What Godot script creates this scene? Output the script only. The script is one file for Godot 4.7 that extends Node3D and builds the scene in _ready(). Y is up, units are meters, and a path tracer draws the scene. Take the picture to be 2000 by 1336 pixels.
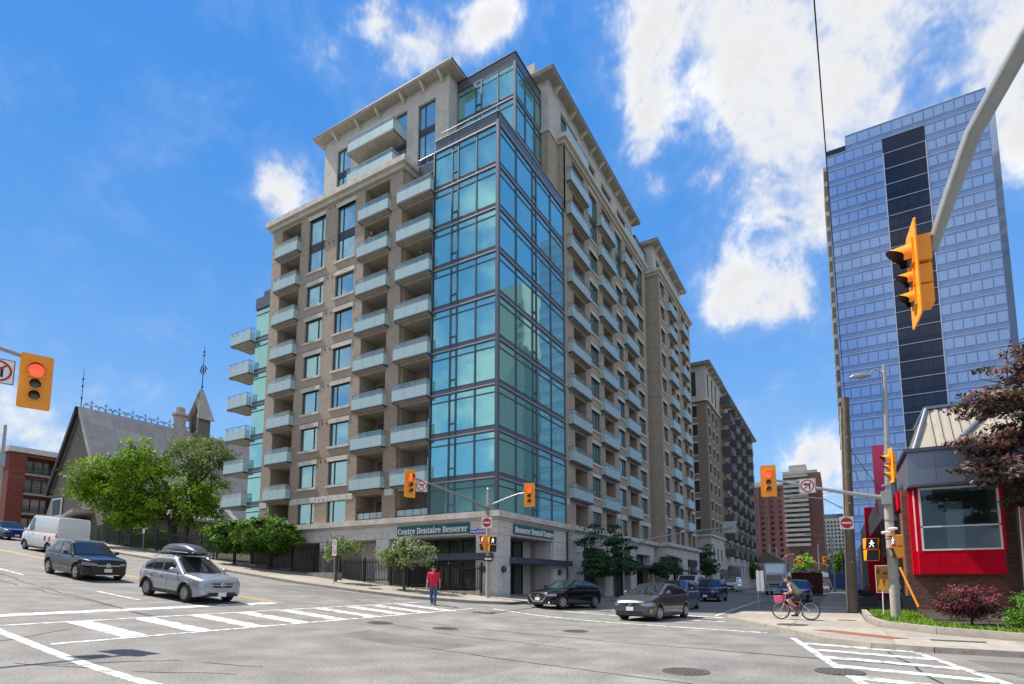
extends Node3D
# A street corner in summer sun: a tall apartment block with a glass corner, a church, a tower and traffic.
# World: the block's street corner stands at x = 0, z = 0; one street runs along x (z 6 to 23), the other along -z (x 3 to 16).

class Geo:
	var v := PackedVector3Array()
	var n := PackedVector3Array()
	var c := PackedColorArray()
	var uv := PackedVector2Array()
	var col := Color.WHITE
	var use_col := false
	func tri(a: Vector3, b: Vector3, d: Vector3) -> void:
		var nn := (d - a).cross(b - a).normalized()
		v.append(a); v.append(b); v.append(d)
		n.append(nn); n.append(nn); n.append(nn)
		if use_col:
			c.append(col); c.append(col); c.append(col)
	func quad(a: Vector3, b: Vector3, d: Vector3, e: Vector3) -> void:
		tri(a, b, d)
		tri(a, d, e)
	func hexa(p: Array) -> void:   # p: lower four round, upper four round
		quad(p[0], p[1], p[2], p[3]); quad(p[7], p[6], p[5], p[4])
		for i in 4:
			var j := (i + 1) % 4
			quad(p[i], p[i + 4], p[j + 4], p[j])
	func box(lo: Vector3, hi: Vector3) -> void:
		hexa([Vector3(lo.x, lo.y, lo.z), Vector3(hi.x, lo.y, lo.z), Vector3(hi.x, lo.y, hi.z), Vector3(lo.x, lo.y, hi.z),
			Vector3(lo.x, hi.y, lo.z), Vector3(hi.x, hi.y, lo.z), Vector3(hi.x, hi.y, hi.z), Vector3(lo.x, hi.y, hi.z)])
	func cbox(ce: Vector3, s: Vector3) -> void:
		box(ce - s * 0.5, ce + s * 0.5)
	func tbox(t: Transform3D, s: Vector3) -> void:
		var p := []
		for y in [-0.5, 0.5]:
			for q in [[-0.5, -0.5], [0.5, -0.5], [0.5, 0.5], [-0.5, 0.5]]:
				p.append(t * Vector3(q[0] * s.x, y * s.y, q[1] * s.z))
		hexa(p)
	# box in a facade frame f = [origin, along, outward]
	func fbox(f: Array, u0: float, u1: float, y0: float, y1: float, n0: float, n1: float) -> void:
		var p := []
		for y in [y0, y1]:
			for q in [[u0, n0], [u1, n0], [u1, n1], [u0, n1]]:
				p.append(f[0] + f[1] * q[0] + f[2] * q[1] + Vector3(0, y, 0))
		hexa(p)
	func grid(rows: Array, closed := false) -> void:   # smooth sheet through rows of points
		var h := rows.size()
		var w: int = rows[0].size()
		var nn := []
		for i in h:
			var r := PackedVector3Array()
			for j in w:
				var a: Vector3 = rows[maxi(i - 1, 0)][j]
				var b: Vector3 = rows[mini(i + 1, h - 1)][j]
				var d: Vector3 = rows[i][(j - 1 + w) % w if closed else maxi(j - 1, 0)]
				var e: Vector3 = rows[i][(j + 1) % w if closed else mini(j + 1, w - 1)]
				var q := (b - a).cross(e - d)
				r.append(q.normalized() if q.length() > 1e-9 else Vector3.UP)
			nn.append(r)
		for i in h - 1:
			for j in (w if closed else w - 1):
				var k := (j + 1) % w
				for t in [[i, j], [i, k], [i + 1, k], [i, j], [i + 1, k], [i + 1, j]]:
					v.append(rows[t[0]][t[1]]); n.append(nn[t[0]][t[1]])
					if use_col:
						c.append(col)
	func ring(ce: Vector3, ax: Vector3, r: float, s: int, squash := 1.0) -> PackedVector3Array:
		var a := ax.normalized()
		var p := (Vector3.UP if absf(a.y) < 0.9 else Vector3.RIGHT).cross(a).normalized()
		var q := a.cross(p)
		var o := PackedVector3Array()
		for i in s:
			var t := TAU * i / s
			o.append(ce + p * cos(t) * r + q * sin(t) * r * squash)
		return o
	func tube(path: Array, radii: Array, s := 8, caps := true) -> void:
		var rows := []
		for i in path.size():
			var d: Vector3 = path[mini(i + 1, path.size() - 1)] - path[maxi(i - 1, 0)]
			rows.append(ring(path[i], d, radii[mini(i, radii.size() - 1)], s))
		for i in range(1, rows.size()):   # keep rings from twisting
			var best := 0
			var bd := 1e9
			for k in s:
				var dd: float = (rows[i][k] - path[i]).normalized().distance_to((rows[i - 1][0] - path[i - 1]).normalized())
				if dd < bd:
					bd = dd; best = k
			var rr := PackedVector3Array()
			for k in s:
				rr.append(rows[i][(k + best) % s])
			rows[i] = rr
		grid(rows, true)
		if caps:
			for e in [0, rows.size() - 1]:
				for k in s:
					if e == 0:
						tri(path[e], rows[e][(k + 1) % s], rows[e][k])
					else:
						tri(path[e], rows[e][k], rows[e][(k + 1) % s])
	func cyl(a: Vector3, b: Vector3, r0: float, r1 := -1.0, s := 12) -> void:
		tube([a, b], [r0, r0 if r1 < 0 else r1], s)
	func lathe(o: Vector3, ax: Vector3, prof: Array, s := 24) -> void:   # prof: [along, radius]
		var rows := []
		for p in prof:
			rows.append(ring(o + ax * p[0], ax, maxf(p[1], 0.0005), s))
		grid(rows, true)
	func disc(ce: Vector3, ax: Vector3, r: float, s := 24, squash := 1.0) -> void:
		var q := ring(ce, ax, r, s, squash)
		for i in s:
			tri(ce, q[(i + 1) % s], q[i])
	func torus(ce: Vector3, ax: Vector3, rr: float, r: float, s := 32, t := 8) -> void:
		var rows := []
		var base := ring(ce, ax, rr, s)
		for i in s + 1:
			var p: Vector3 = base[i % s]
			var out := (p - ce).normalized()
			var row := PackedVector3Array()
			for k in t:
				var a := TAU * k / t
				row.append(p + out * cos(a) * r + ax.normalized() * sin(a) * r)
			rows.append(row)
		grid(rows, true)
	func prism(poly: PackedVector2Array, f: Array, n0: float, n1: float) -> void:   # outline in a facade frame (u, y)
		var idx := Geometry2D.triangulate_polygon(poly)
		var at := func(p: Vector2, k: float) -> Vector3: return f[0] + f[1] * p.x + Vector3(0, p.y, 0) + f[2] * k
		for i in range(0, idx.size(), 3):
			tri(at.call(poly[idx[i]], n1), at.call(poly[idx[i + 1]], n1), at.call(poly[idx[i + 2]], n1))
			tri(at.call(poly[idx[i]], n0), at.call(poly[idx[i + 2]], n0), at.call(poly[idx[i + 1]], n0))
		for i in poly.size():
			var a := poly[i]
			var b := poly[(i + 1) % poly.size()]
			quad(at.call(a, n0), at.call(b, n0), at.call(b, n1), at.call(a, n1))
	func add(o: Geo, t := Transform3D()) -> void:
		v.append_array(t * o.v)
		for q in o.n:
			n.append((t.basis * q).normalized())
		c.append_array(o.c)
	func mesh() -> ArrayMesh:
		var a := []
		a.resize(Mesh.ARRAY_MAX)
		a[Mesh.ARRAY_VERTEX] = v
		a[Mesh.ARRAY_NORMAL] = n
		if use_col and c.size() == v.size():
			a[Mesh.ARRAY_COLOR] = c
		if uv.size() == v.size():
			a[Mesh.ARRAY_TEX_UV] = uv
		var m := ArrayMesh.new()
		m.add_surface_from_arrays(Mesh.PRIMITIVE_TRIANGLES, a)
		return m

var rng := RandomNumberGenerator.new()
var names := {}
var M := {}
var tex := {}

func V(x: float, y: float, z: float) -> Vector3:
	return Vector3(x, y, z)

func numbered(called: String) -> String:
	if not names.has(called):
		names[called] = 0
		return called
	names[called] += 1
	return "%s_%03d" % [called, names[called]]

func tag(o: Node3D, label: String, category: String, group := "") -> Node3D:
	o.set_meta("label", label)
	o.set_meta("category", category)
	if group != "":
		o.set_meta("group", group)
	return o

func thing(called: String, label: String, category: String, at := Vector3.ZERO, turn := 0.0, group := "") -> Node3D:
	var o := Node3D.new()
	o.name = numbered(called)
	add_child(o)
	o.position = at
	o.rotation.y = turn
	return tag(o, label, category, group)

func part(parent: Node3D, called: String, g, m: Material, at := Vector3.ZERO) -> MeshInstance3D:
	var o := MeshInstance3D.new()
	o.name = numbered(called) if parent == self else called
	o.mesh = g.mesh() if g is Geo else g
	o.material_override = m
	o.position = at
	parent.add_child(o, true)
	return o

func group_part(parent: Node3D, called: String, at := Vector3.ZERO) -> Node3D:
	var o := Node3D.new()
	o.name = called
	o.position = at
	parent.add_child(o, true)
	return o

func structure(called: String, g, m: Material) -> MeshInstance3D:
	var o := part(self, called, g, m)
	o.set_meta("kind", "structure")
	return o

func structure_root(called: String) -> Node3D:
	var o := Node3D.new()
	o.name = numbered(called)
	add_child(o)
	o.set_meta("kind", "structure")
	return o

func stuff(o: Node3D) -> Node3D:
	o.set_meta("kind", "stuff")
	return o

func lin(r: float, g: float, b: float, a := 1.0) -> Color:   # real-world linear colour to the sRGB that materials take
	var k := Color(r, g, b).linear_to_srgb()
	k.a = a
	return k

func mat(called: String, col: Color, rough := 0.8, metal := 0.0, spec := 0.5) -> StandardMaterial3D:
	var m := StandardMaterial3D.new()
	m.resource_name = called
	m.albedo_color = col
	m.roughness = rough
	m.metallic = metal
	m.metallic_specular = spec
	M[called] = m
	return m

func grain(m: StandardMaterial3D, t: String, scale: float, bump := 0.0, bt := "bump") -> StandardMaterial3D:
	m.albedo_texture = tex[t]
	m.uv1_triplanar = true
	m.uv1_world_triplanar = true
	m.uv1_scale = Vector3.ONE * scale
	if bump > 0.0:
		m.normal_enabled = true
		m.normal_texture = tex[bt]
		m.normal_scale = bump
	return m

func noise(seed_: int, freq: float, oct := 4, kind := FastNoiseLite.TYPE_SIMPLEX_SMOOTH) -> FastNoiseLite:
	var f := FastNoiseLite.new()
	f.seed = seed_
	f.frequency = freq
	f.fractal_octaves = oct
	f.noise_type = kind
	return f

# a grey map between lo and hi (sRGB values) that mixes a coarse and a fine pattern and repeats without a seam
func blend_map(called: String, seed_: int, f1: float, f2: float, lo: float, hi: float, mixed := 0.5, size := 512, tint := Color(1, 1, 1), power := 1.0) -> void:
	var a := noise(seed_, f1, 4).get_seamless_image(size, size)
	var b := noise(seed_ + 7, f2, 3).get_seamless_image(size, size)
	var da := a.get_data()
	var db := b.get_data()
	var out := PackedByteArray()
	out.resize(size * size * 3)
	for i in size * size:
		var k: float = pow((da[i] * (1.0 - mixed) + db[i] * mixed) / 255.0, power)
		var g := lerpf(lo, hi, k) * 255.0
		var w := 1.0 - k
		out[i * 3] = int(clampf(g * lerpf(1.0, tint.r, w), 0, 255))
		out[i * 3 + 1] = int(clampf(g * lerpf(1.0, tint.g, w), 0, 255))
		out[i * 3 + 2] = int(clampf(g * lerpf(1.0, tint.b, w), 0, 255))
	tex[called] = ImageTexture.create_from_image(Image.create_from_data(size, size, false, Image.FORMAT_RGB8, out))

# road paint rubbed through to the asphalt in patches and specks
func worn_map() -> void:
	var size := 1024
	var da := noise(51, 0.008, 4).get_seamless_image(size, size).get_data()
	var db := noise(52, 0.12, 3).get_seamless_image(size, size).get_data()
	var out := PackedByteArray()
	out.resize(size * size)
	for i in size * size:
		var k := (da[i] * 0.55 + db[i] * 0.6) / 255.0
		out[i] = int(255.0 * lerpf(0.55, 1.0, smoothstep(0.49, 0.60, k)) * lerpf(0.94, 1.0, db[i] / 255.0))
	tex["worn"] = ImageTexture.create_from_image(Image.create_from_data(size, size, false, Image.FORMAT_L8, out))

func bump_map(called: String, seed_: int, freq: float, size := 512, strength := 4.0) -> void:
	var a := noise(seed_, freq, 4).get_seamless_image(size, size)
	a.convert(Image.FORMAT_RGBA8)
	a.bump_map_to_normal_map(strength)
	tex[called] = ImageTexture.create_from_image(a)

# ---------------------------------------------------------------- the lie of the land
func gx(x: float) -> float:
	var a := 7.0 - x
	return 0.0425 * (a + sqrt(a * a + 9.0)) + maxf(0.0, -10.0 - x) * 0.02

func G(x: float, z: float) -> float:
	var t := smoothstep(0.0, 15.0, -z) * smoothstep(-4.0, 0.0, x)
	var a := gx(maxf(x, -120.0))
	return a * (1.0 - t) + minf(a, 0.2) * t

func on(x: float, z: float, up := 0.0) -> Vector3:
	return Vector3(x, G(x, z) + up, z)

func _ready() -> void:
	rng.seed = 41
	# ---- camera: eye height, lens shifted up as in the straightened photograph
	var cam := Camera3D.new()
	cam.name = "camera"
	add_child(cam)
	cam.position = Vector3(17.395, 1.65, 27.413)
	cam.rotation = Vector3(deg_to_rad(6.24), deg_to_rad(30.04), 0)
	cam.projection = Camera3D.PROJECTION_FRUSTUM
	cam.near = 0.1
	cam.far = 2500.0
	cam.size = 0.1 * 1336.0 / 1072.1
	cam.frustum_offset = Vector2((1000.0 - 1014.1) / 1072.1 * 0.1, (1017.6 - 668.0) / 1072.1 * 0.1)
	cam.current = true
	# ---- sky and sun
	var env := Environment.new()
	env.background_mode = Environment.BG_SKY
	env.tonemap_mode = Environment.TONE_MAPPER_LINEAR
	env.tonemap_exposure = 1.8
	env.sdfgi_enabled = true
	env.ssao_enabled = true
	env.ssil_enabled = true
	var sky := Sky.new()
	var sm := PanoramaSkyMaterial.new()
	sm.panorama = sky_picture()
	sky.sky_material = sm
	env.sky = sky
	var we := WorldEnvironment.new()
	we.name = "world_environment"
	we.environment = env
	add_child(we)
	var sun := DirectionalLight3D.new()
	sun.name = "sun"
	add_child(sun)
	sun.light_energy = 1.35
	sun.light_color = Color(1.0, 0.965, 0.91)
	sun.light_angular_distance = 0.5
	sun.shadow_enabled = true
	var el := deg_to_rad(57.0)
	var az := deg_to_rad(9.0)
	sun.look_at_from_position(Vector3.ZERO, Vector3(cos(el) * cos(az), -sin(el), -cos(el) * sin(az)))
	make_textures()
	make_materials()
	print("ground"); make_ground()
	print("main"); make_main_building()
	print("others"); make_other_buildings()
	print("corner"); make_corner_shop()
	print("church"); make_church()
	print("fence"); make_fence()
	print("trees"); make_trees()
	print("signals"); make_street_furniture()
	print("cars"); make_vehicles()
	print("people"); make_people()
	print("details"); make_details()
	print("done")

func sky_picture() -> ImageTexture:
	var w := 2048
	var h := 1024
	# where the clouds of the photograph stand: azimuth from -z, elevation, radius (degrees), amount
	var blobs := [[-21.9, 50.5, 3.0, 0.35], [-13.4, 49.5, 3.6, 0.9], [-5.6, 47.0, 5.0, 1.00], [1.1, 41.7, 6.3, 1.10], [9.2, 40.7, 6.6, 1.20], [13.9, 36.0, 5.3, 1.10], [-3.7, 39.4, 3.7, 0.90], [-2.6, 34.1, 3.4, 0.90], [-0.1, 31.6, 2.6, 0.80], [0.6, 35.9, 3.2, 0.80], [-43.7, 47.2, 2.7, 0.90], [-39.1, 46.7, 2.4, 0.80], [-34.4, 47.9, 2.4, 0.90], [-31.5, 48.9, 1.6, 0.70], [-46.6, 47.7, 1.5, 0.60], [-55.6, 35.7, 2.4, 0.90], [-55.2, 33.5, 2.3, 0.90], [-52.8, 37.4, 1.0, 0.50], [-16.3, 45.7, 2.2, 0.80], [-15.6, 42.7, 2.2, 0.90], [-16.3, 40.0, 2.1, 0.90], [-14.8, 36.4, 1.2, 0.80], [-9.8, 36.0, 1.9, 0.70], [-8.2, 28.4, 2.6, 0.90], [-5.5, 25.8, 3.3, 1.05], [-1.8, 26.4, 2.8, 0.80], [-0.3, 22.6, 2.7, 0.80], [-9.4, 25.1, 1.8, 0.70], [-4.3, 18.2, 1.4, 0.80], [-2.2, 11.1, 2.5, 0.80], [-0.1, 11.8, 2.4, 0.90], [-1.1, 8.2, 2.4, 0.70], [-68.8, 15.2, 1.9, 1.1], [-65.3, 16.6, 1.5, 0.95], [-72.4, 12.1, 2.8, 1.00], [-74.1, 10.2, 3.6, 1.00], [-67.8, 17.6, 0.8, 0.50], [-71.0, 18.0, 0.9, 0.50], [-74.4, 15.2, 1.1, 0.60], [-79.4, 11.8, 3.8, 0.90], [19.3, 31.8, 4.6, 1.00], [21.8, 21.1, 5.0, 0.90]]
	var lw := 512
	var lh := 256
	var field := Image.create(lw, lh, false, Image.FORMAT_RF)
	var broad := noise(5, 1.6, 3)
	for j in lh / 2:
		var elv := 90.0 - (j + 0.5) * 180.0 / lh
		var ce := cos(deg_to_rad(elv))
		for i in lw:
			var azv := (i + 0.5) * 360.0 / lw
			if azv > 180.0:
				azv -= 360.0
			var b := 0.0
			if azv > -90.0 and azv < 40.0:   # the part of the sky that the photograph shows, and a little round it
				for q in blobs:
					var dy: float = elv - q[1]
					if absf(dy) < q[2] * 2.6:
						var dx: float = (azv - q[0]) * ce
						b += q[3] * exp(-(dx * dx + dy * dy) / (q[2] * q[2]) * 0.9)
				b = minf(b, 1.25) - 0.52
			else:
				var d := Vector3(sin(deg_to_rad(azv)) * ce, sin(deg_to_rad(elv)), -cos(deg_to_rad(azv)) * ce)
				b = broad.get_noise_3dv(d) * 1.4 + 0.55  # unseen sky: heavier cloud added here to lift the fill light on shaded fronts
			field.set_pixel(i, j, Color(b, 0, 0))
	field.resize(w, h, Image.INTERPOLATE_CUBIC)
	var fd := field.get_data().to_float32_array()
	var puff := noise(12, 6.0, 6)
	puff.fractal_gain = 0.62
	var wisp := noise(31, 2.6, 6)
	wisp.fractal_gain = 0.6
	wisp.domain_warp_enabled = true
	wisp.domain_warp_amplitude = 0.35
	wisp.domain_warp_frequency = 2.0
	var out := PackedFloat32Array()
	out.resize(w * h * 3)
	var top := Color(0.034, 0.160, 0.445)
	var low := Color(0.25, 0.43, 0.63)
	for j in h:
		var e := deg_to_rad(90.0 - (j + 0.5) * 180.0 / h)
		var y := sin(e)
		var ce := cos(e)
		var t := pow(1.0 - clampf(y, 0.0, 1.0), 3.0)
		var base := top.lerp(low, t)
		for i in w:
			var k := (j * w + i) * 3
			if j > h / 2 + 4:
				out[k] = 0.26; out[k + 1] = 0.26; out[k + 2] = 0.26
				continue
			var a := (i + 0.5) * TAU / w
			var d := Vector3(sin(a) * ce, y * 1.25, -cos(a) * ce)
			var n := puff.get_noise_3dv(d) * 0.75 + wisp.get_noise_3dv(d * 2.0 + Vector3(3, 1, 5)) * 0.75
			var m := fd[j * w + i] * 0.95 + n * 0.95
			var cov := smoothstep(-0.22, 0.85, m)
			cov = cov * (0.45 + 0.55 * cov)
			cov = maxf(cov, smoothstep(-0.6, 0.25, m) * 0.08)
			var lit := 0.535 - 0.15 * smoothstep(0.45, 1.25, m) + n * 0.15
			var cl := Color(lit * 0.985, lit * 0.99, lit * 1.01)
			out[k] = lerpf(base.r, cl.r, cov)
			out[k + 1] = lerpf(base.g, cl.g, cov)
			out[k + 2] = lerpf(base.b, cl.b, cov)
	return ImageTexture.create_from_image(Image.create_from_data(w, h, false, Image.FORMAT_RGBF, out.to_byte_array()))

func make_textures() -> void:
	blend_map("speckle", 1, 0.010, 0.20, 0.62, 1.0, 0.45)
	blend_map("tarmac", 15, 0.005, 0.16, 0.56, 1.0, 0.55, 1024)
	worn_map()
	blend_map("patchy", 2, 0.008, 0.06, 0.84, 1.0, 0.4)
	blend_map("stain", 3, 0.006, 0.03, 0.74, 1.0, 0.45, 512, Color(0.95, 0.91, 0.85), 0.6)
	blend_map("wood", 4, 0.012, 0.05, 0.5, 1.0, 0.5, 512, Color(0.95, 0.9, 0.82))
	blend_map("rock", 6, 0.02, 0.09, 0.40, 1.0, 0.5, 512, Color(1.0, 0.96, 0.9))
	blend_map("rust", 8, 0.015, 0.08, 0.45, 1.0, 0.5, 512, Color(0.9, 0.7, 0.55))
	bump_map("bump", 21, 0.15, 512, 3.0)
	bump_map("bump_soft", 22, 0.03, 512, 6.0)
	bump_map("bump_rock", 23, 0.06, 512, 10.0)
	bump_map("ripple", 24, 0.006, 256, 3.0)

func glass(called: String, r: float, g: float, b: float, a: float, metal: float, wavy := 0.0) -> void:
	var m := mat(called, lin(r, g, b, a), 0.02, metal, 0.6)
	m.transparency = BaseMaterial3D.TRANSPARENCY_ALPHA
	if wavy > 0.0:
		m.uv1_triplanar = true
		m.uv1_world_triplanar = true
		m.uv1_scale = Vector3.ONE * 0.22
		m.normal_enabled = true
		m.normal_texture = tex["ripple"]
		m.normal_scale = wavy

func make_materials() -> void:
	grain(mat("asphalt", lin(0.32, 0.313, 0.303), 0.9), "tarmac", 0.12, 0.4)
	grain(mat("asphalt_dark", lin(0.245, 0.24, 0.233), 0.9), "tarmac", 0.13, 0.4)
	grain(mat("asphalt_pale", lin(0.36, 0.354, 0.347), 0.9), "tarmac", 0.11, 0.4)
	grain(mat("asphalt_seal", lin(0.05, 0.05, 0.05), 0.8), "speckle", 1.0)
	grain(mat("paint_white", lin(0.86, 0.86, 0.84), 0.7), "worn", 0.35, 0.3)
	grain(mat("paint_yellow", lin(0.62, 0.38, 0.10), 0.7), "patchy", 0.8)
	grain(mat("concrete", lin(0.36, 0.34, 0.315), 0.9), "stain", 0.5, 0.3)
	grain(mat("concrete_new", lin(0.42, 0.395, 0.36), 0.9), "stain", 0.45, 0.3)
	grain(mat("concrete_joint", lin(0.16, 0.15, 0.14), 0.95), "patchy", 1.0)
	grain(mat("kerb_stone", lin(0.40, 0.38, 0.35), 0.9), "stain", 0.7, 0.4)
	grain(mat("earth", lin(0.10, 0.085, 0.06), 1.0), "rock", 0.8, 0.8)
	grain(mat("land", lin(0.13, 0.15, 0.10), 1.0), "patchy", 0.05)
	grain(mat("tactile", lin(0.30, 0.11, 0.07), 0.8), "patchy", 1.0)
	grain(mat("iron", lin(0.15, 0.14, 0.13), 0.65, 0.3), "speckle", 1.6, 0.4)
	grain(mat("wall_taupe", lin(0.46, 0.38, 0.305), 0.88), "patchy", 0.35, 0.25)
	grain(mat("wall_brick_tan", lin(0.52, 0.41, 0.315), 0.9), "speckle", 0.9, 0.6)
	grain(mat("wall_pale", lin(0.66, 0.62, 0.59), 0.85), "patchy", 0.3, 0.2)
	grain(mat("stone_trim", lin(0.74, 0.70, 0.66), 0.85), "stain", 0.3, 0.2)
	grain(mat("stone_block", lin(0.76, 0.73, 0.71), 0.8), "patchy", 0.5, 0.25)
	grain(mat("stone_block_warm", lin(0.71, 0.675, 0.65), 0.8), "patchy", 0.5, 0.25)
	mat("wall_joint", lin(0.16, 0.14, 0.12), 0.95)
	grain(mat("soffit", lin(0.50, 0.47, 0.43), 0.9), "stain", 0.35, 0.2)
	mat("frame_dark", lin(0.045, 0.05, 0.058), 0.45, 0.3)
	mat("frame_slate", lin(0.085, 0.10, 0.135), 0.40, 0.3)
	mat("spandrel", lin(0.12, 0.13, 0.155), 0.16, 0.1)
	mat("spandrel_ledge", lin(0.36, 0.36, 0.38), 0.4, 0.5)
	glass("window_glass", 0.42, 0.70, 0.74, 0.03, 0.72, 0.03)
	glass("curtain_glass", 0.36, 0.80, 0.78, 0.03, 0.72, 0.035)
	glass("shop_glass", 0.03, 0.07, 0.065, 0.10, 0.06)
	glass("clear_glass", 0.40, 0.58, 0.60, 0.16, 0.10)
	var fr := mat("frosted_glass", lin(0.50, 0.66, 0.68), 0.30, 0.12)
	fr.albedo_color.a = 0.8
	fr.transparency = BaseMaterial3D.TRANSPARENCY_ALPHA
	mat("blind_pale", lin(0.50, 0.76, 0.71), 0.9)
	mat("blind_grey", lin(0.22, 0.36, 0.35), 0.9)
	mat("blind_white", lin(0.70, 0.74, 0.70), 0.9)
	mat("room_plaster", lin(0.32, 0.31, 0.29), 0.95)
	mat("door_dark", lin(0.035, 0.035, 0.035), 0.3, 0.0)
	mat("rail_metal", lin(0.30, 0.32, 0.34), 0.35, 0.7)
	mat("rail_dark", lin(0.07, 0.075, 0.08), 0.4, 0.4)
	grain(mat("roof_gravel", lin(0.3, 0.29, 0.27), 1.0), "speckle", 1.0)
	mat("sign_teal", lin(0.012, 0.13, 0.16), 0.35)
	mat("white_plastic", lin(0.82, 0.82, 0.80), 0.4)
	mat("signal_yellow", lin(0.90, 0.33, 0.012), 0.42)
	mat("signal_black", lin(0.012, 0.012, 0.012), 0.5)
	var red := mat("lamp_red_lit", lin(0.55, 0.02, 0.015), 0.25)
	red.emission_enabled = true
	red.emission = lin(1.0, 0.10, 0.05)
	red.emission_energy_multiplier = 0.75
	mat("lens_dim", lin(0.10, 0.11, 0.075), 0.15)
	mat("lens_grey", lin(0.10, 0.10, 0.10), 0.15)
	var wl := mat("lamp_white_lit", lin(0.8, 0.8, 0.8), 0.4)
	wl.emission_enabled = true
	wl.emission = Color(1, 1, 1)
	wl.emission_energy_multiplier = 0.7
	mat("galvanised", lin(0.42, 0.43, 0.44), 0.42, 0.55)
	grain(M["galvanised"], "patchy", 1.2)
	mat("pole_concrete", lin(0.46, 0.45, 0.42), 0.85)
	grain(M["pole_concrete"], "stain", 1.2, 0.3)
	mat("pole_wood", lin(0.27, 0.225, 0.18), 0.95)
	grain(M["pole_wood"], "wood", 2.0, 0.7)
	M["pole_wood"].uv1_scale = Vector3(4.0, 0.25, 4.0)
	mat("wire", lin(0.03, 0.03, 0.03), 0.7)
	mat("sign_white", lin(0.80, 0.80, 0.80), 0.4)
	mat("sign_red", lin(0.55, 0.012, 0.02), 0.4)
	mat("sign_black", lin(0.015, 0.015, 0.015), 0.4)
	mat("sign_blue", lin(0.01, 0.05, 0.42), 0.4)
	mat("fence_black", lin(0.018, 0.018, 0.02), 0.45, 0.2)
	mat("black_iron", lin(0.02, 0.02, 0.022), 0.6, 0.2)
	mat("tyre", lin(0.022, 0.022, 0.022), 0.85)
	mat("rim_silver", lin(0.55, 0.55, 0.56), 0.3, 0.75)
	mat("rim_dull", lin(0.42, 0.40, 0.38), 0.5, 0.35)
	mat("trim_black", lin(0.018, 0.018, 0.018), 0.55)
	mat("chrome", lin(0.75, 0.75, 0.76), 0.12, 0.95)
	var cg := mat("car_glass", lin(0.018, 0.024, 0.028), 0.03, 0.0, 0.4)
	cg.clearcoat_enabled = true
	cg.clearcoat = 1.0
	cg.clearcoat_roughness = 0.02
	mat("head_lamp", lin(0.34, 0.36, 0.38), 0.06, 0.35)
	mat("tail_lamp", lin(0.42, 0.008, 0.01), 0.15)
	mat("amber_lamp", lin(0.75, 0.28, 0.03), 0.2)
	mat("plate", lin(0.72, 0.74, 0.78), 0.5)
	mat("skin", lin(0.48, 0.27, 0.19), 0.55)
	mat("red_shirt", lin(0.56, 0.012, 0.045), 0.85)
	mat("jeans", lin(0.05, 0.095, 0.20), 0.9)
	mat("hair_dark", lin(0.03, 0.022, 0.018), 0.7)
	mat("shoe_dark", lin(0.02, 0.02, 0.022), 0.6)
	mat("shorts_dark", lin(0.03, 0.032, 0.036), 0.9)
	mat("pink", lin(0.72, 0.14, 0.28), 0.45)
	mat("bike_white", lin(0.72, 0.70, 0.70), 0.3)

func paint(called: String, r: float, g: float, b: float, metal := 0.35) -> StandardMaterial3D:
	var m := mat(called, lin(r, g, b), 0.32, metal, 0.3 if r + g + b > 0.1 else 0.15)
	m.clearcoat_enabled = true
	m.clearcoat = 1.0
	m.clearcoat_roughness = 0.03
	return m

# ---------------------------------------------------------------- ground
# cuts an outline into cells and lays each piece on the land
func cells(poly: PackedVector2Array, cx: float, cz: float, ox := 0.0, oz := 0.0) -> Array:
	var lo := poly[0]
	var hi := poly[0]
	for p in poly:
		lo = lo.min(p); hi = hi.max(p)
	var out := []
	var i0 := int(floor((lo.x - ox) / cx))
	var i1 := int(ceil((hi.x - ox) / cx))
	var j0 := int(floor((lo.y - oz) / cz))
	var j1 := int(ceil((hi.y - oz) / cz))
	for i in range(i0, i1):
		for j in range(j0, j1):
			var x0 := ox + i * cx
			var z0 := oz + j * cz
			var q := PackedVector2Array([Vector2(x0, z0), Vector2(x0 + cx, z0), Vector2(x0 + cx, z0 + cz), Vector2(x0, z0 + cz)])
			for r in Geometry2D.intersect_polygons(poly, q):
				if r.size() >= 3 and not Geometry2D.is_polygon_clockwise(r) or r.size() >= 3:
					out.append(r)
	return out

func lay(g: Geo, poly: PackedVector2Array, up: float, cx := 1.5, cz := 3.0) -> void:
	for r in cells(poly, cx, cz):
		flat(g, r, up)

func flat(g: Geo, r: PackedVector2Array, up: float) -> void:
	var idx := Geometry2D.triangulate_polygon(r)
	for k in range(0, idx.size(), 3):
		var a := on(r[idx[k]].x, r[idx[k]].y, up)
		var b := on(r[idx[k + 1]].x, r[idx[k + 1]].y, up)
		var c := on(r[idx[k + 2]].x, r[idx[k + 2]].y, up)
		if (c - a).cross(b - a).y > 0:
			g.tri(a, b, c)
		else:
			g.tri(a, c, b)

func slab(r: PackedVector2Array, top: float, thick: float) -> Geo:   # a paving piece with sides
	var g := Geo.new()
	flat(g, r, top)
	for i in r.size():
		var a := r[i]
		var b := r[(i + 1) % r.size()]
		g.quad(on(a.x, a.y, top - thick), on(b.x, b.y, top - thick), on(b.x, b.y, top), on(a.x, a.y, top))
	return g

func P2(a: Array) -> PackedVector2Array:
	var o := PackedVector2Array()
	for p in a:
		o.append(Vector2(p[0], p[1]))
	return o

func strip(a: Vector2, b: Vector2, w: float) -> PackedVector2Array:
	var d := (b - a).normalized().orthogonal() * w * 0.5
	return PackedVector2Array([a + d, b + d, b - d, a - d])

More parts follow.
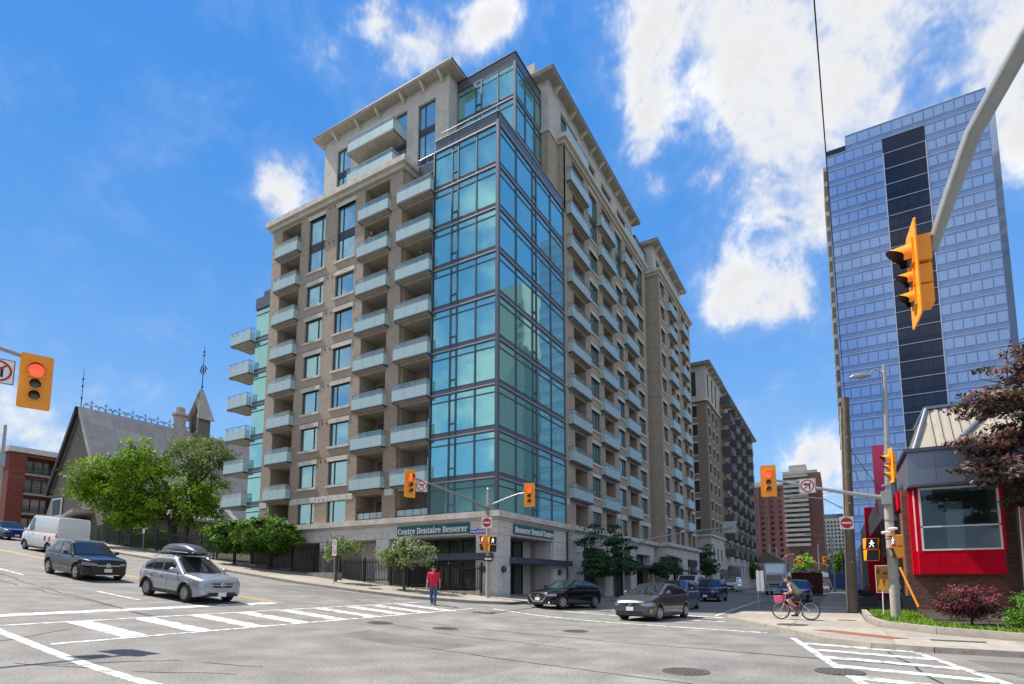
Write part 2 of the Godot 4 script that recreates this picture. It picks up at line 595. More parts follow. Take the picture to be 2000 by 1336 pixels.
func kerb(parent: Node3D, pts: Array, up := 0.14, w := 0.16, piece := 2.4) -> void:   # kerb stones laid end to end
	for i in pts.size() - 1:
		var a := Vector2(pts[i][0], pts[i][1])
		var b := Vector2(pts[i + 1][0], pts[i + 1][1])
		var n := maxi(1, int(round(a.distance_to(b) / piece)))
		for k in n:
			var p := a.lerp(b, (k + 0.004) / n)
			var q := a.lerp(b, (k + 0.994) / n)
			var side := (q - p).normalized().orthogonal() * -w
			var g := Geo.new()
			var m := maxi(1, int(p.distance_to(q) / 1.2))
			for s in m:
				var p0 := p.lerp(q, float(s) / m)
				var q0 := p.lerp(q, float(s + 1) / m)
				g.hexa([on(p0.x, p0.y, -0.1), on(q0.x, q0.y, -0.1), on(q0.x + side.x, q0.y + side.y, -0.1), on(p0.x + side.x, p0.y + side.y, -0.1),
					on(p0.x, p0.y, up), on(q0.x, q0.y, up), on(q0.x + side.x, q0.y + side.y, up), on(p0.x + side.x, p0.y + side.y, up)])
			part(parent, "kerb_stone", g, M["kerb_stone"])

func pave(called: String, poly: PackedVector2Array, m: Array, up: float, cx: float, cz: float, ox := 0.0, oz := 0.0) -> void:
	var root := structure_root(called)
	var bed := Geo.new()
	lay(bed, poly, up - 0.012)
	part(root, "paving_bed", bed, M["concrete_joint"])
	var k := 0
	for r in cells(poly, cx, cz, ox, oz):
		var s := Geometry2D.offset_polygon(r, -0.009)
		for q in s:
			if q.size() >= 3:
				part(root, "paving_slab", slab(q, up + rng.randf_range(-0.003, 0.003), 0.03), m[k % m.size()])
				k += 1 + rng.randi() % 2

func make_ground() -> void:
	# open land to the horizon
	var g := Geo.new()
	var xs := [-1500.0, -600.0, -250.0, -120.0, -80.0, -50.0, -30.0, -20.0, -10.0, -4.0, 0.0, 3.0, 6.0, 9.0, 12.0, 16.0, 30.0, 80.0, 300.0, 1500.0]
	var zs := [-1500.0, -600.0, -250.0, -120.0, -60.0, -30.0, -20.0, -15.0, -12.0, -9.0, -6.0, -3.0, 0.0, 5.0, 12.0, 25.0, 40.0, 120.0, 600.0]
	for i in xs.size() - 1:
		for j in zs.size() - 1:
			g.quad(on(xs[i], zs[j], -0.12), on(xs[i + 1], zs[j], -0.12), on(xs[i + 1], zs[j + 1], -0.12), on(xs[i], zs[j + 1], -0.12))
	structure("land", g, M["land"])
	# asphalt of both streets
	var road := Geo.new()
	var outline := P2([[-130, 5.4], [-20, 5.5], [-5, 5.9], [-1.5, 5.6], [1.2, 4.2], [2.4, 2.6], [2.6, 0], [2.6, -260], [16.3, -260], [16.3, -8], [15.6, -5.6], [14.5, -4.4], [13.7, -3.4], [13.2, -1.6], [13.2, 2.6], [14.0, 4.2], [15.1, 6.3], [16.2, 8.6], [17.0, 10.4], [18.0, 11.3], [19.2, 11.6], [45, 13.0], [45, 31], [-130, 31]])
	lay(road, outline, 0.0, 1.5, 3.0)
	var road_node := structure("road", road, M["asphalt"])
	# tar joints and cracks
	var seams := [[[-60, 14.6], [2.5, 18.9], 0.05], [[-40, 18.4], [0, 18.6], 0.04], [[6.5, 12.3], [20, 14.5], 0.06], [[5, 23.4], [8.5, 21.6], 0.04], [[-12, 9.8], [2, 9.4], 0.03], [[2.9, 13.5], [12, 15.2], 0.04], [[9, 17], [15.5, 18.4], 0.04], [[12.6, -22], [12.3, 0], 0.04], [[18.3, 11.8], [18.9, 17.5], 0.035], [[1.4, 21.2], [2.6, 23.1], 0.04], [[5.4, 23.2], [6.4, 21.4], 0.05], [[6.4, 21.4], [8.2, 20.9], 0.04]]
	var jit := noise(77, 0.7, 3)
	for s in seams:
		var a := Vector2(s[0][0], s[0][1])
		var b := Vector2(s[1][0], s[1][1])
		var cr := Geo.new()
		var n := int(a.distance_to(b) / 0.35) + 2
		var last := []
		for k in n + 1:
			var p := a.lerp(b, float(k) / n)
			var d := (b - a).normalized().orthogonal()
			p += d * jit.get_noise_2d(p.x * 0.7, p.y * 0.7) * 0.14
			var w: float = s[2] * (0.5 + 0.7 * absf(jit.get_noise_2d(p.x * 5.0, p.y * 5.0 + 9.0)))
			var e := [on(p.x + d.x * w, p.y + d.y * w, 0.0035), on(p.x - d.x * w, p.y - d.y * w, 0.0035)]
			if last.size() > 0:
				cr.quad(last[0], e[0], e[1], last[1])
			last = e
		part(road_node, "tar_crack", cr, M["asphalt_seal"])
	# repairs of another asphalt
	for q in [["asphalt_dark", [[-9, 6.2], [-1.8, 6.6], [-2.6, 9.1], [-10, 8.9]]], ["asphalt_pale", [[3.6, 9.5], [8.4, 9.9], [8.1, 12.6], [3.9, 12.2]]], ["asphalt_dark", [[5.2, 15.4], [9.6, 15.9], [9.3, 17.2], [5.5, 16.9]]], ["asphalt_pale", [[10.5, 12.6], [15.6, 13.4], [15.2, 15.9], [10.9, 15.3]]], ["asphalt_dark", [[-30, 17.6], [-14, 17.7], [-14, 19.4], [-30, 19.2]]], ["asphalt_dark", [[3.2, -8], [6.6, -8], [6.4, -20], [3.2, -20]]], ["asphalt_pale", [[12.2, 17.6], [15.7, 18.0], [15.5, 21.0], [12.0, 20.6]]], ["asphalt_dark", [[19.6, 12.6], [26, 13.2], [26, 15.6], [20.0, 14.9]]]]:
		var pg := Geo.new()
		lay(pg, P2(q[1]), 0.002)
		part(road_node, "asphalt_patch", pg, M[q[0]])
	# painted markings
	var marks := []
	marks.append(["stop_line", strip(Vector2(-2.0, 13.3), Vector2(-1.6, 22.0), 0.5)])
	marks.append(["crosswalk_edge", strip(Vector2(-0.1, 6.6), Vector2(0.25, 22.3), 0.14)])
	marks.append(["crosswalk_edge", strip(Vector2(2.9, 6.6), Vector2(3.35, 22.3), 0.14)])
	for k in 11:
		var z := 20.63 - 1.56 * k + (0.2 if k > 6 else 0.0)
		if z < 6.8:
			break
		marks.append(["crosswalk_bar", P2([[0.16, z - 0.27], [3.10, z - 0.27], [3.12, z + 0.27], [0.18, z + 0.27]])])
	marks.append(["edge_line", strip(Vector2(-0.4, 22.35), Vector2(12.5, 23.0), 0.2)])
	for x in [-6.0, -16.2, -26.5, -37.0]:
		marks.append(["lane_dash", strip(Vector2(x - 1.7, 17.0), Vector2(x + 1.7, 17.05), 0.13)])
	for x in [-18.0, -29.0]:
		marks.append(["lane_dash", strip(Vector2(x - 1.7, 20.0), Vector2(x + 1.7, 20.05), 0.13)])
	# crossing of the side street
	marks.append(["crossing_line", strip(Vector2(3.4, 5.6), Vector2(15.35, 8.25), 0.2)])
	marks.append(["crossing_line", strip(Vector2(3.9, 2.6), Vector2(13.4, 4.0), 0.2)])
	marks.append(["stop_line", strip(Vector2(8.6, 0.2), Vector2(12.9, 1.6), 0.4)])
	marks.append(["lane_line", strip(Vector2(12.35, 0.6), Vector2(11.6, -24.0), 0.14)])
	marks.append(["lane_dash", strip(Vector2(8.0, -3.0), Vector2(7.9, -6.0), 0.12)])
	marks.append(["lane_dash", strip(Vector2(7.8, -12.0), Vector2(7.7, -15.0), 0.12)])
	marks.append(["lane_line", strip(Vector2(6.3, -58.0), Vector2(9.5, -58.5), 0.4)])
	# the skewed crosswalk on the right
	marks.append(["crosswalk_edge", strip(Vector2(16.17, 9.6), Vector2(18.3, 20.2), 0.17)])
	marks.append(["crosswalk_edge", strip(Vector2(18.85, 11.75), Vector2(20.5, 20.2), 0.17)])
	for k in 7:
		var z0 := 10.95 + 1.32 * k
		marks.append(["crosswalk_bar", P2([[16.42 + 0.2 * 1.32 * k, z0 - 0.2], [18.85 + 0.195 * (z0 - 11.3), z0 + 0.46], [18.85 + 0.195 * (z0 - 10.95), z0 + 0.82], [16.50 + 0.2 * 1.32 * k, z0 + 0.2]])])
	for m in marks:
		var mg := Geo.new()
		lay(mg, m[1], 0.004 if m[0] != "crosswalk_edge" else 0.008, 1.5, 3.0)
		part(road_node, m[0], mg, M["paint_white"])
	for y in [[-60.0, 12.4, -1.9, 13.15], [-60.0, 12.15, -1.9, 12.9]]:
		var mg := Geo.new()
		lay(mg, strip(Vector2(y[0], y[1]), Vector2(y[2], y[3]), 0.11), 0.004)
		part(road_node, "centre_line", mg, M["paint_yellow"])
	# pavements with slabs
	var grey := [M["concrete"], M["concrete_new"], M["concrete"], M["concrete"]]
	pave("sidewalk_west", P2([[-70, 0.5], [0.4, 0.5], [0.4, -0.2], [2.6, -0.2], [2.55, 2.6], [1.15, 4.05], [-1.55, 5.45], [-5, 5.74], [-20, 5.34], [-70, 5.25]]), grey, 0.14, 1.8, 1.75)
	pave("sidewalk_north", P2([[0.3, -0.25], [2.5, -0.25], [2.5, -140], [0.3, -140]]), grey, 0.14, 2.3, 2.2)
	pave("sidewalk_east", P2([[13.3, -1.6], [13.8, -3.3], [14.6, -4.3], [15.7, -5.5], [16.4, -8], [16.4, -140], [18.2, -140], [18.2, 3.3], [18.45, 5.6], [19.7, 7.7], [21.4, 9.1], [45, 10.2], [45, 12.85], [19.2, 11.45], [18.05, 11.15], [17.15, 10.3], [16.35, 8.5], [15.25, 6.2], [14.15, 4.1], [13.35, 2.5]]), [M["concrete_new"], M["concrete_new"], M["concrete"]], 0.13, 2.6, 2.9, 13.3, 0.4)
	var k1 := structure_root("kerb_west")
	kerb(k1, [[2.6, -140], [2.6, 0], [2.4, 2.6], [1.2, 4.2], [-1.5, 5.6], [-5, 5.9], [-20, 5.5], [-75, 5.4]], 0.145, 0.15)
	var k2 := structure_root("kerb_east")
	kerb(k2, [[45, 13.0], [19.2, 11.6], [18.0, 11.3], [17.0, 10.4], [16.2, 8.6], [15.1, 6.3], [14.0, 4.2], [13.2, 2.6], [13.2, -1.6], [13.7, -3.4], [14.5, -4.4], [15.6, -5.6], [16.3, -8], [16.3, -140]], 0.135, 0.15)
	# planted corner with its own kerb
	var bed_edge := [[18.25, -3.4], [18.25, 3.3], [18.5, 5.5], [19.75, 7.55], [21.4, 8.95], [45, 10.05]]
	var k3 := structure_root("planter_kerb")
	kerb(k3, bed_edge, 0.32, -0.2, 2.0)
	var soil := Geo.new()
	lay(soil, P2([[18.3, -3.5], [18.4, 3.3], [18.65, 5.45], [19.85, 7.4], [21.45, 8.8], [45, 9.9], [45, -6], [20.3, -6], [20.3, -3.5]]), 0.24)
	structure("planting_bed", soil, M["earth"])
	# tactile plate of the ramp, rows of bars
	var tp := structure_root("tactile_plate")
	var t0 := Vector2(16.62, 8.15)
	var t1 := Vector2(18.5, 10.0)
	var td := (t1 - t0).normalized()
	var tn := Vector2(-td.y, td.x) * -1.0
	for k in 8:
		var a := t0.lerp(t1, k / 8.0) + td * 0.006
		var b := t0.lerp(t1, (k + 1) / 8.0) - td * 0.006
		part(tp, "tactile_tile", slab(PackedVector2Array([a, b, b + tn * 0.6, a + tn * 0.6]), 0.139, 0.02), M["tactile"])
	# manhole covers
	var spots := [[4.34, 13.94, 0.42, 0.004], [6.53, 13.3, 0.42, 0.004], [10.02, 11.07, 0.42, 0.004], [14.92, 17.13, 0.42, 0.004], [17.32, 15.77, 0.40, 0.012], [15.94, 6.13, 0.5, 0.136], [-5.4, 4.3, 0.4, 0.146]]
	var told := ["round manhole cover closest to the left crosswalk bars", "round manhole cover in open asphalt, second from the left crosswalk", "round manhole cover in the asphalt ahead of the grey liftback", "round manhole cover in open asphalt beside the skewed crosswalk", "round manhole cover under the edge line of the skewed crosswalk", "round iron cover let into the pavement below the bicycle", "round iron cover in the pavement near the silvery tree"]
	for s in spots:
		var lab: String = told.pop_front()
		var mh := thing("manhole_cover", lab, "manhole cover", on(s[0], s[1], s[3]), 0.0, "manhole covers")
		mh.rotation = Vector3(0, 0, atan((G(s[0] + 0.1, s[1]) - G(s[0] - 0.1, s[1])) / 0.2))
		var rim := Geo.new()
		rim.lathe(Vector3.ZERO, Vector3.UP, [[0.001, s[2]], [0.008, s[2]], [0.008, s[2] - 0.06], [0.002, s[2] - 0.06]], 32)
		part(mh, "frame", rim, M["iron"])
		var lid := Geo.new()
		lid.lathe(Vector3.ZERO, Vector3.UP, [[0.004, s[2] - 0.065], [0.004, 0.01]], 32)
		for q in range(-3, 4):
			var hw := sqrt(maxf(0.0, pow(s[2] - 0.09, 2) - pow(q * 0.085, 2)))
			lid.cbox(V(q * 0.085, 0.006, 0), V(0.03, 0.006, hw * 2.0))
		part(mh, "lid", lid, M["iron"])

# ---------------------------------------------------------------- the apartment block
const FL := 2.9
func fy(k: int) -> float:   # floor lines of the block
	return 5.0 + FL * k

var win_cache := {}
var bal_cache := {}

# wall of one storey with openings [u0, u1, y0, y1] (sorted along u), as one slab of thickness t
func wall_strip(g: Geo, f: Array, u0: float, u1: float, y0: float, y1: float, holes: Array, t: float, out := 0.0) -> void:
	var at := u0
	for h in holes:
		if h[1] <= u0 or h[0] >= u1:
			continue
		if h[0] > at:
			g.fbox(f, at, h[0], y0, y1, out - t, out)
		if h[2] > y0:
			g.fbox(f, h[0], h[1], y0, minf(h[2], y1), out - t, out)
		if h[3] < y1:
			g.fbox(f, h[0], h[1], maxf(h[3], y0), y1, out - t, out)
		at = h[1]
	if at < u1:
		g.fbox(f, at, u1, y0, y1, out - t, out)

# a window set into an opening: frame, panes, blind, dark room; sill and lintel as asked
func window(parent: Node3D, f: Array, u0: float, u1: float, y0: float, y1: float, o := {}) -> Node3D:
	var w := u1 - u0
	var h := y1 - y0
	var split: float = o.get("split", 0.0)        # where the upright stands, share of the width
	var bands: Array = o.get("bands", [])          # slate bands (heights above the sill)
	var inset: float = o.get("inset", 0.16)
	var fm: String = o.get("frame", "frame_dark")
	var gm: String = o.get("glass", "window_glass")
	var fw: float = o.get("fw", 0.07)
	var node := group_part(parent, "window", f[0] + f[1] * u0 + Vector3(0, y0, 0))
	var ff := [Vector3.ZERO, f[1], f[2]]
	var blind := rng.randi() % 6
	var key := "%s %.2f %.2f %s %s" % [f[1], w, h, o, blind]
	if not win_cache.has(key):
		var list := []
		var fr := Geo.new()
		fr.fbox(ff, 0, fw, 0, h, -inset - 0.07, -inset + 0.03)
		fr.fbox(ff, w - fw, w, 0, h, -inset - 0.07, -inset + 0.03)
		fr.fbox(ff, fw, w - fw, 0, fw, -inset - 0.07, -inset + 0.03)
		fr.fbox(ff, fw, w - fw, h - fw, h, -inset - 0.07, -inset + 0.03)
		var cuts := [0.0, w]
		if split > 0.0:
			cuts = [0.0, w * split, w]
			fr.fbox(ff, w * split - fw * 0.5, w * split + fw * 0.5, fw, h - fw, -inset - 0.07, -inset + 0.03)
		var ys := [fw]
		for b in bands:
			fr.fbox(ff, fw, w - fw, b[0], b[1], -inset - 0.06, -inset + 0.015)
			ys.append(b[0]); ys.append(b[1])
		ys.append(h - fw)
		list.append(["frame", fr.mesh(), M[fm]])
		for i in cuts.size() - 1:
			for k in range(0, ys.size(), 2):
				var pg := Geo.new()
				pg.fbox(ff, cuts[i] + 0.04, cuts[i + 1] - 0.04, ys[k], ys[k + 1], -inset - 0.03, -inset - 0.015)
				list.append(["pane", pg.mesh(), M[gm]])
		if o.get("sill", false):
			var sg := Geo.new()
			sg.fbox(ff, -0.16, w + 0.16, -0.17, 0.0, -inset, 0.08)
			list.append(["sill", sg.mesh(), M["stone_trim"]])
			var lg := Geo.new()
			lg.fbox(ff, -0.12, w + 0.12, h, h + 0.33, -inset, 0.035)
			list.append(["lintel", lg.mesh(), M["stone_trim"]])
		if o.get("room", true):
			var drop: float = [0.0, 0.35, 0.6, 0.8, 1.0, 1.0][blind]
			if drop > 0.0:
				var bg := Geo.new()
				bg.fbox(ff, 0.05, w - 0.05, h * (1.0 - drop), h - 0.02, -inset - 0.22, -inset - 0.19)
				list.append(["blind", bg.mesh(), M[["blind_pale", "blind_grey", "blind_white", "blind_pale", "blind_pale", "blind_grey"][blind]]])
		win_cache[key] = list
	for q in win_cache[key]:
		part(node, q[0], q[1], q[2])
	return node

# a projecting balcony: slab, frosted panels with a clear strip above, rail and posts
func balcony(parent: Node3D, f: Array, u0: float, u1: float, y: float, n0: float, n1: float, o := {}) -> Node3D:
	var node := group_part(parent, "balcony", Vector3(0, y, 0))
	var key := "%s%s %.2f %.2f %.2f %.2f %s" % [f[0], f[1], u0, u1, n0, n1, o]
	if not bal_cache.has(key):
		var list := []
		var solid: String = o.get("panel", "frosted_glass")
		var sb := Geo.new()
		sb.fbox(f, u0 + 0.04, u1 - 0.04, 0.0, 0.17, o.get("back", -1.6), n1 - 0.05)
		list.append(["slab", sb.mesh(), M[o.get("slab", "soffit")]])
		var eg := Geo.new()
		eg.fbox(f, u0, u1, -0.03, 0.10, n1 - 0.045, n1 - 0.005)
		eg.fbox(f, u0, u0 + 0.038, -0.03, 0.10, n0, n1 - 0.045)
		eg.fbox(f, u1 - 0.038, u1, -0.03, 0.10, n0, n1 - 0.045)
		list.append(["edge_channel", eg.mesh(), M["rail_dark"]])
		var top: float = o.get("top", 1.22)
		var low: float = o.get("low", 0.86)
		var n: int = o.get("n", 3)
		for i in n:
			var a := u0 + (u1 - u0) * i / n + 0.008
			var b := u0 + (u1 - u0) * (i + 1) / n - 0.008
			var pg := Geo.new()
			pg.fbox(f, a, b, 0.11, low, n1 - 0.02, n1)
			list.append(["frosted_panel", pg.mesh(), M[solid]])
			if low < top - 0.1:
				var cg := Geo.new()
				cg.fbox(f, a, b, low + 0.01, top - 0.04, n1 - 0.018, n1 - 0.004)
				list.append(["clear_panel", cg.mesh(), M["clear_glass"]])
		for e in [u0, u1 - 0.02]:
			var sg := Geo.new()
			sg.fbox(f, e, e + 0.02, 0.11, low, n0, n1 - 0.025)
			list.append(["side_panel", sg.mesh(), M[solid]])
			if low < top - 0.1:
				var cg := Geo.new()
				cg.fbox(f, e + 0.003, e + 0.017, low + 0.01, top - 0.04, n0, n1 - 0.025)
				list.append(["side_clear_panel", cg.mesh(), M["clear_glass"]])
		var rg := Geo.new()
		rg.fbox(f, u0 - 0.01, u1 + 0.01, top - 0.035, top, n1 - 0.045, n1 + 0.01)
		rg.fbox(f, u0 - 0.01, u0 + 0.03, top - 0.035, top, n0, n1 - 0.045)
		rg.fbox(f, u1 - 0.03, u1 + 0.01, top - 0.035, top, n0, n1 - 0.045)
		list.append(["rail", rg.mesh(), M[o.get("rail", "rail_metal")]])
		for i in n + 1:
			var a := u0 + (u1 - u0) * i / n
			var pg := Geo.new()
			var c := clampf(a, u0 + 0.05, u1 - 0.05)
			pg.fbox(f, c - 0.02, c + 0.02, 0.17, top - 0.035, n1 - 0.085, n1 - 0.05)
			list.append(["post", pg.mesh(), M["rail_dark"]])
		bal_cache[key] = list
	for q in bal_cache[key]:
		part(node, q[0], q[1], q[2])
	return node

# stone cladding, block by block
func blocks(parent: Node3D, f: Array, u0: float, u1: float, y0: float, y1: float, out: float, bw := 1.25, bh := 0.46, t := 0.06) -> void:
	var rows := maxi(1, int(round((y1 - y0) / bh)))
	var h := (y1 - y0) / rows
	for r in rows:
		var at := u0
		var step := bw * (0.5 if r % 2 == 1 else 1.0)
		while at < u1 - 0.01:
			var to := minf(at + step, u1)
			if u1 - to < 0.25:
				to = u1
			var g := Geo.new()
			g.fbox(f, at + 0.006, to - 0.006, y0 + h * r + 0.006, y0 + h * (r + 1) - 0.006, out - t, out + rng.randf_range(-0.004, 0.004))
			part(parent, "stone_block", g, M["stone_block"] if rng.randf() < 0.7 else M["stone_block_warm"])
			at = to
			step = bw

# loggia: side walls, back wall with a dark sliding door
func loggia(parent: Node3D, f: Array, u0: float, u1: float, y0: float, y1: float, wall: String, depth := 1.7, door := [0.15, 0.75]) -> void:
	var node := group_part(parent, "loggia")
	var g := Geo.new()
	g.fbox(f, u0 - 0.12, u0, y0, y1, -depth, -0.301)
	g.fbox(f, u1, u1 + 0.12, y0, y1, -depth, -0.301)
	g.fbox(f, u0, u1, y0, y1, -depth - 0.15, -depth)
	part(node, "inner_wall", g, M[wall])
	var w := u1 - u0
	var d := Geo.new()
	d.fbox(f, u0 + w * door[0], u0 + w * door[1], y0 + 0.2, y0 + 2.35, -depth, -depth + 0.05)
	part(node, "door_frame", d, M["frame_dark"])
	for k in 2:
		var a: float = u0 + w * lerpf(door[0], door[1], k * 0.5) + 0.06
		var b: float = u0 + w * lerpf(door[0], door[1], k * 0.5 + 0.5) - 0.06
		var p := Geo.new()
		p.fbox(f, a, b, y0 + 0.28, y0 + 2.27, -depth + 0.052, -depth + 0.06)
		part(node, "door_pane", p, M["spandrel"])

# glazing unit of the curtain wall, one bay and storey
func glazing(parent: Node3D, f: Array, u0: float, u1: float, y: float, h: float, narrow: bool, ff_id: String) -> void:
	var node := group_part(parent, "glazing_unit", f[0] + f[1] * u0 + Vector3(0, y, 0))
	var g0 := [Vector3.ZERO, f[1], f[2]]
	var w := u1 - u0
	var blind := rng.randi() % 8
	var key := "cw %s %.2f %.2f %d" % [ff_id, w, h, blind]
	if not win_cache.has(key):
		var list := []
		var sp := Geo.new()
		sp.fbox(g0, 0.045, w - 0.045, 0.03, 0.27, -0.10, -0.02)
		list.append(["spandrel", sp.mesh(), M["spandrel"]])
		var le := Geo.new()
		le.fbox(g0, 0.0, w, -0.05, 0.03, -0.10, 0.05)
		list.append(["ledge", le.mesh(), M["spandrel_ledge"]])
		var fr := Geo.new()
		for b in ([[0.27, 0.34], [0.80, 0.87], [h - 0.56, h - 0.49], [h - 0.12, h - 0.05]] if narrow else [[0.27, 0.34], [h - 0.56, h - 0.49], [h - 0.12, h - 0.05]]):
			fr.fbox(g0, 0.045, w - 0.045, b[0], b[1], -0.10, 0.0 if not narrow else 0.03)
		fr.fbox(g0, w - 0.045, w + 0.045, 0.031, h - 0.051, -0.12, 0.03)
		list.append(["mullion", fr.mesh(), M["frame_slate"]])
		var panes := [[0.34, 0.80], [0.87, h - 0.56], [h - 0.49, h - 0.12]] if narrow else [[0.34, h - 0.56], [h - 0.49, h - 0.12]]
		for p in panes:
			var pg := Geo.new()
			pg.fbox(g0, 0.046, w - 0.046, p[0] + 0.001, p[1] - 0.001, -0.06, -0.04)
			list.append(["pane", pg.mesh(), M["curtain_glass"]])
		var drop: float = [1.0, 1.0, 0.0, 0.7, 0.4, 1.0, 0.0, 0.85][blind]
		if drop > 0.0:
			var bg := Geo.new()
			bg.fbox(g0, 0.06, w - 0.06, 0.3 + (h - 0.4) * (1.0 - drop), h - 0.15, -0.26, -0.24)
			list.append(["blind", bg.mesh(), M[["blind_pale", "blind_pale", "blind_grey", "blind_pale", "blind_pale", "blind_pale", "blind_grey", "blind_grey"][blind]]])
		win_cache[key] = list
	for q in win_cache[key]:
		part(node, q[0], q[1], q[2])

func eave(parent: Node3D, lo: Vector3, hi: Vector3, out: float, brackets: Array) -> void:
	var node := group_part(parent, "roof")
	var g := Geo.new()
	g.box(V(lo.x - out, hi.y - 0.22, lo.z - out), V(hi.x + out, hi.y, hi.z + out))
	g.box(V(lo.x - out + 0.05, hi.y, lo.z - out + 0.05), V(hi.x + out - 0.05, hi.y + 0.12, hi.z + out - 0.05))
	part(node, "eave", g, M["soffit"])
	var ed := Geo.new()
	ed.box(V(lo.x - out - 0.03, hi.y - 0.06, hi.z + out), V(hi.x + out + 0.03, hi.y + 0.10, hi.z + out + 0.03))
	ed.box(V(hi.x + out, hi.y - 0.06, lo.z - out), V(hi.x + out + 0.03, hi.y + 0.10, hi.z + out - 0.001))
	part(node, "drip_edge", ed, M["frame_slate"])
	for b in brackets:
		var bg := Geo.new()
		var fr: Array = b[0]
		bg.prism(P2([[0, 0], [0, -0.55], [0.12, -0.55], [0.62 * out / 0.7, -0.12], [0.62 * out / 0.7, 0]]), [fr[0] + fr[1] * b[1] + Vector3(0, hi.y - 0.22, 0), fr[2], fr[1]], -0.09, 0.09)
		part(node, "bracket", bg, M["stone_trim"])

func make_main_building() -> void:
	var b := thing("apartment_building", "tall taupe apartment block with a teal glass corner and frosted balconies", "building")
	var FA := [Vector3.ZERO, Vector3(1, 0, 0), Vector3(0, 0, 1)]       # street front along x (u = x)
	var FB := [Vector3.ZERO, Vector3(0, 0, -1), Vector3(1, 0, 0)]      # side front (u = -z)
	# ---- solid core behind the fronts
	var core := Geo.new()
	core.box(V(-22.3, -1.0, -24.0), V(-8.2, 31.0, -2.0))
	core.box(V(-8.2, -1.0, -24.0), V(-3.6, 31.0, -3.4))
	core.box(V(-21.0, -1.0, -50.0), V(-2.05, 36.8, -10.2))
	core.box(V(-3.7, 6.0, -10.2), V(-3.2, 31.0, -3.4))
	core.box(V(-2.05, -1.0, -47.6), V(-0.7, 36.8, -33.0))
	part(b, "core", core, M["room_plaster"])
	# ---- street front, left wing: floors 0..8
	var rec := [[-21.4, -19.0], [-11.8, -9.3]]
	for k in range(0, 9):
		var y0 := fy(k) if k > 0 else 5.6
		var y1 := fy(k + 1)
		var holes := []
		var ff := fy(k)
		holes.append([-21.4, -19.0, ff + 0.0, ff + 2.62])
		if k < 7:
			holes.append([-18.0, -16.1, ff + 0.72, ff + 2.48])
			holes.append([-14.75, -12.8, ff + 0.72, ff + 2.48])
		elif k == 7:
			holes.append([-18.0, -16.1, ff + 0.75, 99.0])
			holes.append([-14.75, -12.8, ff + 0.75, 99.0])
		else:
			holes.append([-18.0, -16.1, 0.0, ff + 2.3])
			holes.append([-14.75, -12.8, 0.0, ff + 2.3])
		holes.append([-11.8, -9.3, ff, ff + 2.62])
		holes.append([-8.1, -5.2, ff, 99.0])
		var wm := "wall_brick_tan" if k < 3 else "wall_taupe"
		var g := Geo.new()
		wall_strip(g, FA, -22.6, -8.1, y0, y1 - 0.025, holes, 0.3)
		part(b, "wall_panel", g, M[wm])
		var jg := Geo.new()
		jg.fbox(FA, -22.58, -21.4, y1 - 0.03, y1 + 0.005, -0.28, -0.02)
		jg.fbox(FA, -19.0, -11.8, y1 - 0.03, y1 + 0.005, -0.28, -0.02)
		jg.fbox(FA, -9.3, -8.1, y1 - 0.03, y1 + 0.005, -0.28, -0.02)
		if k != 7:
			part(b, "panel_joint", jg, M["wall_joint"])
		# windows
		for w in [[-18.0, -16.1, 0.74], [-14.75, -12.8, 0.27]]:
			if k < 7:
				window(b, FA, w[0], w[1], ff + 0.72, ff + 2.48, {"split": w[2], "sill": true})
			elif k == 7:
				window(b, FA, w[0], w[1], ff + 0.75, fy(8) + 2.3, {"split": w[2], "sill": true, "bands": [[1.72, 2.42]]})
		for q in rec:
			loggia(b, FA, q[0], q[1], ff, ff + 2.9, wm)
		# loggia beside the glass corner: its right side is the glass
		var lg := Geo.new()
		lg.fbox(FA, -8.1, -7.98, ff, ff + 2.9, -1.7, -0.301)
		lg.fbox(FA, -8.1, -5.2, ff, ff + 2.9, -1.95, -1.72)
		part(b, "inner_wall", lg, M[wm])
		var dg := Geo.new()
		dg.fbox(FA, -6.9, -5.3, ff + 0.2, ff + 2.5, -1.72, -1.66)
		part(b, "balcony_door", dg, M["frame_dark"])
		for e in [[-6.82, -6.15], [-6.07, -5.38]]:
			var pg := Geo.new()
			pg.fbox(FA, e[0], e[1], ff + 0.28, ff + 2.42, -1.655, -1.64)
			part(b, "door_pane", pg, M["window_glass"])
		if k > 0:
			balcony(b, FA, -21.7, -18.9, ff - 0.06, 0.0, 0.42)
			balcony(b, FA, -12.1, -9.1, ff - 0.06, 0.0, 0.42, {"n": 3})
			balcony(b, FA, -8.25, -5.22, ff - 0.06, 0.0, 0.42)
		else:
			for q in [[-21.4, -19.0], [-11.8, -9.3], [-8.1, -5.25]]:
				var rg := Geo.new()
				rg.fbox(FA, q[0], q[1], 6.5, 6.54, -0.2, -0.15)
				rg.fbox(FA, q[0], q[1], 5.9, 5.93, -0.2, -0.15)
				for i in 5:
					var u: float = lerpf(q[0] + 0.03, q[1] - 0.06, i / 4.0)
					rg.fbox(FA, u, u + 0.03, 5.8, 6.5, -0.2, -0.16)
				part(b, "terrace_rail", rg, M["rail_dark"])
				var pg := Geo.new()
				pg.fbox(FA, q[0] + 0.05, q[1] - 0.05, 5.95, 6.35, -0.185, -0.175)
				part(b, "terrace_rail_panel", pg, M["frosted_glass"])
	# floor slabs that close the loggias
	for k in range(1, 10):
		var sg := Geo.new()
		sg.fbox(FA, -22.3, -8.0, fy(k) - 0.22, fy(k) - 0.03, -2.0, -0.302)
		if k < 9:
			sg.fbox(FA, -8.0, -5.25, fy(k) - 0.22, fy(k) - 0.08, -2.0, -0.05)
		part(b, "floor_slab", sg, M["soffit"])
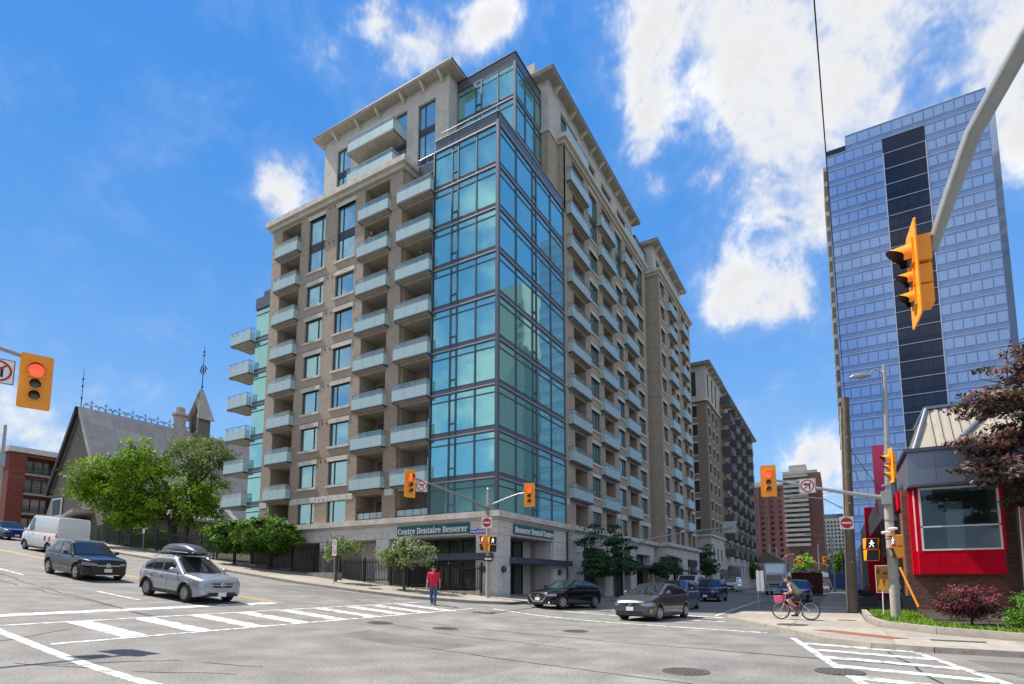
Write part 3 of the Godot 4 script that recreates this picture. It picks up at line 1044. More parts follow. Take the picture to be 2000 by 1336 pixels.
	# pale band at the second floor, wall vents
	for q in [[-22.6, -21.72], [-18.88, -12.12], [-9.08, -8.26]]:
		blocks(b, FA, q[0], q[1], 7.42, 7.87, 0.02, 0.8, 0.23, 0.05)
	for k in range(1, 10):
		for u in [-15.6, -15.1]:
			var vg := Geo.new()
			vg.fbox(FA, u - 0.06, u + 0.06, fy(k) - 0.38, fy(k) - 0.26, -0.02, 0.02)
			part(b, "wall_vent", vg, M["signal_black"])
	# side wall of the left wing
	var FW := [V(-22.6, 0, 0), Vector3(0, 0, -1), Vector3(-1, 0, 0)]
	for k in range(0, 9):
		var g := Geo.new()
		wall_strip(g, FW, 0.301, 8.0, fy(k) if k > 0 else 0.0, fy(k + 1) - 0.02, [], 0.3)
		part(b, "wall_panel", g, M["wall_brick_tan" if k < 3 else "wall_taupe"])
	# cornice of the left wing
	var cg := Geo.new()
	cg.box(V(-22.85, 31.1, -8.0), V(-7.85, 31.42, 0.18))
	cg.box(V(-23.1, 31.42, -8.0), V(-7.6, 31.85, 0.42))
	part(b, "cornice", cg, M["stone_trim"])
	# ---- recessed glass strip and far balconies at the left end
	var FS := [V(0, 0, -0.8), Vector3(1, 0, 0), Vector3(0, 0, 1)]
	for k in range(0, 8):
		if k < 7:
			glazing(b, FS, -25.6, -22.75, fy(k), FL, false, "s")
		if k > 0 and k < 7:
			balcony(b, FS, -28.4, -25.6, fy(k) - 0.06, 0.0, 0.45, {"back": -1.5})
		var g := Geo.new()
		g.fbox(FS, -27.0, -25.5, fy(k) if k > 0 else 0.0, fy(k + 1), -1.9, -1.6)
		part(b, "inner_wall", g, M["frame_slate"])
		window(b, [V(0, 0, -2.4), Vector3(1, 0, 0), Vector3(0, 0, 1)], -26.8, -25.7, fy(k) + 0.3, fy(k) + 2.5, {"split": 0.4, "inset": -0.02, "room": false})
	var eg := Geo.new()
	eg.box(V(-27.0, 0.0, -12.0), V(-22.6, 25.5, -2.71))
	eg.box(V(-25.62, 25.3, -2.8), V(-22.62, 26.3, -0.75))
	part(b, "end_block", eg, M["frame_slate"])
	# ---- glass corner
	var um := [[-5.16, -3.67, false], [-3.67, -3.17, true], [-3.17, -1.69, false], [-1.69, -0.06, false]]
	var vm := [[0.06, 2.28, false], [2.28, 4.55, false], [4.55, 5.11, true], [5.11, 7.37, false], [7.37, 9.70, false]]
	for k in range(0, 9):
		var y := fy(k) if k > 0 else 5.55
		var h := FL if k > 0 else fy(1) - 5.55
		for q in um:
			glazing(b, FA, q[0], q[1], y, h, q[2], "a")
		for q in vm:
			glazing(b, FB, q[0], q[1], y, h, q[2], "b")
		var sg := Geo.new()
		sg.box(V(-5.1, fy(k + 1) - 0.16, -9.8), V(-0.16, fy(k + 1) - 0.02, -0.16))
		part(b, "floor_slab", sg, M["soffit"])
	var mg := Geo.new()
	mg.box(V(-0.16, 5.5, -0.16), V(0.06, 31.3, 0.06))
	part(b, "corner_mullion", mg, M["frame_slate"])
	var ml := Geo.new()
	ml.box(V(-5.26, 5.6, -1.9), V(-5.161, 31.1, 0.06))
	part(b, "glass_end_post", ml, M["frame_slate"])
	var mr := Geo.new()
	mr.box(V(-1.0, 4.3, -9.80), V(0.0, 31.1, -9.71))
	part(b, "glass_end_post", mr, M["frame_slate"])
	for q in um + vm:   # parapet panels
		var g := Geo.new()
		g.fbox(FA if q[0] < 0 else FB, q[0] + 0.03, q[1] - 0.03, 31.15, 31.92, -0.1, 0.0)
		part(b, "parapet_panel", g, M["spandrel"])
	var pc := Geo.new()
	pc.box(V(-5.2, 31.92, -0.14), V(0.05, 31.97, 0.05))
	pc.box(V(-0.14, 31.92, -9.75), V(0.05, 31.97, -0.141))
	pc.box(V(-5.2, 31.06, 0.0), V(0.06, 31.15, 0.06))
	pc.box(V(0.0, 31.06, -9.75), V(0.06, 31.15, -0.001))
	part(b, "parapet_cap", pc, M["spandrel_ledge"])
	var rf := Geo.new()
	rf.box(V(-5.2, 31.0, -9.7), V(-0.2, 31.1, -0.2))
	rf.box(V(-22.4, 30.9, -24.0), V(-8.1, 31.05, -0.35))
	rf.box(V(-8.1, 30.9, -24.0), V(-5.2, 31.05, -1.1))
	part(b, "terrace", rf, M["roof_gravel"])
	var tr := Geo.new()
	for q in [[V(-4.9, 32.75, -0.35), V(-0.4, 32.75, -0.35)], [V(-0.4, 32.75, -0.35), V(-0.4, 32.75, -3.9)]]:
		tr.cyl(q[0], q[1], 0.035, -1, 8)
		for i in 5:
			var p: Vector3 = q[0].lerp(q[1], i / 4.0)
			tr.cyl(p, p - V(0, 1.6, 0), 0.02, -1, 6)
	part(b, "terrace_rail", tr, M["rail_metal"])
	var tp := Geo.new()
	tp.box(V(-7.6, 31.05, -1.2), V(-5.3, 31.75, -1.1))
	part(b, "parapet_panel", tp, M["spandrel"])
	var tq := Geo.new()
	tq.cyl(V(-7.6, 32.3, -1.1), V(-5.3, 32.3, -1.1), 0.035, -1, 8)
	for i in 4:
		tq.cyl(V(-7.5 + i * 0.72, 31.7, -1.1), V(-7.5 + i * 0.72, 32.3, -1.1), 0.02, -1, 6)
	part(b, "terrace_rail", tq, M["rail_metal"])
	# ---- upper stone block above the left wing
	var FU := [V(0, 0, -3.0), Vector3(1, 0, 0), Vector3(0, 0, 1)]
	var uh := [[-18.6, -16.9, 31.6, 39.15], [-15.2, -10.6, 31.4, 39.4], [-9.45, -7.7, 31.6, 39.15]]
	var ug := Geo.new()
	wall_strip(ug, FU, -20.2, -6.4, 31.0, 40.5, uh, 0.5)
	ug.box(V(-20.2, 31.0, -20.0), V(-19.7, 40.5, -3.501))
	ug.box(V(-6.9, 31.0, -10.0), V(-6.4, 40.5, -3.501))
	part(b, "upper_wall", ug, M["wall_pale"])
	var uc := Geo.new()
	uc.box(V(-19.6, 31.0, -20.0), V(-7.0, 40.3, -4.3))
	part(b, "core", uc, M["room_plaster"])
	for q in uh:
		window(b, FU, q[0], q[1], q[2], q[3], {"split": 0.36 if q[1] - q[0] < 3 else 0.5, "bands": [[2.5, 2.9], [4.9, 5.5]], "inset": 0.2})
	for y in [33.85, 36.6]:
		balcony(b, FU, -15.7, -10.7, y, 0.0, 1.45, {"n": 4, "back": 0.0})
	eave(b, V(-20.2, 0, -20.0), V(-6.4, 40.75, -3.0), 0.75, [[FU, -18.6], [FU, -15.9], [FU, -13.6], [FU, -10.9], [FU, -8.8], [FU, -7.0]])
	# ---- upper glass block
	var FC := [V(0, 0, -4.0), Vector3(1, 0, 0), Vector3(0, 0, 1)]
	var FD := [V(-1.1, 0, 0), Vector3(0, 0, -1), Vector3(1, 0, 0)]
	for k in [9, 10, 11]:
		for q in [[-6.3, -4.6, false], [-4.6, -4.1, true], [-4.1, -2.6, false], [-2.6, -1.16, false]]:
			glazing(b, FC, q[0], q[1], fy(k) - 0.05, FL if k < 11 else 2.85, q[2], "a")
		for q in [[4.06, 5.5, false], [5.5, 7.0, false], [7.0, 8.0, false]]:
			glazing(b, FD, q[0], q[1], fy(k) - 0.05, FL if k < 11 else 2.85, q[2], "b")
	var up := Geo.new()
	up.box(V(-6.35, 39.72, -8.0), V(-1.12, 40.45, -4.02))
	part(b, "parapet_panel", up, M["spandrel"])
	var ucap := Geo.new()
	ucap.box(V(-6.38, 40.45, -8.0), V(-1.06, 40.52, -3.96))
	ucap.box(V(-1.24, 31.0, -4.14), V(-1.05, 39.72, -3.95))
	part(b, "parapet_cap", ucap, M["frame_slate"])
	var ucore := Geo.new()
	ucore.box(V(-6.3, 31.0, -10.0), V(-3.8, 39.6, -6.6))
	part(b, "core", ucore, M["room_plaster"])
	var mech := Geo.new()
	mech.box(V(-9.0, 40.0, -16.0), V(-2.2, 44.6, -9.0))
	part(b, "roof_plant_room", mech, M["wall_pale"])
	# ---- side front, right wing: floors 0..10
	var bays := [[11.5, 13.9, 15.0, 16.93], [18.12, 20.48, 21.7, 23.6], [24.8, 27.2, 28.25, 30.43]]
	for k in range(0, 11):
		var ff := fy(k)
		var y0 := ff if k > 0 else 5.6
		var holes := []
		for q in bays:
			holes.append([q[0], q[1], ff, ff + 2.62])
			if k < 9:
				holes.append([q[2], q[3], ff + 0.8 if k > 0 else 5.6, ff + 2.5])
			elif k == 9:
				holes.append([q[2], q[3], ff + 0.8, 99.0])
			else:
				holes.append([q[2], q[3], 0.0, ff + 2.4])
		var wm := "wall_taupe"
		var g := Geo.new()
		wall_strip(g, FB, 9.81, 31.42, y0, fy(k + 1) - 0.025, holes, 0.3)
		part(b, "wall_panel", g, M[wm])
		var jg := Geo.new()
		for e in [[9.83, 11.5], [13.9, 18.12], [20.48, 24.8], [27.2, 31.4]]:
			jg.fbox(FB, e[0], e[1], fy(k + 1) - 0.03, fy(k + 1) + 0.005, -0.28, -0.02)
		if k != 9:
			part(b, "panel_joint", jg, M["wall_joint"])
		var i := 0
		for q in bays:
			if k < 9:
				window(b, FB, q[2], q[3], (ff + 0.8) if k > 0 else 5.75, ff + 2.5, {"split": 0.7, "sill": true})
			elif k == 9:
				window(b, FB, q[2], q[3], ff + 0.8, fy(10) + 2.4, {"split": 0.7, "sill": true, "bands": [[1.75, 2.4]]})
			loggia(b, FB, q[0], q[1], ff, ff + 2.9, wm, 1.7, [0.2, 0.9])
			if k > 0:
				balcony(b, FB, q[0] - 1.15, q[1] + 0.2, ff - 0.06, 0.0, 0.42, {"n": 3} if i < 2 else {"n": 3, "low": 1.12})
			i += 1
	for k in range(1, 12):
		var sg := Geo.new()
		sg.fbox(FB, 10.0, 31.4, fy(k) - 0.22, fy(k) - 0.03, -2.0, -0.302)
		part(b, "floor_slab", sg, M["soffit"])
	for q in [[9.82, 10.34], [14.12, 16.95], [16.98, 23.6], [23.68, 31.4]]:
		if q[0] > 14 and q[1] < 17:
			blocks(b, FB, q[0], q[1], 7.42, 7.87, 0.02, 1.0, 0.23, 0.05)
		elif q[0] < 10:
			blocks(b, FB, q[0], q[1], 7.42, 7.87, 0.02, 1.0, 0.23, 0.05)
		else:
			blocks(b, FB, maxf(q[0], 20.7 if q[1] < 24 else 27.42), q[1], 7.42, 7.87, 0.02, 1.0, 0.23, 0.05)
	for k in range(1, 11):
		for u in [14.5, 17.4, 24.1]:
			var vg := Geo.new()
			vg.fbox(FB, u - 0.06, u + 0.06, fy(k) - 0.36, fy(k) - 0.24, -0.02, 0.02)
			part(b, "wall_vent", vg, M["signal_black"])
	# end wall of the right wing that rises over the glass corner, and the pier beside it
	var eg2 := Geo.new()
	eg2.box(V(-1.2, 31.05, -10.1), V(0.0, 36.85, -9.80))
	eg2.box(V(-1.6, 31.05, -9.79), V(-0.45, 36.85, -8.0))
	part(b, "wall_panel", eg2, M["wall_taupe"])
	var cg2 := Geo.new()
	cg2.box(V(-3.0, 36.9, -31.4), V(0.15, 37.2, -9.65))
	cg2.box(V(-3.0, 37.2, -31.4), V(0.40, 37.55, -9.40))
	cg2.box(V(-1.7, 36.86, -9.64), V(-0.35, 37.15, -7.9))
	part(b, "cornice", cg2, M["stone_trim"])
	# penthouse of the right wing
	var FP := [V(-0.4, 0, 0), Vector3(0, 0, -1), Vector3(1, 0, 0)]
	var ph := [[10.2, 13.6, 37.6, 40.3], [14.9, 17.7, 37.6, 40.1], [19.2, 22.0, 37.6, 40.1], [23.6, 27.4, 37.6, 40.1]]
	var pg2 := Geo.new()
	wall_strip(pg2, FP, 8.0, 28.4, 37.16, 41.4, ph, 0.4)
	pg2.box(V(-1.6, 37.16, -8.4), V(-0.801, 41.4, -8.0))
	pg2.box(V(-8.0, 37.3, -28.4), V(-0.801, 41.4, -28.0))
	part(b, "penthouse_wall", pg2, M["wall_pale"])
	for q in ph:
		window(b, FP, q[0], q[1], q[2], q[3], {"split": 0.5, "inset": 0.25})
	for q in [[10.0, 14.6], [24.2, 30.6]]:
		var sg := Geo.new()
		for i in 4:
			var u0: float = lerpf(q[0], q[1], i / 4.0)
			var u1: float = lerpf(q[0], q[1], (i + 1) / 4.0) - 0.02
			sg.fbox(FB, u0, u1, 37.6, 38.6, 0.2, 0.22)
		part(b, "terrace_panel", sg, M["frosted_glass"])
		var tg := Geo.new()
		tg.fbox(FB, q[0], q[1], 38.62, 38.66, 0.18, 0.24)
		part(b, "terrace_rail", tg, M["rail_metal"])
	var brs := []
	for u in [9.0, 11.9, 14.2, 16.3, 18.4, 20.6, 22.8, 25.5, 27.8]:
		brs.append([FP, u])
	eave(b, V(-8.0, 0, -28.4), V(-0.4, 41.55, -8.0), 0.75, brs)
	# dark glazed slot and lift tower between the wings
	var sl := Geo.new()
	sl.fbox(FB, 31.43, 32.6, 0.0, 37.2, -1.2, -0.6)
	part(b, "slot_wall", sl, M["frame_slate"])
	for k in range(0, 11):
		for e in [[31.5, 31.98], [32.05, 32.55]]:
			var pg := Geo.new()
			pg.fbox(FB, e[0], e[1], fy(k) + 0.35, fy(k) + 2.7, -0.598, -0.58)
			part(b, "slot_pane", pg, M["window_glass"])
	var lt := Geo.new()
	lt.box(V(-6.0, 37.0, -33.2), V(-0.3, 40.4, -29.2))
	part(b, "lift_tower", lt, M["frame_slate"])
	for q in [[29.4, 31.0], [31.1, 32.9]]:
		var pg := Geo.new()
		pg.fbox(FB, q[0], q[1], 37.9, 39.8, -0.298, -0.28)
		part(b, "tower_pane", pg, M["window_glass"])
	# ---- second block of the side front
	var X2 := 1.26
	var FE := [V(X2, 0, 0), Vector3(0, 0, -1), Vector3(1, 0, 0)]
	var FN := [V(0, 0, -32.6), Vector3(1, 0, 0), Vector3(0, 0, 1)]
	var bays2 := [[37.1, 38.9, 33.2, 34.96], [43.2, 45.0, 39.6, 41.2]]
	for k in range(0, 11):
		var ff := fy(k)
		var y0 := ff if k > 0 else 5.6
		var holes := [[33.2, 34.96, ff + 0.8, ff + 2.5], [37.1, 38.9, ff, ff + 2.62], [39.6, 41.2, ff + 0.8, ff + 2.5], [43.2, 45.0, ff, ff + 2.62], [45.6, 47.2, ff + 0.8, ff + 2.5]]
		var g := Geo.new()
		wall_strip(g, FE, 32.6, 47.9, y0, fy(k + 1) - 0.025, holes, 0.3)
		g.fbox(FN, -0.55, X2 - 0.301, y0, fy(k + 1) - 0.025, -0.3, 0.0)
		part(b, "wall_panel", g, M["wall_taupe"])
		var jg := Geo.new()
		for e in [[32.62, 37.1], [38.9, 43.2], [45.0, 47.88]]:
			jg.fbox(FE, e[0], e[1], fy(k + 1) - 0.03, fy(k + 1) + 0.005, -0.28, -0.02)
		jg.fbox(FN, -0.55, X2 - 0.29, fy(k + 1) - 0.03, fy(k + 1) + 0.005, -0.28, -0.02)
		part(b, "panel_joint", jg, M["wall_joint"])
		for q in [[33.2, 34.96], [39.6, 41.2], [45.6, 47.2]]:
			window(b, FE, q[0], q[1], ff + 0.8, ff + 2.5, {"split": 0.6, "sill": true})
		for q in [[37.1, 38.9], [43.2, 45.0]]:
			loggia(b, FE, q[0], q[1], ff, ff + 2.9, "wall_taupe", 1.7, [0.2, 0.9])
			if k > 0:
				balcony(b, FE, q[0] - 1.0, q[1] + 0.4, ff - 0.06, 0.0, 0.42, {"n": 3, "low": 1.12})
	for k in range(1, 12):
		var sg := Geo.new()
		sg.fbox(FE, 33.0, 47.6, fy(k) - 0.22, fy(k) - 0.03, -2.0, -0.302)
		part(b, "floor_slab", sg, M["soffit"])
	var cg3 := Geo.new()
	cg3.box(V(-0.75, 36.9, -48.0), V(X2 + 0.15, 37.2, -32.45))
	cg3.box(V(-1.0, 37.2, -48.2), V(X2 + 0.40, 37.55, -32.2))
	part(b, "cornice", cg3, M["stone_trim"])
	var FQ := [V(0.5, 0, 0), Vector3(0, 0, -1), Vector3(1, 0, 0)]
	var pg3 := Geo.new()
	var ph2 := [[34.6, 38.4, 37.9, 40.2], [40.4, 44.2, 37.9, 40.2]]
	wall_strip(pg3, FQ, 33.4, 46.0, 37.56, 41.3, ph2, 0.4)
	pg3.box(V(-6.0, 37.56, -33.8), V(0.099, 41.3, -33.4))
	pg3.box(V(-6.0, 37.56, -46.0), V(0.099, 41.3, -45.6))
	part(b, "penthouse_wall", pg3, M["wall_pale"])
	for q in ph2:
		window(b, FQ, q[0], q[1], q[2], q[3], {"split": 0.5, "inset": 0.25})
	var br2 := []
	for u in [34.1, 36.5, 39.4, 42.3, 45.2]:
		br2.append([FQ, u])
	eave(b, V(-6.0, 0, -46.0), V(0.5, 41.45, -33.4), 0.75, br2)
	make_podium(b, FA, FB, FE)

func make_podium(b: Node3D, FA: Array, FB: Array, FE: Array) -> void:
	var A := [V(0, 0, 0.1), Vector3(1, 0, 0), Vector3(0, 0, 1)]
	var B := [V(0.1, 0, 0), Vector3(0, 0, -1), Vector3(1, 0, 0)]
	var back := Geo.new()
	back.box(V(-22.6, -1.0, -2.4), V(-8.9, 5.5, -2.1))
	back.box(V(-22.6, -0.6, -2.1), V(-18.0, 5.3, 0.02))
	back.box(V(-18.0, 4.45, -2.1), V(0.02, 5.5, 0.02))
	back.box(V(-1.5, 4.40, -9.4), V(0.02, 5.5, -0.0))
	back.box(V(-15.2, 0.0, -1.6), V(-14.5, 4.45, 0.02))
	back.box(V(-9.6, 0.0, -1.6), V(-8.45, 4.45, 0.02))
	back.box(V(-1.4, 0.0, -1.4), V(0.02, 4.45, 0.02))
	back.box(V(-1.4, 0.0, -9.4), V(0.02, 4.45, -7.3))
	part(b, "podium_wall", back, M["stone_block_warm"])
	var soff := Geo.new()
	soff.box(V(-18.0, 4.36, -6.0), V(-0.1, 4.44, -0.05))
	soff.box(V(-6.0, 4.36, -9.3), V(-0.1, 4.43, -6.001))
	part(b, "soffit", soff, M["soffit"])
	# cladding blocks
	blocks(b, A, -18.0, 0.1, 4.44, 5.30, 0.0, 1.35, 0.43)
	blocks(b, A, -22.6, -18.0, 1.6, 5.30, 0.0, 1.35, 0.46)
	blocks(b, A, -9.6, -8.45, 0.9, 4.43, 0.0, 1.16, 0.5)
	blocks(b, A, -15.2, -14.5, 1.0, 4.43, 0.0, 1.16, 0.5)
	blocks(b, A, -1.42, 0.1, 0.5, 4.43, 0.0, 0.76, 0.46)
	blocks(b, B, -0.1, 7.3, 4.42, 5.30, 0.0, 1.3, 0.44)
	blocks(b, B, 7.3, 9.42, 4.42, 5.30, 0.0, 1.05, 0.44)
	blocks(b, B, -0.1, 1.42, 0.45, 4.41, 0.0, 0.76, 0.46)
	blocks(b, B, 7.3, 9.42, 0.3, 4.41, 0.0, 1.05, 0.46)
	var cg := Geo.new()
	cg.box(V(-23.0, 5.30, -0.3), V(0.22, 5.44, 0.22))
	cg.box(V(-23.2, 5.44, -0.3), V(0.42, 5.80, 0.42))
	cg.box(V(-0.3, 5.30, -9.5), V(0.22, 5.44, -0.301))
	cg.box(V(-0.3, 5.44, -9.6), V(0.42, 5.80, -0.301))
	part(b, "podium_cornice", cg, M["stone_trim"])
	# shop behind: floor, ceiling, glazing on both fronts, canopies
	var shop := group_part(b, "shop_front")
	var in0 := Geo.new()
	in0.box(V(-14.4, 0.3, -7.0), V(-1.45, 0.75, -0.6))
	in0.box(V(-8.4, 0.0, -9.3), V(-1.3, 4.3, -8.0))
	part(shop, "shop_floor", in0, M["concrete"])
	var gl := Geo.new()
	var SA := [V(0, 0, -1.9), Vector3(1, 0, 0), Vector3(0, 0, 1)]
	for i in 6:
		var u0 := lerpf(-8.4, -1.5, i / 6.0)
		var u1 := lerpf(-8.4, -1.5, (i + 1) / 6.0)
		for y in [[0.9, 3.0], [3.12, 4.34]]:
			var pg := Geo.new()
			pg.fbox(SA, u0 + 0.05, u1 - 0.05, y[0], y[1], -0.01, 0.01)
			part(shop, "shop_pane", pg, M["shop_glass"])
		gl.fbox(SA, u0 - 0.05, u0 + 0.05, 0.75, 4.36, -0.06, 0.06)
	gl.fbox(SA, -8.4, -1.5, 3.0, 3.12, -0.05, 0.05)
	gl.fbox(SA, -8.4, -1.5, 0.75, 0.9, -0.05, 0.05)
	part(shop, "shop_frame", gl, M["frame_dark"])
	var SB := [V(-1.6, 0, 0), Vector3(0, 0, -1), Vector3(1, 0, 0)]
	var gl2 := Geo.new()
	for q in [[1.45, 3.4], [3.5, 4.6], [4.7, 5.8]]:
		for y in [[0.5, 2.75], [2.9, 4.3]]:
			var pg := Geo.new()
			pg.fbox(SB, q[0] + 0.04, q[1] - 0.04, y[0], y[1], -0.01, 0.01)
			part(shop, "shop_pane", pg, M["shop_glass"])
		gl2.fbox(SB, q[0] - 0.05, q[0] + 0.05, 0.3, 4.36, -0.06, 0.06)
		gl2.fbox(SB, q[1] - 0.05, q[1] + 0.05, 0.3, 4.36, -0.06, 0.06)
	gl2.fbox(SB, 1.45, 5.85, 2.75, 2.9, -0.05, 0.05)
	part(shop, "shop_frame", gl2, M["frame_dark"])
	var wl := Geo.new()
	wl.fbox(SB, 5.9, 7.3, 0.3, 4.36, -0.2, 0.02)
	wl.fbox(B, 7.18, 7.3, 0.3, 4.36, -1.6, -0.1)
	part(shop, "side_wall", wl, M["stone_block"])
	var dark := Geo.new()
	dark.box(V(-14.5, 0.0, -7.2), V(-1.3, 4.4, -7.0))
	dark.box(V(-8.8, 0.0, -7.0), V(-8.45, 4.4, -1.7))
	part(shop, "shop_back", dark, M["room_plaster"])
	for q in [[A, -8.3, -0.15, 2.95, -1.8, 0.35], [B, 1.3, 9.5, 2.72, -1.4, 0.5]]:
		var ca := Geo.new()
		ca.fbox(q[0], q[1], q[2], q[3], q[3] + 0.32, q[4], q[5])
		ca.fbox(q[0], q[1], q[2], q[3] + 0.32, q[3] + 0.36, q[4], q[5] + 0.03)
		if q[0] == A:
			ca.fbox(q[0], q[1] + 0.4, q[2] - 0.4, q[3] - 0.06, q[3], q[4] + 0.2, q[5] - 0.2)
		part(shop, "canopy", ca, M["frame_slate"])
	# dark bay at the left with a doorway
	var dk := Geo.new()
	dk.box(V(-14.5, 0.5, -1.75), V(-12.6, 4.36, -1.6))
	part(shop, "bay_wall", dk, M["room_plaster"])
	var dw := Geo.new()
	dw.box(V(-12.6, 0.5, -1.75), V(-9.6, 4.36, -1.5))
	part(shop, "bay_wall", dw, M["stone_block"])
	var dd := Geo.new()
	dd.box(V(-10.9, 1.0, -1.5), V(-9.9, 4.1, -1.44))
	part(shop, "side_door", dd, M["room_plaster"])
	# round wall lamps on the pier
	for p in [V(-0.85, 2.35, 0.16), V(0.16, 2.35, -0.55), V(0.16, 2.25, -8.2)]:
		var ax := Vector3(0, 0, 1) if p.z > 0.0 else Vector3(1, 0, 0)
		var lg := Geo.new()
		lg.lathe(p, ax, [[-0.05, 0.01], [-0.05, 0.2], [0.08, 0.2], [0.08, 0.15], [0.03, 0.13], [0.03, 0.01]], 20)
		part(b, "wall_lamp", lg, M["frame_dark"])
		var ring := Geo.new()
		ring.torus(p + ax * 0.1, ax, 0.13, 0.022, 20, 6)
		part(b, "wall_lamp_ring", ring, M["rail_metal"])
	# ---- podium of the right wing
	var R := [V(0.3, 0, 0), Vector3(0, 0, -1), Vector3(1, 0, 0)]
	var rh := [[12.2, 16.6, 0.0, 4.3], [18.6, 23.4, 0.0, 4.3], [25.2, 29.8, 0.0, 4.3]]
	var rg := Geo.new()
	wall_strip(rg, R, 10.2, 31.4, -0.2, 5.5, rh, 0.8, -0.06)
	part(b, "podium_wall", rg, M["stone_block_warm"])
	for q in [[10.2, 12.2], [16.6, 18.6], [23.4, 25.2], [29.8, 31.4]]:
		blocks(b, R, q[0], q[1], 0.3, 5.3, 0.0, 1.0, 0.5)
	for q in rh:
		blocks(b, R, q[0], q[1], 4.31, 5.3, 0.0, 1.4, 0.5)
		var ca := Geo.new()
		ca.fbox(R, q[0] - 0.4, q[1] + 0.4, 2.9, 3.2, -0.7, 0.9)
		part(b, "canopy", ca, M["frame_slate"])
		var pn := Geo.new()
		pn.fbox(R, q[0], q[1], 0.0, 4.3, -1.1, -1.0)
		part(b, "shop_back", pn, M["wall_taupe"])
		for i in 3:
			var u0: float = lerpf(q[0], q[1], i / 3.0) + 0.06
			var u1: float = lerpf(q[0], q[1], (i + 1) / 3.0) - 0.06
			var pg := Geo.new()
			pg.fbox(R, u0, u1, 0.3, 2.6, -0.99, -0.95)
			part(b, "shop_door", pg, M["frame_slate"] if i != 1 else M["spandrel"])
	var rc := Geo.new()
	rc.box(V(-0.2, 5.30, -31.5), V(0.42, 5.44, -10.15))
	rc.box(V(-0.2, 5.44, -31.7), V(0.62, 5.80, -10.1))
	part(b, "podium_cornice", rc, M["stone_trim"])
	var jd := Geo.new()
	jd.box(V(-0.6, 0.0, -10.19), V(-0.1, 5.8, -9.43))
	part(b, "drum_bay", jd, M["frame_slate"])
	# ---- podium of the second block
	var R2 := [V(1.5, 0, 0), Vector3(0, 0, -1), Vector3(1, 0, 0)]
	var N2 := [V(0, 0, -32.2), Vector3(1, 0, 0), Vector3(0, 0, 1)]
	var g2 := Geo.new()
	var h2 := [[34.4, 38.6, 0.0, 4.3], [41.4, 46.2, 0.0, 4.3]]
	wall_strip(g2, R2, 32.2, 48.0, -0.2, 5.5, h2, 0.8, -0.06)
	g2.fbox(N2, -0.5, 0.639, -0.2, 5.5, -0.4, -0.06)
	part(b, "podium_wall", g2, M["stone_block_warm"])
	blocks(b, N2, -0.5, 1.5, 0.3, 5.3, 0.0, 1.0, 0.5)
	for q in [[32.2, 34.4], [38.6, 41.4], [46.2, 48.0]]:
		blocks(b, R2, q[0], q[1], 0.3, 5.3, 0.0, 1.1, 0.5)
	for q in h2:
		blocks(b, R2, q[0], q[1], 4.31, 5.3, 0.0, 1.4, 0.5)
		var pn := Geo.new()
		pn.fbox(R2, q[0], q[1], 0.0, 4.3, -1.1, -1.0)
		part(b, "shop_back", pn, M["spandrel"])
		var ca := Geo.new()
		ca.fbox(R2, q[0] - 0.2, q[1] + 0.2, 2.7, 2.95, -0.7, 0.7)
		part(b, "canopy", ca, M["frame_slate"])
	var c2 := Geo.new()
	c2.box(V(-0.6, 5.30, -48.1), V(1.62, 5.44, -32.08))
	c2.box(V(-0.6, 5.44, -48.2), V(1.82, 5.80, -31.9))
	part(b, "podium_cornice", c2, M["stone_trim"])
	# ---- signs with raised letters
	for s in [["Centre Dentaire Besserer", A, -7.65, -1.86, 4.58, 5.2], ["Besserer Dental Centre", B, 1.7, 7.2, 4.56, 5.18]]:
		var sg := thing("shop_sign", "teal shop sign with white letters reading " + s[0], "sign")
		var pg := Geo.new()
		pg.fbox(s[1], s[2], s[3], s[4], s[5], 0.012, 0.10)
		part(sg, "sign_panel", pg, M["sign_teal"])
		letters(sg, s[0], s[1], lerpf(s[2], s[3], 0.5), lerpf(s[4], s[5], 0.5) - 0.02, 0.10, 0.53, s[3] - s[2] - 0.2, M["white_plastic"], 0.04, true)

# text as flat raised letters on a front, centred at (u, y)
func letters(parent: Node3D, what: String, f: Array, u: float, y: float, out: float, h: float, width: float, m: Material, depth := 0.01, serif := false) -> void:
	var tm := TextMesh.new()
	var fo := SystemFont.new()
	fo.font_names = PackedStringArray(["Droid Serif" if serif else "Droid Sans"])
	fo.font_weight = 700
	tm.font = fo
	tm.text = what
	tm.font_size = 64
	tm.pixel_size = h / 64.0
	tm.depth = depth
	tm.curve_step = 2.0
	var o := part(parent, "lettering", tm, m)
	var box := tm.get_aabb()
	var k := minf(1.5, width / maxf(box.size.x, 0.01))
	o.basis = Basis(f[1] * k, Vector3.UP, f[2])
	o.position = f[0] + f[1] * u + Vector3(0, y, 0) + f[2] * (out + depth * 0.5 + 0.001) - o.basis * Vector3(box.get_center().x, box.get_center().y, 0)

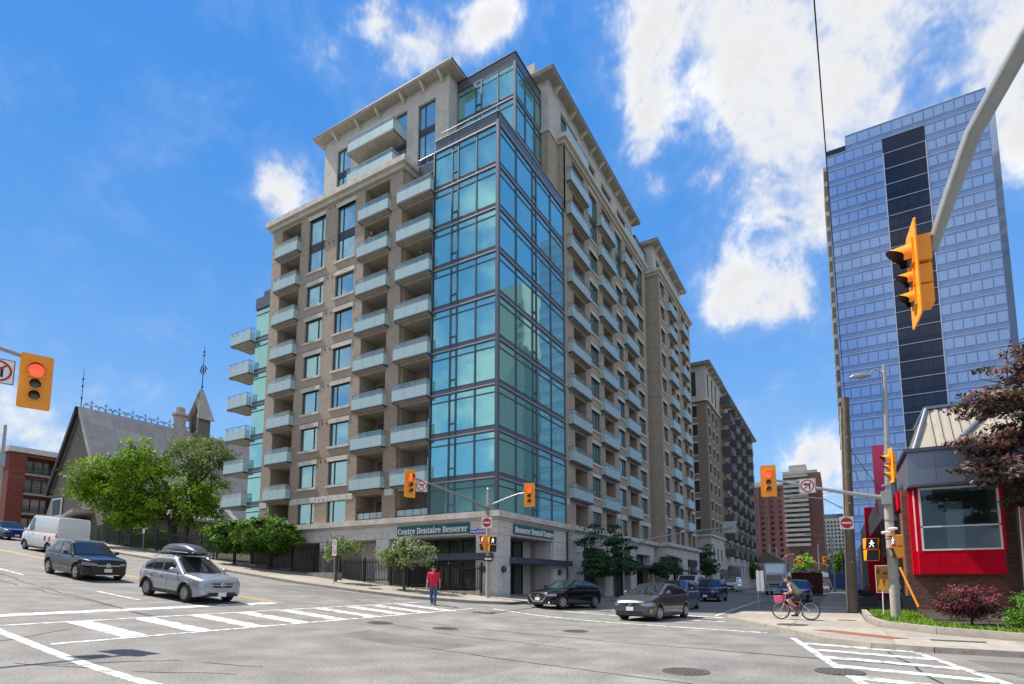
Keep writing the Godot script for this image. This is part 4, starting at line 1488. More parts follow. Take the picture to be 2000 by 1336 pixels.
# ---------------------------------------------------------------- other buildings
# plain grid of windows on a front; walls per storey, each window a part with its pane
func grid_front(b: Node3D, f: Array, u0: float, u1: float, y0: float, floors: int, st: float, cols: Array, sill: float, head: float, wm: Material, o := {}) -> void:
	for k in floors:
		var y := y0 + st * k
		var holes := []
		for c in cols:
			holes.append([c[0], c[1], y + sill, y + head])
		var g := Geo.new()
		wall_strip(g, f, u0, u1, y, y + st - 0.01, holes, 0.35)
		part(b, "wall_panel", g, wm)
		for c in cols:
			var n := group_part(b, "window", f[0] + f[1] * c[0] + Vector3(0, y + sill, 0))
			var key := "gf %s %.2f %.2f %s" % [f[1], c[1] - c[0], head - sill, o]
			if not win_cache.has(key):
				var w: float = c[1] - c[0]
				var h := head - sill
				var ff := [Vector3.ZERO, f[1], f[2]]
				var fr := Geo.new()
				fr.fbox(ff, 0, w, 0, 0.07, -0.24, -0.12); fr.fbox(ff, 0, w, h - 0.07, h, -0.24, -0.12)
				fr.fbox(ff, 0, 0.07, 0.07, h - 0.07, -0.24, -0.12); fr.fbox(ff, w - 0.07, w, 0.07, h - 0.07, -0.24, -0.12)
				if w > 1.3:
					fr.fbox(ff, w * 0.5 - 0.03, w * 0.5 + 0.03, 0.07, h - 0.07, -0.24, -0.12)
				var pn := Geo.new()
				pn.fbox(ff, 0.07, w - 0.07, 0.07, h - 0.07, -0.20, -0.18)
				var list := [["frame", fr.mesh(), M[o.get("frame", "frame_dark")]], ["pane", pn.mesh(), M[o.get("pane", "far_pane")]]]
				if o.get("trim", true):
					var t := Geo.new()
					t.fbox(ff, -0.1, w + 0.1, -0.14, 0.0, -0.1, 0.06)
					list.append(["sill", t.mesh(), M["stone_trim"]])
					var t2 := Geo.new()
					t2.fbox(ff, -0.1, w + 0.1, h, h + 0.28, -0.1, 0.025)
					list.append(["lintel", t2.mesh(), M["stone_trim"]])
				win_cache[key] = list
			for q in win_cache[key]:
				part(n, q[0], q[1], q[2])

func far_windows(b: Node3D, f: Array, cols: Array, y0: float, floors: int, st: float, h: float, m: Material, fm: Material = null) -> void:
	var mesh := {}
	for k in floors:
		for c in cols:
			var w: float = c[1] - c[0]
			var key := "%.2f" % w
			if not mesh.has(key):
				var g := Geo.new()
				g.fbox([Vector3.ZERO, f[1], f[2]], 0, w, 0, h, 0.02, 0.06)
				mesh[key] = g.mesh()
			part(b, "window", mesh[key], m, f[0] + f[1] * c[0] + Vector3(0, y0 + st * k, 0))

func make_other_buildings() -> void:
	var fp := mat("far_pane", lin(0.055, 0.085, 0.095), 0.06, 0.25, 0.7)
	fp.resource_name = "far_pane"
	grain(mat("brick_brown", lin(0.42, 0.345, 0.28), 0.92), "speckle", 0.8, 0.4)
	grain(mat("brick_far_red", lin(0.33, 0.17, 0.15), 0.92), "patchy", 0.2)
	grain(mat("brick_far_dark", lin(0.22, 0.105, 0.095), 0.92), "patchy", 0.2)
	grain(mat("concrete_far", lin(0.46, 0.45, 0.43), 0.9), "patchy", 0.1)
	mat("pane_shade", lin(0.03, 0.035, 0.04), 0.1, 0.1)
	mat("rail_charcoal", lin(0.085, 0.08, 0.085), 0.5, 0.2)
	# ---- brown block beyond the apartment building
	var b3 := thing("brown_brick_building", "brown brick apartment block with pale top storeys and ground floor", "building")
	var X3 := 2.0
	var F3 := [V(X3, 0, 0), Vector3(0, 0, -1), Vector3(1, 0, 0)]
	var N3 := [V(0, 0, -54.0), Vector3(1, 0, 0), Vector3(0, 0, 1)]
	var core := Geo.new()
	core.box(V(-18, -0.5, -64.5), V(X3 - 0.36, 33.0, -54.36))
	part(b3, "core", core, M["room_plaster"])
	var cols := [[55.2, 56.4], [58.3, 59.5], [61.2, 62.4]]
	grid_front(b3, F3, 54.0, 64.6, -0.2, 1, 8.2, [[55.2, 56.4], [58.3, 59.5], [61.2, 62.4]], 4.8, 6.6, M["wall_pale"])
	grid_front(b3, F3, 54.0, 64.6, 8.3, 7, 2.8, cols, 0.7, 2.2, M["brick_brown"])
	grid_front(b3, F3, 54.0, 64.6, 28.2, 1, 5.2, cols, 0.7, 4.4, M["wall_pale"])
	grid_front(b3, N3, -18.0, X3 - 0.351, -0.2, 1, 8.2, [[-1.6, 0.6]], 4.6, 6.6, M["wall_pale"])
	grid_front(b3, N3, -18.0, X3 - 0.351, 8.3, 7, 2.8, [[-1.6, 0.6]], 0.6, 2.3, M["brick_brown"])
	grid_front(b3, N3, -18.0, X3 - 0.351, 28.2, 1, 5.2, [[-1.6, 0.6]], 0.7, 4.4, M["wall_pale"])
	for k in 9:
		balcony(b3, N3, -2.6, -0.4, 8.3 + 2.8 * k, 0.0, 1.1, {"n": 2, "back": 0.0})
	for y in [8.0, 28.0]:
		var bg := Geo.new()
		bg.box(V(-18.2, y, -64.8), V(X3 + 0.3, y + 0.3, -53.7))
		part(b3, "string_course", bg, M["stone_trim"])
	eave(b3, V(-18, 0, -64.0), V(X3, 33.7, -54.0), 0.8, [[F3, 55], [F3, 57.3], [F3, 59.6], [F3, 61.9], [F3, 63.8]])
	var arch := Geo.new()
	arch.lathe(V(X3 + 0.05, 2.2, -60.8), Vector3(1, 0, 0), [[0.0, 1.3], [0.7, 1.15], [0.75, 0.02]], 20)
	part(b3, "awning", arch, M["rail_charcoal"])
	# ---- long block with charcoal balconies
	var b4 := thing("balcony_apartment_building", "long brown apartment block with charcoal balconies in rows", "building")
	var X4 := 2.0
	var F4 := [V(X4, 0, 0), Vector3(0, 0, -1), Vector3(1, 0, 0)]
	var core4 := Geo.new()
	core4.box(V(-18, -0.5, -106), V(X4 - 0.36, 33.0, -65.0))
	part(b4, "core", core4, M["room_plaster"])
	var c4 := []
	var u := 69.5
	while u < 104.0:
		c4.append([u, u + 1.3])
		u += 3.45
	grid_front(b4, F4, 65.0, 106.0, -0.2, 1, 5.9, c4, 2.4, 4.6, M["wall_pale"])
	grid_front(b4, F4, 65.0, 106.0, 5.8, 9, 2.8, c4, 0.6, 2.2, M["brick_brown"])
	grid_front(b4, F4, 65.0, 106.0, 31.0, 1, 2.3, c4, 0.3, 1.9, M["wall_pale"])
	for q in [[65.6, 68.9, 1.5], [73.7, 75.7, 1.2], [80.6, 82.6, 1.2], [87.5, 89.5, 1.2], [94.4, 96.4, 1.2]]:
		for k in 10:
			balcony(b4, F4, q[0], q[1], 5.6 + 2.8 * k, 0.0, q[2], {"n": 2, "panel": "rail_charcoal", "rail": "rail_charcoal", "low": 1.1, "top": 1.15, "back": 0.0, "slab": "soffit"})
	eave(b4, V(-18, 0, -106), V(X4, 33.6, -66.0), 0.8, [[F4, 68], [F4, 72], [F4, 76], [F4, 80], [F4, 84], [F4, 88], [F4, 92], [F4, 96], [F4, 100], [F4, 104]])
	var arch2 := Geo.new()
	arch2.lathe(V(X4 + 0.05, 2.4, -67.4), Vector3(1, 0, 0), [[0.0, 1.7], [1.6, 1.5], [1.7, 0.02]], 20)
	part(b4, "awning", arch2, M["rail_charcoal"])
	# ---- low pavilion roof past the long block
	var pv := thing("pavilion", "small pavilion with a dark pitched roof past the long block", "pavilion", V(3.2, 0, -116))
	var pr := Geo.new()
	pr.prism(P2([[-4, 6.0], [0, 8.6], [4, 6.0], [4, 5.7], [-4, 5.7]]), [Vector3.ZERO, Vector3(1, 0, 0), Vector3(0, 0, 1)], -4.0, 4.0)
	part(pv, "roof", pr, M["rail_charcoal"])
	for p in [[-3.4, 3.4], [3.4, 3.4], [-3.4, -3.4], [3.4, -3.4]]:
		var pg := Geo.new()
		pg.cyl(V(p[0], 0, p[1]), V(p[0], 5.8, p[1]), 0.22)
		part(pv, "column", pg, M["wall_pale"])
	# ---- brick towers down the street (far)
	var t1 := thing("brick_tower", "far red brick slab tower with columns of small windows", "building")
	var FT := [V(0, 0, -190.0), Vector3(1, 0, 0), Vector3(0, 0, 1)]
	var tg := Geo.new()
	tg.box(V(-24.0, 0, -230), V(2.0, 36.0, -190))
	part(t1, "wall", tg, M["brick_far_red"])
	var tt := Geo.new()
	tt.box(V(-24.4, 36.0, -230), V(2.2, 36.8, -189.7))
	tt.box(V(-24, 36.8, -230), V(-6.0, 39.0, -196))
	part(t1, "parapet", tt, M["concrete_far"])
	far_windows(t1, FT, [[-11.6, -10.6], [-8.8, -7.6], [-5.8, -4.8], [-2.6, -1.6], [0.0, 1.0]], 4.0, 16, 2.0, 1.1, M["pane_shade"])
	for c in [-12.2, -9.6, -6.6, -3.4]:
		var pg := Geo.new()
		pg.fbox(FT, c - 0.35, c + 0.35, 0, 35.9, 0.0, 0.7)
		part(t1, "pier", pg, M["brick_far_dark"])
	var t2 := thing("striped_tower", "far tower with white balcony bands and a dark brick flank", "building")
	var F2 := [V(0, 0, -185.0), Vector3(1, 0, 0), Vector3(0, 0, 1)]
	var g2 := Geo.new()
	g2.box(V(2.2, 0, -215), V(14.0, 39.0, -185.4))
	part(t2, "wall", g2, M["brick_far_dark"])
	for k in 15:
		var bg := Geo.new()
		bg.fbox(F2, 2.3, 10.0, 13.6 + 1.72 * k, 14.5 + 1.72 * k, -0.3, 0.6)
		part(t2, "balcony_band", bg, M["concrete_far"])
	far_windows(t2, F2, [[3.0, 5.4], [6.6, 9.4]], 14.5, 14, 1.72, 0.8, M["pane_shade"])
	far_windows(t2, F2, [[6.4, 7.4]], 3.0, 5, 2.0, 1.0, M["far_pane"])
	var g3 := Geo.new()
	g3.box(V(2.2, 39.0, -215), V(13.0, 40.0, -185.4))
	g3.box(V(4.0, 40.0, -210), V(9.5, 43.0, -190))
	part(t2, "roof_block", g3, M["concrete_far"])
	# ---- pale hotel at the end of the street, and the glass link below it
	var ho := thing("pale_hotel", "pale concrete hotel with a grid of small dark windows at the street end", "building")
	var FH := [V(0, 0, -300.0), Vector3(1, 0, 0), Vector3(0, 0, 1)]
	var hg := Geo.new()
	hg.box(V(5.0, 0, -330), V(25.2, 34.0, -300))
	hg.box(V(3.0, 0, -335), V(8.0, 41.5, -302))
	hg.box(V(0.0, 0, -335), V(9.2, 39.0, -301))
	part(ho, "wall", hg, M["concrete_far"])
	var ht := Geo.new()
	ht.box(V(12.0, 34.0, -325), V(25.0, 36.6, -303))
	part(ho, "rooftop_glass", ht, M["far_pane"])
	var hc := []
	for i in 12:
		hc.append([5.8 + i * 1.6, 6.7 + i * 1.6])
	far_windows(ho, FH, hc, 17.6, 8, 2.0, 1.1, M["pane_shade"])
	var lk := thing("glass_link_building", "low dark glass building spanning the street end", "building")
	var lg := Geo.new()
	lg.box(V(-2, 0, -292), V(30, 12.2, -284))
	part(lk, "lower_wall", lg, M["far_pane"])
	for i in 14:
		var pg := Geo.new()
		pg.box(V(-2 + i * 2.25, 12.4, -284.5), V(-2 + i * 2.25 + 2.1, 16.8, -283.6))
		part(lk, "glass_panel", pg, M["spandrel"])
	# ---- blue glass tower on the right
	grain(mat("tower_glass", lin(0.22, 0.34, 0.62), 0.12, 0.35), "patchy", 0.05)
	grain(mat("tower_glass_dark", lin(0.012, 0.022, 0.055), 0.08, 0.25), "patchy", 0.05)
	mat("tower_pane", lin(0.26, 0.40, 0.68), 0.08, 0.40)
	mat("tower_pane_dark", lin(0.016, 0.027, 0.06), 0.05, 0.25)
	mat("tower_line", lin(0.52, 0.57, 0.66), 0.4, 0.2)
	var tw := thing("glass_tower", "tall blue glass tower with a dark vertical stripe", "building")
	var FZ := [V(0, 0, -90.0), Vector3(1, 0, 0), Vector3(0, 0, 1)]
	var body := Geo.new()
	body.box(V(19.8, 0, -112), V(23.2, 86.6, -90.35))
	body.box(V(23.2, 0, -112), V(44.6, 88.4, -90.35))
	part(tw, "core", body, M["tower_glass_dark"])
	var chamf := Geo.new()
	chamf.hexa([V(44.6, 0, -90.3), V(46.4, 0, -93.5), V(44.6, 0, -112), V(44.5, 0, -91), V(44.6, 88.3, -90.3), V(46.4, 88.3, -93.5), V(44.6, 88.3, -112), V(44.5, 88.3, -91)])
	part(tw, "chamfer_wall", chamf, M["tower_glass"])
	var nfl := 28
	var sth := 88.3 / nfl
	var cells_left := 296
	var rest := Geo.new()
	var lines := Geo.new()
	for k in nfl:
		var y := k * sth
		for s in [[19.8, 29.1, 6, false], [29.1, 35.6, 4, true], [35.6, 44.6, 6, false]]:
			if s[3] and y > 82.0:
				s = [29.1, 35.6, 4, false]
			if s[0] < 20.0 and y + sth > 86.7:
				s = [23.2, 29.1, 3, false]
			var bg := Geo.new()
			bg.fbox(FZ, s[0], s[1], y + 0.02, y + sth - 0.02, -0.3, 0.0)
			part(tw, "glass_band", bg, M["tower_glass_dark"] if s[3] else M["tower_glass"])
			for i in s[2]:
				var u0: float = lerpf(s[0], s[1], float(i) / s[2]) + 0.10
				var u1: float = lerpf(s[0], s[1], float(i + 1) / s[2]) - 0.10
				if y < 80.0 and cells_left > 0 and k > 4:
					var pg := Geo.new()
					pg.fbox(FZ, u0, u1, y + 1.0, y + sth - 0.42, 0.0, 0.035)
					part(tw, "pane", pg, M["tower_pane_dark"] if s[3] else M["tower_pane"])
					cells_left -= 1
				elif not s[3]:
					rest.fbox(FZ, u0, u1, y + 1.0, y + sth - 0.42, 0.0, 0.035)
		lines.fbox(FZ, 19.8 if y + sth < 86.7 else 23.2, 44.6, y + sth - 0.05, y + sth + 0.03, -0.1, 0.05)
	stuff(part(tw, "upper_panes", rest, M["tower_pane"]))
	for k in [29.1, 35.6]:
		lines.fbox(FZ, k - 0.06, k + 0.06, 0, 82.0, 0.0, 0.08)
	part(tw, "floor_lines", lines, M["tower_line"])
	var wf := Geo.new()
	for k in nfl - 1:
		wf.box(V(19.2, k * sth + 0.6, -104), V(19.8, k * sth + 1.5, -90.4))
	part(tw, "side_ledges", wf, M["concrete_far"])
	# pale tower that just shows at the right edge
	var pt := thing("pale_tower", "pale stepped tower just visible beside the blue glass tower", "building")
	var pg0 := Geo.new()
	pg0.box(V(57.5, 0, -122), V(80, 84, -105))
	pg0.box(V(58.8, 84, -120), V(80, 90, -107))
	part(pt, "wall", pg0, M["concrete_far"])
	far_windows(pt, [V(0, 0, -105), Vector3(1, 0, 0), Vector3(0, 0, 1)], [[58.2, 59.6]], 66.0, 6, 3.0, 1.6, M["far_pane"])
	# ---- red brick apartments on the left
	grain(mat("brick_left", lin(0.29, 0.075, 0.055), 0.92), "speckle", 0.5, 0.4)
	var ra := thing("red_brick_apartments", "four storey red brick apartments with recessed black balconies", "building")
	var xe := -88.2
	var yb := 8.6
	var FRa := [V(xe, 0, 0), Vector3(0, 0, -1), Vector3(1, 0, 0)]
	var FRb := [V(0, 0, -4.0), Vector3(1, 0, 0), Vector3(0, 0, 1)]
	var core5 := Geo.new()
	core5.box(V(-112, yb - 4, -30), V(xe - 2.2, yb + 12.6, -4.5))
	part(ra, "core", core5, M["brick_left"])
	for k in 4:
		var y := yb + 0.2 + 3.0 * k
		var g := Geo.new()
		wall_strip(g, FRa, 4.0, 26.0, y, y + 2.98, [[6.0, 9.9, y, y + 2.6], [12.4, 13.8, y + 0.8, y + 2.4]], 0.4)
		wall_strip(g, FRb, -112, xe - 0.401, y, y + 2.98, [[-99.5, -98.0, y + 0.6, y + 2.5], [-92.5, -91.0, y + 0.6, y + 2.5]], 0.4)
		part(ra, "wall_panel", g, M["brick_left"])
		window(ra, FRb, -99.5, -98.0, y + 0.6, y + 2.5, {"split": 0.5})
		window(ra, FRb, -92.5, -91.0, y + 0.6, y + 2.5, {"split": 0.5})
		window(ra, FRa, 12.4, 13.8, y + 0.8, y + 2.4, {"split": 0.5})
		var bk := group_part(ra, "balcony")
		var rl := Geo.new()
		rl.fbox(FRa, 5.9, 10.0, y - 0.25, y + 0.05, -0.35, 0.3)
		part(bk, "slab", rl, M["concrete"])
		var rr := Geo.new()
		rr.fbox(FRa, 5.95, 9.95, y + 1.05, y + 1.13, 0.16, 0.24)
		for i in 28:
			rr.fbox(FRa, 5.95 + i * 0.147, 5.99 + i * 0.147, y + 0.05, y + 1.05, 0.18, 0.22)
		part(bk, "railing", rr, M["black_iron"])
		for e in [[6.3, 7.3], [7.5, 8.5], [8.7, 9.7]]:
			var pg := Geo.new()
			pg.fbox(FRa, e[0], e[1], y + 0.15, y + 2.35, -1.9, -1.8)
			part(bk, "door", pg, M["far_pane"])
		var bw := Geo.new()
		bw.fbox(FRa, 5.9, 10.0, y, y + 2.75, -2.1, -1.95)
		part(bk, "back_wall", bw, M["brick_left"])
	var co := Geo.new()
	co.box(V(-112.4, yb + 12.3, -30), V(xe + 0.3, yb + 13.1, -3.7))
	part(ra, "cornice", co, M["wall_pale"])
	var te := thing("teal_clad_building", "teal clad building top behind the red brick apartments", "building")
	var tgm := Geo.new()
	tgm.box(V(-170, 5, -60), V(-108, 29.0, -30))
	part(te, "wall", tgm, mat("teal_clad", lin(0.04, 0.16, 0.20), 0.3, 0.3))
	for i in 8:
		var pg := Geo.new()
		pg.box(V(-168 + i * 7.5, 18, -30.0), V(-162 + i * 7.5, 26.5, -29.9))
		part(te, "glass_panel", pg, M["far_pane"])

	# ---- low houses across the street, out of frame: the glass corner mirrors them
	for q in [[-52.0, -34.0, 10.5, "brick_left"], [-32.0, -17.0, 12.5, "concrete_far"], [-15.0, -4.0, 9.0, "brick_far_red"]]:
		var hs := thing("town_house", {"brick_left": "dark red brick", "concrete_far": "pale concrete", "brick_far_red": "dusty red brick"}[q[3]] + " town house across the street, mirrored in the glass corner", "building")
		var FH2 := [V(0, 0, 36.0), Vector3(1, 0, 0), Vector3(0, 0, -1)]
		var hg2 := Geo.new()
		hg2.box(V(q[0], -1, 36.0), V(q[1], q[2] + G(q[0], 36.0), 48.0))
		part(hs, "wall", hg2, M[q[3]])
		var rg2 := Geo.new()
		rg2.box(V(q[0] - 0.3, q[2] + G(q[0], 36.0), 35.6), V(q[1] + 0.3, q[2] + G(q[0], 36.0) + 0.5, 48.2))
		part(hs, "cornice", rg2, M["soffit"])
		var cl := []
		var uu: float = q[0] + 1.5
		while uu < q[1] - 2.0:
			cl.append([uu, uu + 1.3])
			uu += 3.0
		far_windows(hs, FH2, cl, G(q[1], 36.0) + 1.6, 3, 3.0, 1.7, M["far_pane"])

# ---------------------------------------------------------------- brick shop on the right corner
func brick_field(parent: Node3D, f: Array, u0: float, u1: float, y0: float, y1: float, out: float, holes := []) -> void:
	var g := Geo.new()
	g.use_col = true
	var h := 0.075
	var w := 0.23
	var y := y0
	var row := 0
	while y < y1 - 0.02:
		var u := u0 - (w * 0.5 if row % 2 == 1 else 0.0)
		while u < u1 - 0.01:
			var a := maxf(u, u0)
			var b := minf(u + w - 0.012, u1)
			var skip := b - a < 0.03
			for q in holes:
				if b > q[0] and a < q[1] and y + h > q[2] and y < q[3]:
					skip = true
			if not skip:
				var k := rng.randf_range(0.65, 1.2)
				g.col = Color(0.27 * k, 0.125 * k * rng.randf_range(0.92, 1.1), 0.095 * k)
				var n1 := out + rng.randf_range(-0.003, 0.003)
				var p := [f[0] + f[1] * a + f[2] * n1 + Vector3(0, y, 0), f[0] + f[1] * b + f[2] * n1 + Vector3(0, y, 0), f[0] + f[1] * b + f[2] * n1 + Vector3(0, y + h - 0.012, 0), f[0] + f[1] * a + f[2] * n1 + Vector3(0, y + h - 0.012, 0)]
				var r := []
				for e in p:
					r.append(e - f[2] * 0.012)
				g.quad(p[3], p[2], p[1], p[0])
				for i in 4:
					g.quad(p[i], p[(i + 1) % 4], r[(i + 1) % 4], r[i])
			u += w
		y += h
		row += 1
	stuff(part(parent, "brickwork", g, M["brick_tinted"]))

func make_corner_shop() -> void:
	var bt := mat("brick_tinted", Color(1, 1, 1), 0.9)
	bt.vertex_color_use_as_albedo = true
	grain(bt, "patchy", 1.5, 0.4)
	grain(mat("mortar", lin(0.24, 0.20, 0.17), 0.95), "patchy", 1.5)
	grain(mat("red_panel", lin(0.74, 0.006, 0.03), 0.6, 0.0, 0.15), "patchy", 0.3)
	grain(mat("roof_metal", lin(0.52, 0.47, 0.40), 0.55, 0.2), "patchy", 0.4)
	mat("fascia_metal", lin(0.20, 0.23, 0.30), 0.35, 0.45)
	mat("fascia_dark", lin(0.10, 0.11, 0.14), 0.35, 0.4)
	var s := thing("brick_corner_shop", "brick corner shop with red bay window and ribbed metal roof", "building")
	var Z := [V(0, 0, -6.0), Vector3(1, 0, 0), Vector3(0, 0, 1)]
	var W := [V(20.35, 0, 0), Vector3(0, 0, 1), Vector3(-1, 0, 0)]    # street side, u = z
	var g := Geo.new()
	g.box(V(20.36, -0.3, -60), V(52, 6.2, -10.5))
	g.box(V(20.36, -0.3, -10.5), V(20.9, 6.2, -6.02))
	g.box(V(24.0, -0.3, -10.5), V(52, 6.2, -6.02))
	g.box(V(20.9, -0.3, -10.5), V(24.0, 3.1, -6.02))
	part(s, "wall", g, M["mortar"])
	brick_field(s, Z, 20.35, 32.0, 0.2, 6.2, 0.0, [[20.8, 24.1, 1.97, 6.2]])
	brick_field(s, W, -18.0, -6.02, 0.2, 5.2, 0.0, [[-17.5, -16.0, 0.0, 2.6]])
	# forward brick wall at the right of the bay
	var g2 := Geo.new()
	g2.box(V(24.6, -0.3, -6.0), V(52, 6.2, -5.02))
	part(s, "wall", g2, M["mortar"])
	brick_field(s, [V(0, 0, -5.0), Vector3(1, 0, 0), Vector3(0, 0, 1)], 24.6, 33.0, 0.2, 6.2, 0.0)
	# bay window
	var bay := group_part(s, "bay_window")
	var bp := Geo.new()
	bp.box(V(20.84, 1.97, -5.97), V(24.06, 3.1, -5.4))
	part(bay, "apron", bp, M["red_panel"])
	for i in 4:
		var pg := Geo.new()
		pg.box(V(20.86 + i * 0.8, 1.99, -5.4), V(20.86 + i * 0.8 + 0.78, 3.08, -5.394))
		part(bay, "apron_panel", pg, M["red_panel"])
	for q in [[V(20.62, 1.97, -6.0), V(20.839, 6.2, -5.75)], [V(20.84, 3.1, -5.55), V(21.0, 6.2, -5.4)], [V(24.02, 3.1, -5.55), V(24.14, 6.2, -5.38)]]:
		var bs := Geo.new()
		bs.box(q[0], q[1])
		part(bay, "red_post", bs, M["red_panel"])
	var wf := Geo.new()
	for q in [[21.0, 24.02, 3.1, 3.18], [21.0, 24.02, 4.22, 4.29], [21.0, 24.02, 6.06, 6.16]]:
		wf.box(V(q[0], q[2], -5.46), V(q[1], q[3], -5.38))
	for x in [21.0, 23.94]:
		wf.box(V(x, 3.18, -5.46), V(x + 0.08, 6.06, -5.38))
	wf.box(V(20.80, 3.1, -5.72), V(20.86, 6.1, -5.66))
	wf.box(V(20.80, 3.1, -5.58), V(20.86, 6.1, -5.52))
	wf.box(V(20.80, 4.22, -5.66), V(20.86, 4.28, -5.58))
	part(bay, "white_frame", wf, M["white_plastic"])
	for q in [[3.18, 4.22], [4.29, 6.06]]:
		var pg := Geo.new()
		pg.box(V(21.08, q[0], -5.44), V(23.94, q[1], -5.425))
		part(bay, "pane", pg, M["shop_glass"])
	var bl := Geo.new()
	bl.box(V(22.2, 3.2, -6.85), V(22.9, 5.6, -6.82))
	part(bay, "curtain", bl, M["blind_grey"])
	# overhanging metal fascia
	var fa := group_part(s, "fascia")
	var fb := Geo.new()
	fb.box(V(20.62, 6.25, -16.0), V(52, 7.9, -5.0))
	part(fa, "fascia_box", fb, M["fascia_metal"])
	for i in 9:
		var pg := Geo.new()
		var x0 := 20.62 + i * 1.1
		pg.box(V(x0 + 0.02, 6.3, -5.0), V(x0 + 1.08, 7.82, -4.97))
		part(fa, "fascia_panel", pg, M["fascia_metal"] if i % 3 != 2 else M["fascia_dark"])
	var fe := Geo.new()
	fe.box(V(20.5, 7.9, -16.0), V(52, 8.08, -4.88))
	fe.box(V(20.58, 6.18, -16.0), V(52, 6.25, -4.95))
	part(fa, "fascia_edge", fe, M["frame_slate"])
	# ribbed roof in two slopes
	var rf := group_part(s, "roof")
	for q in [[21.0, 7.0, 21.87, 26.5, 10.6, -6.0], [22.5, 6.2, 24.2, 40.0, 9.9, -5.2]]:
		var z0: float = q[5]
		var rb := Geo.new()
		var x0: float = q[0]; var x1: float = q[2]; var x2: float = q[3]; var top: float = q[4]
		rb.hexa([V(x0, 8.05, z0), V(x2, 8.05, z0), V(x2, 8.05, z0 - 8), V(x0, 8.05, z0 - 8), V(x1, top, z0 - 1.6), V(x2 - 0.9, top, z0 - 1.6), V(x2 - 0.9, top, z0 - 6), V(x1, top, z0 - 6)])
		part(rf, "roof_slope", rb, M["roof_metal"])
		var n := int((x2 - x1) / 0.45)
		for i in n:
			var t := float(i) / n
			var a := V(lerpf(x1, x2 - 0.9, t), 8.06, z0 + 0.02)
			var c := V(lerpf(x1, x2 - 0.9, t), top, z0 - 1.58)
			var rg := Geo.new()
			rg.tbox(Transform3D(Basis.looking_at((c - a).normalized(), Vector3.RIGHT), (a + c) * 0.5), V(0.09, 0.16, a.distance_to(c)))
			part(rf, "roof_rib", rg, M["roof_metal"])
		for i in 7:
			var t := float(i) / 7.0
			var a := V(lerpf(x0, x0, t), 8.06, lerpf(z0, z0 - 8, t))
			var c := V(x1, top, lerpf(z0 - 1.6, z0 - 6, t))
			var rg := Geo.new()
			rg.tbox(Transform3D(Basis.looking_at((c - a).normalized(), Vector3.BACK), (a + c) * 0.5), V(0.09, 0.1, a.distance_to(c)))
			part(rf, "roof_rib", rg, M["roof_metal"])
		var cap := Geo.new()
		cap.box(V(x1 - 0.12, top, z0 - 6.1), V(x2 - 0.8, top + 0.14, z0 - 1.45))
		cap.tube([V(x0, 8.1, z0), V(x1, top + 0.04, z0 - 1.55)], [0.12], 6)
		part(rf, "roof_cap", cap, M["fascia_metal"])
	# street side: ribbed awning boxes, red band and posts, dark shop fronts
	for q in [[-22.5, -8.5, 4.9, 6.9, 0.65], [-38.0, -24.0, 5.0, 7.1, 0.7]]:
		var aw := group_part(s, "ribbed_awning")
		var ag := Geo.new()
		ag.prism(P2([[0, q[2]], [q[4], q[2] + 0.2], [q[4], q[3] - 0.4], [0, q[3]]]), [V(20.35, 0, q[0]), Vector3(-1, 0, 0), Vector3(0, 0, 1)], 0.0, q[1] - q[0])
		part(aw, "awning_box", ag, M["fascia_metal"])
		var n := int((q[1] - q[0]) / 0.5)
		for i in n:
			var rg := Geo.new()
			rg.fbox(W, q[0] + i * 0.5, q[0] + i * 0.5 + 0.08, q[2] + 0.2, q[3] - 0.42, q[4], q[4] + 0.05)
			part(aw, "rib", rg, M["roof_metal"])
	for q in [["red_band", -13.4, -6.3, 5.3, 6.2, 0.12], ["red_post", -13.2, -12.9, 0.2, 5.29, 0.14], ["red_pylon", -23.6, -23.2, 0.2, 7.4, 0.9], ["red_band", -30.0, -24.0, 3.2, 4.2, 0.5]]:
		var rb := Geo.new()
		rb.fbox(W, q[1], q[2], q[3], q[4], 0.0, q[5])
		part(s, q[0], rb, M["red_panel"])
	for q in [[-12.0, -9.0], [-21.5, -14.5], [-33.0, -25.0]]:
		var dg := Geo.new()
		dg.fbox(W, q[0], q[1], 0.4, 3.4, 0.0, 0.03)
		part(s, "dark_shop_front", dg, M["pane_shade"])
	var lp := Geo.new()
	lp.fbox(W, -60.0, -34.5, 0.0, 6.0, -0.01, 0.4)
	part(s, "dark_annexe", lp, M["frame_slate"])
	# hanging pink banner at the corner of the shop
	var bn := thing("vertical_banner", "tall pink banner sign fixed to the shop's street side", "banner")
	var bg := Geo.new()
	bg.box(V(19.55, 5.6, -11.1), V(20.3, 9.7, -11.0))
	part(bn, "cloth", bg, mat("pink_banner", lin(0.62, 0.05, 0.14), 0.6))

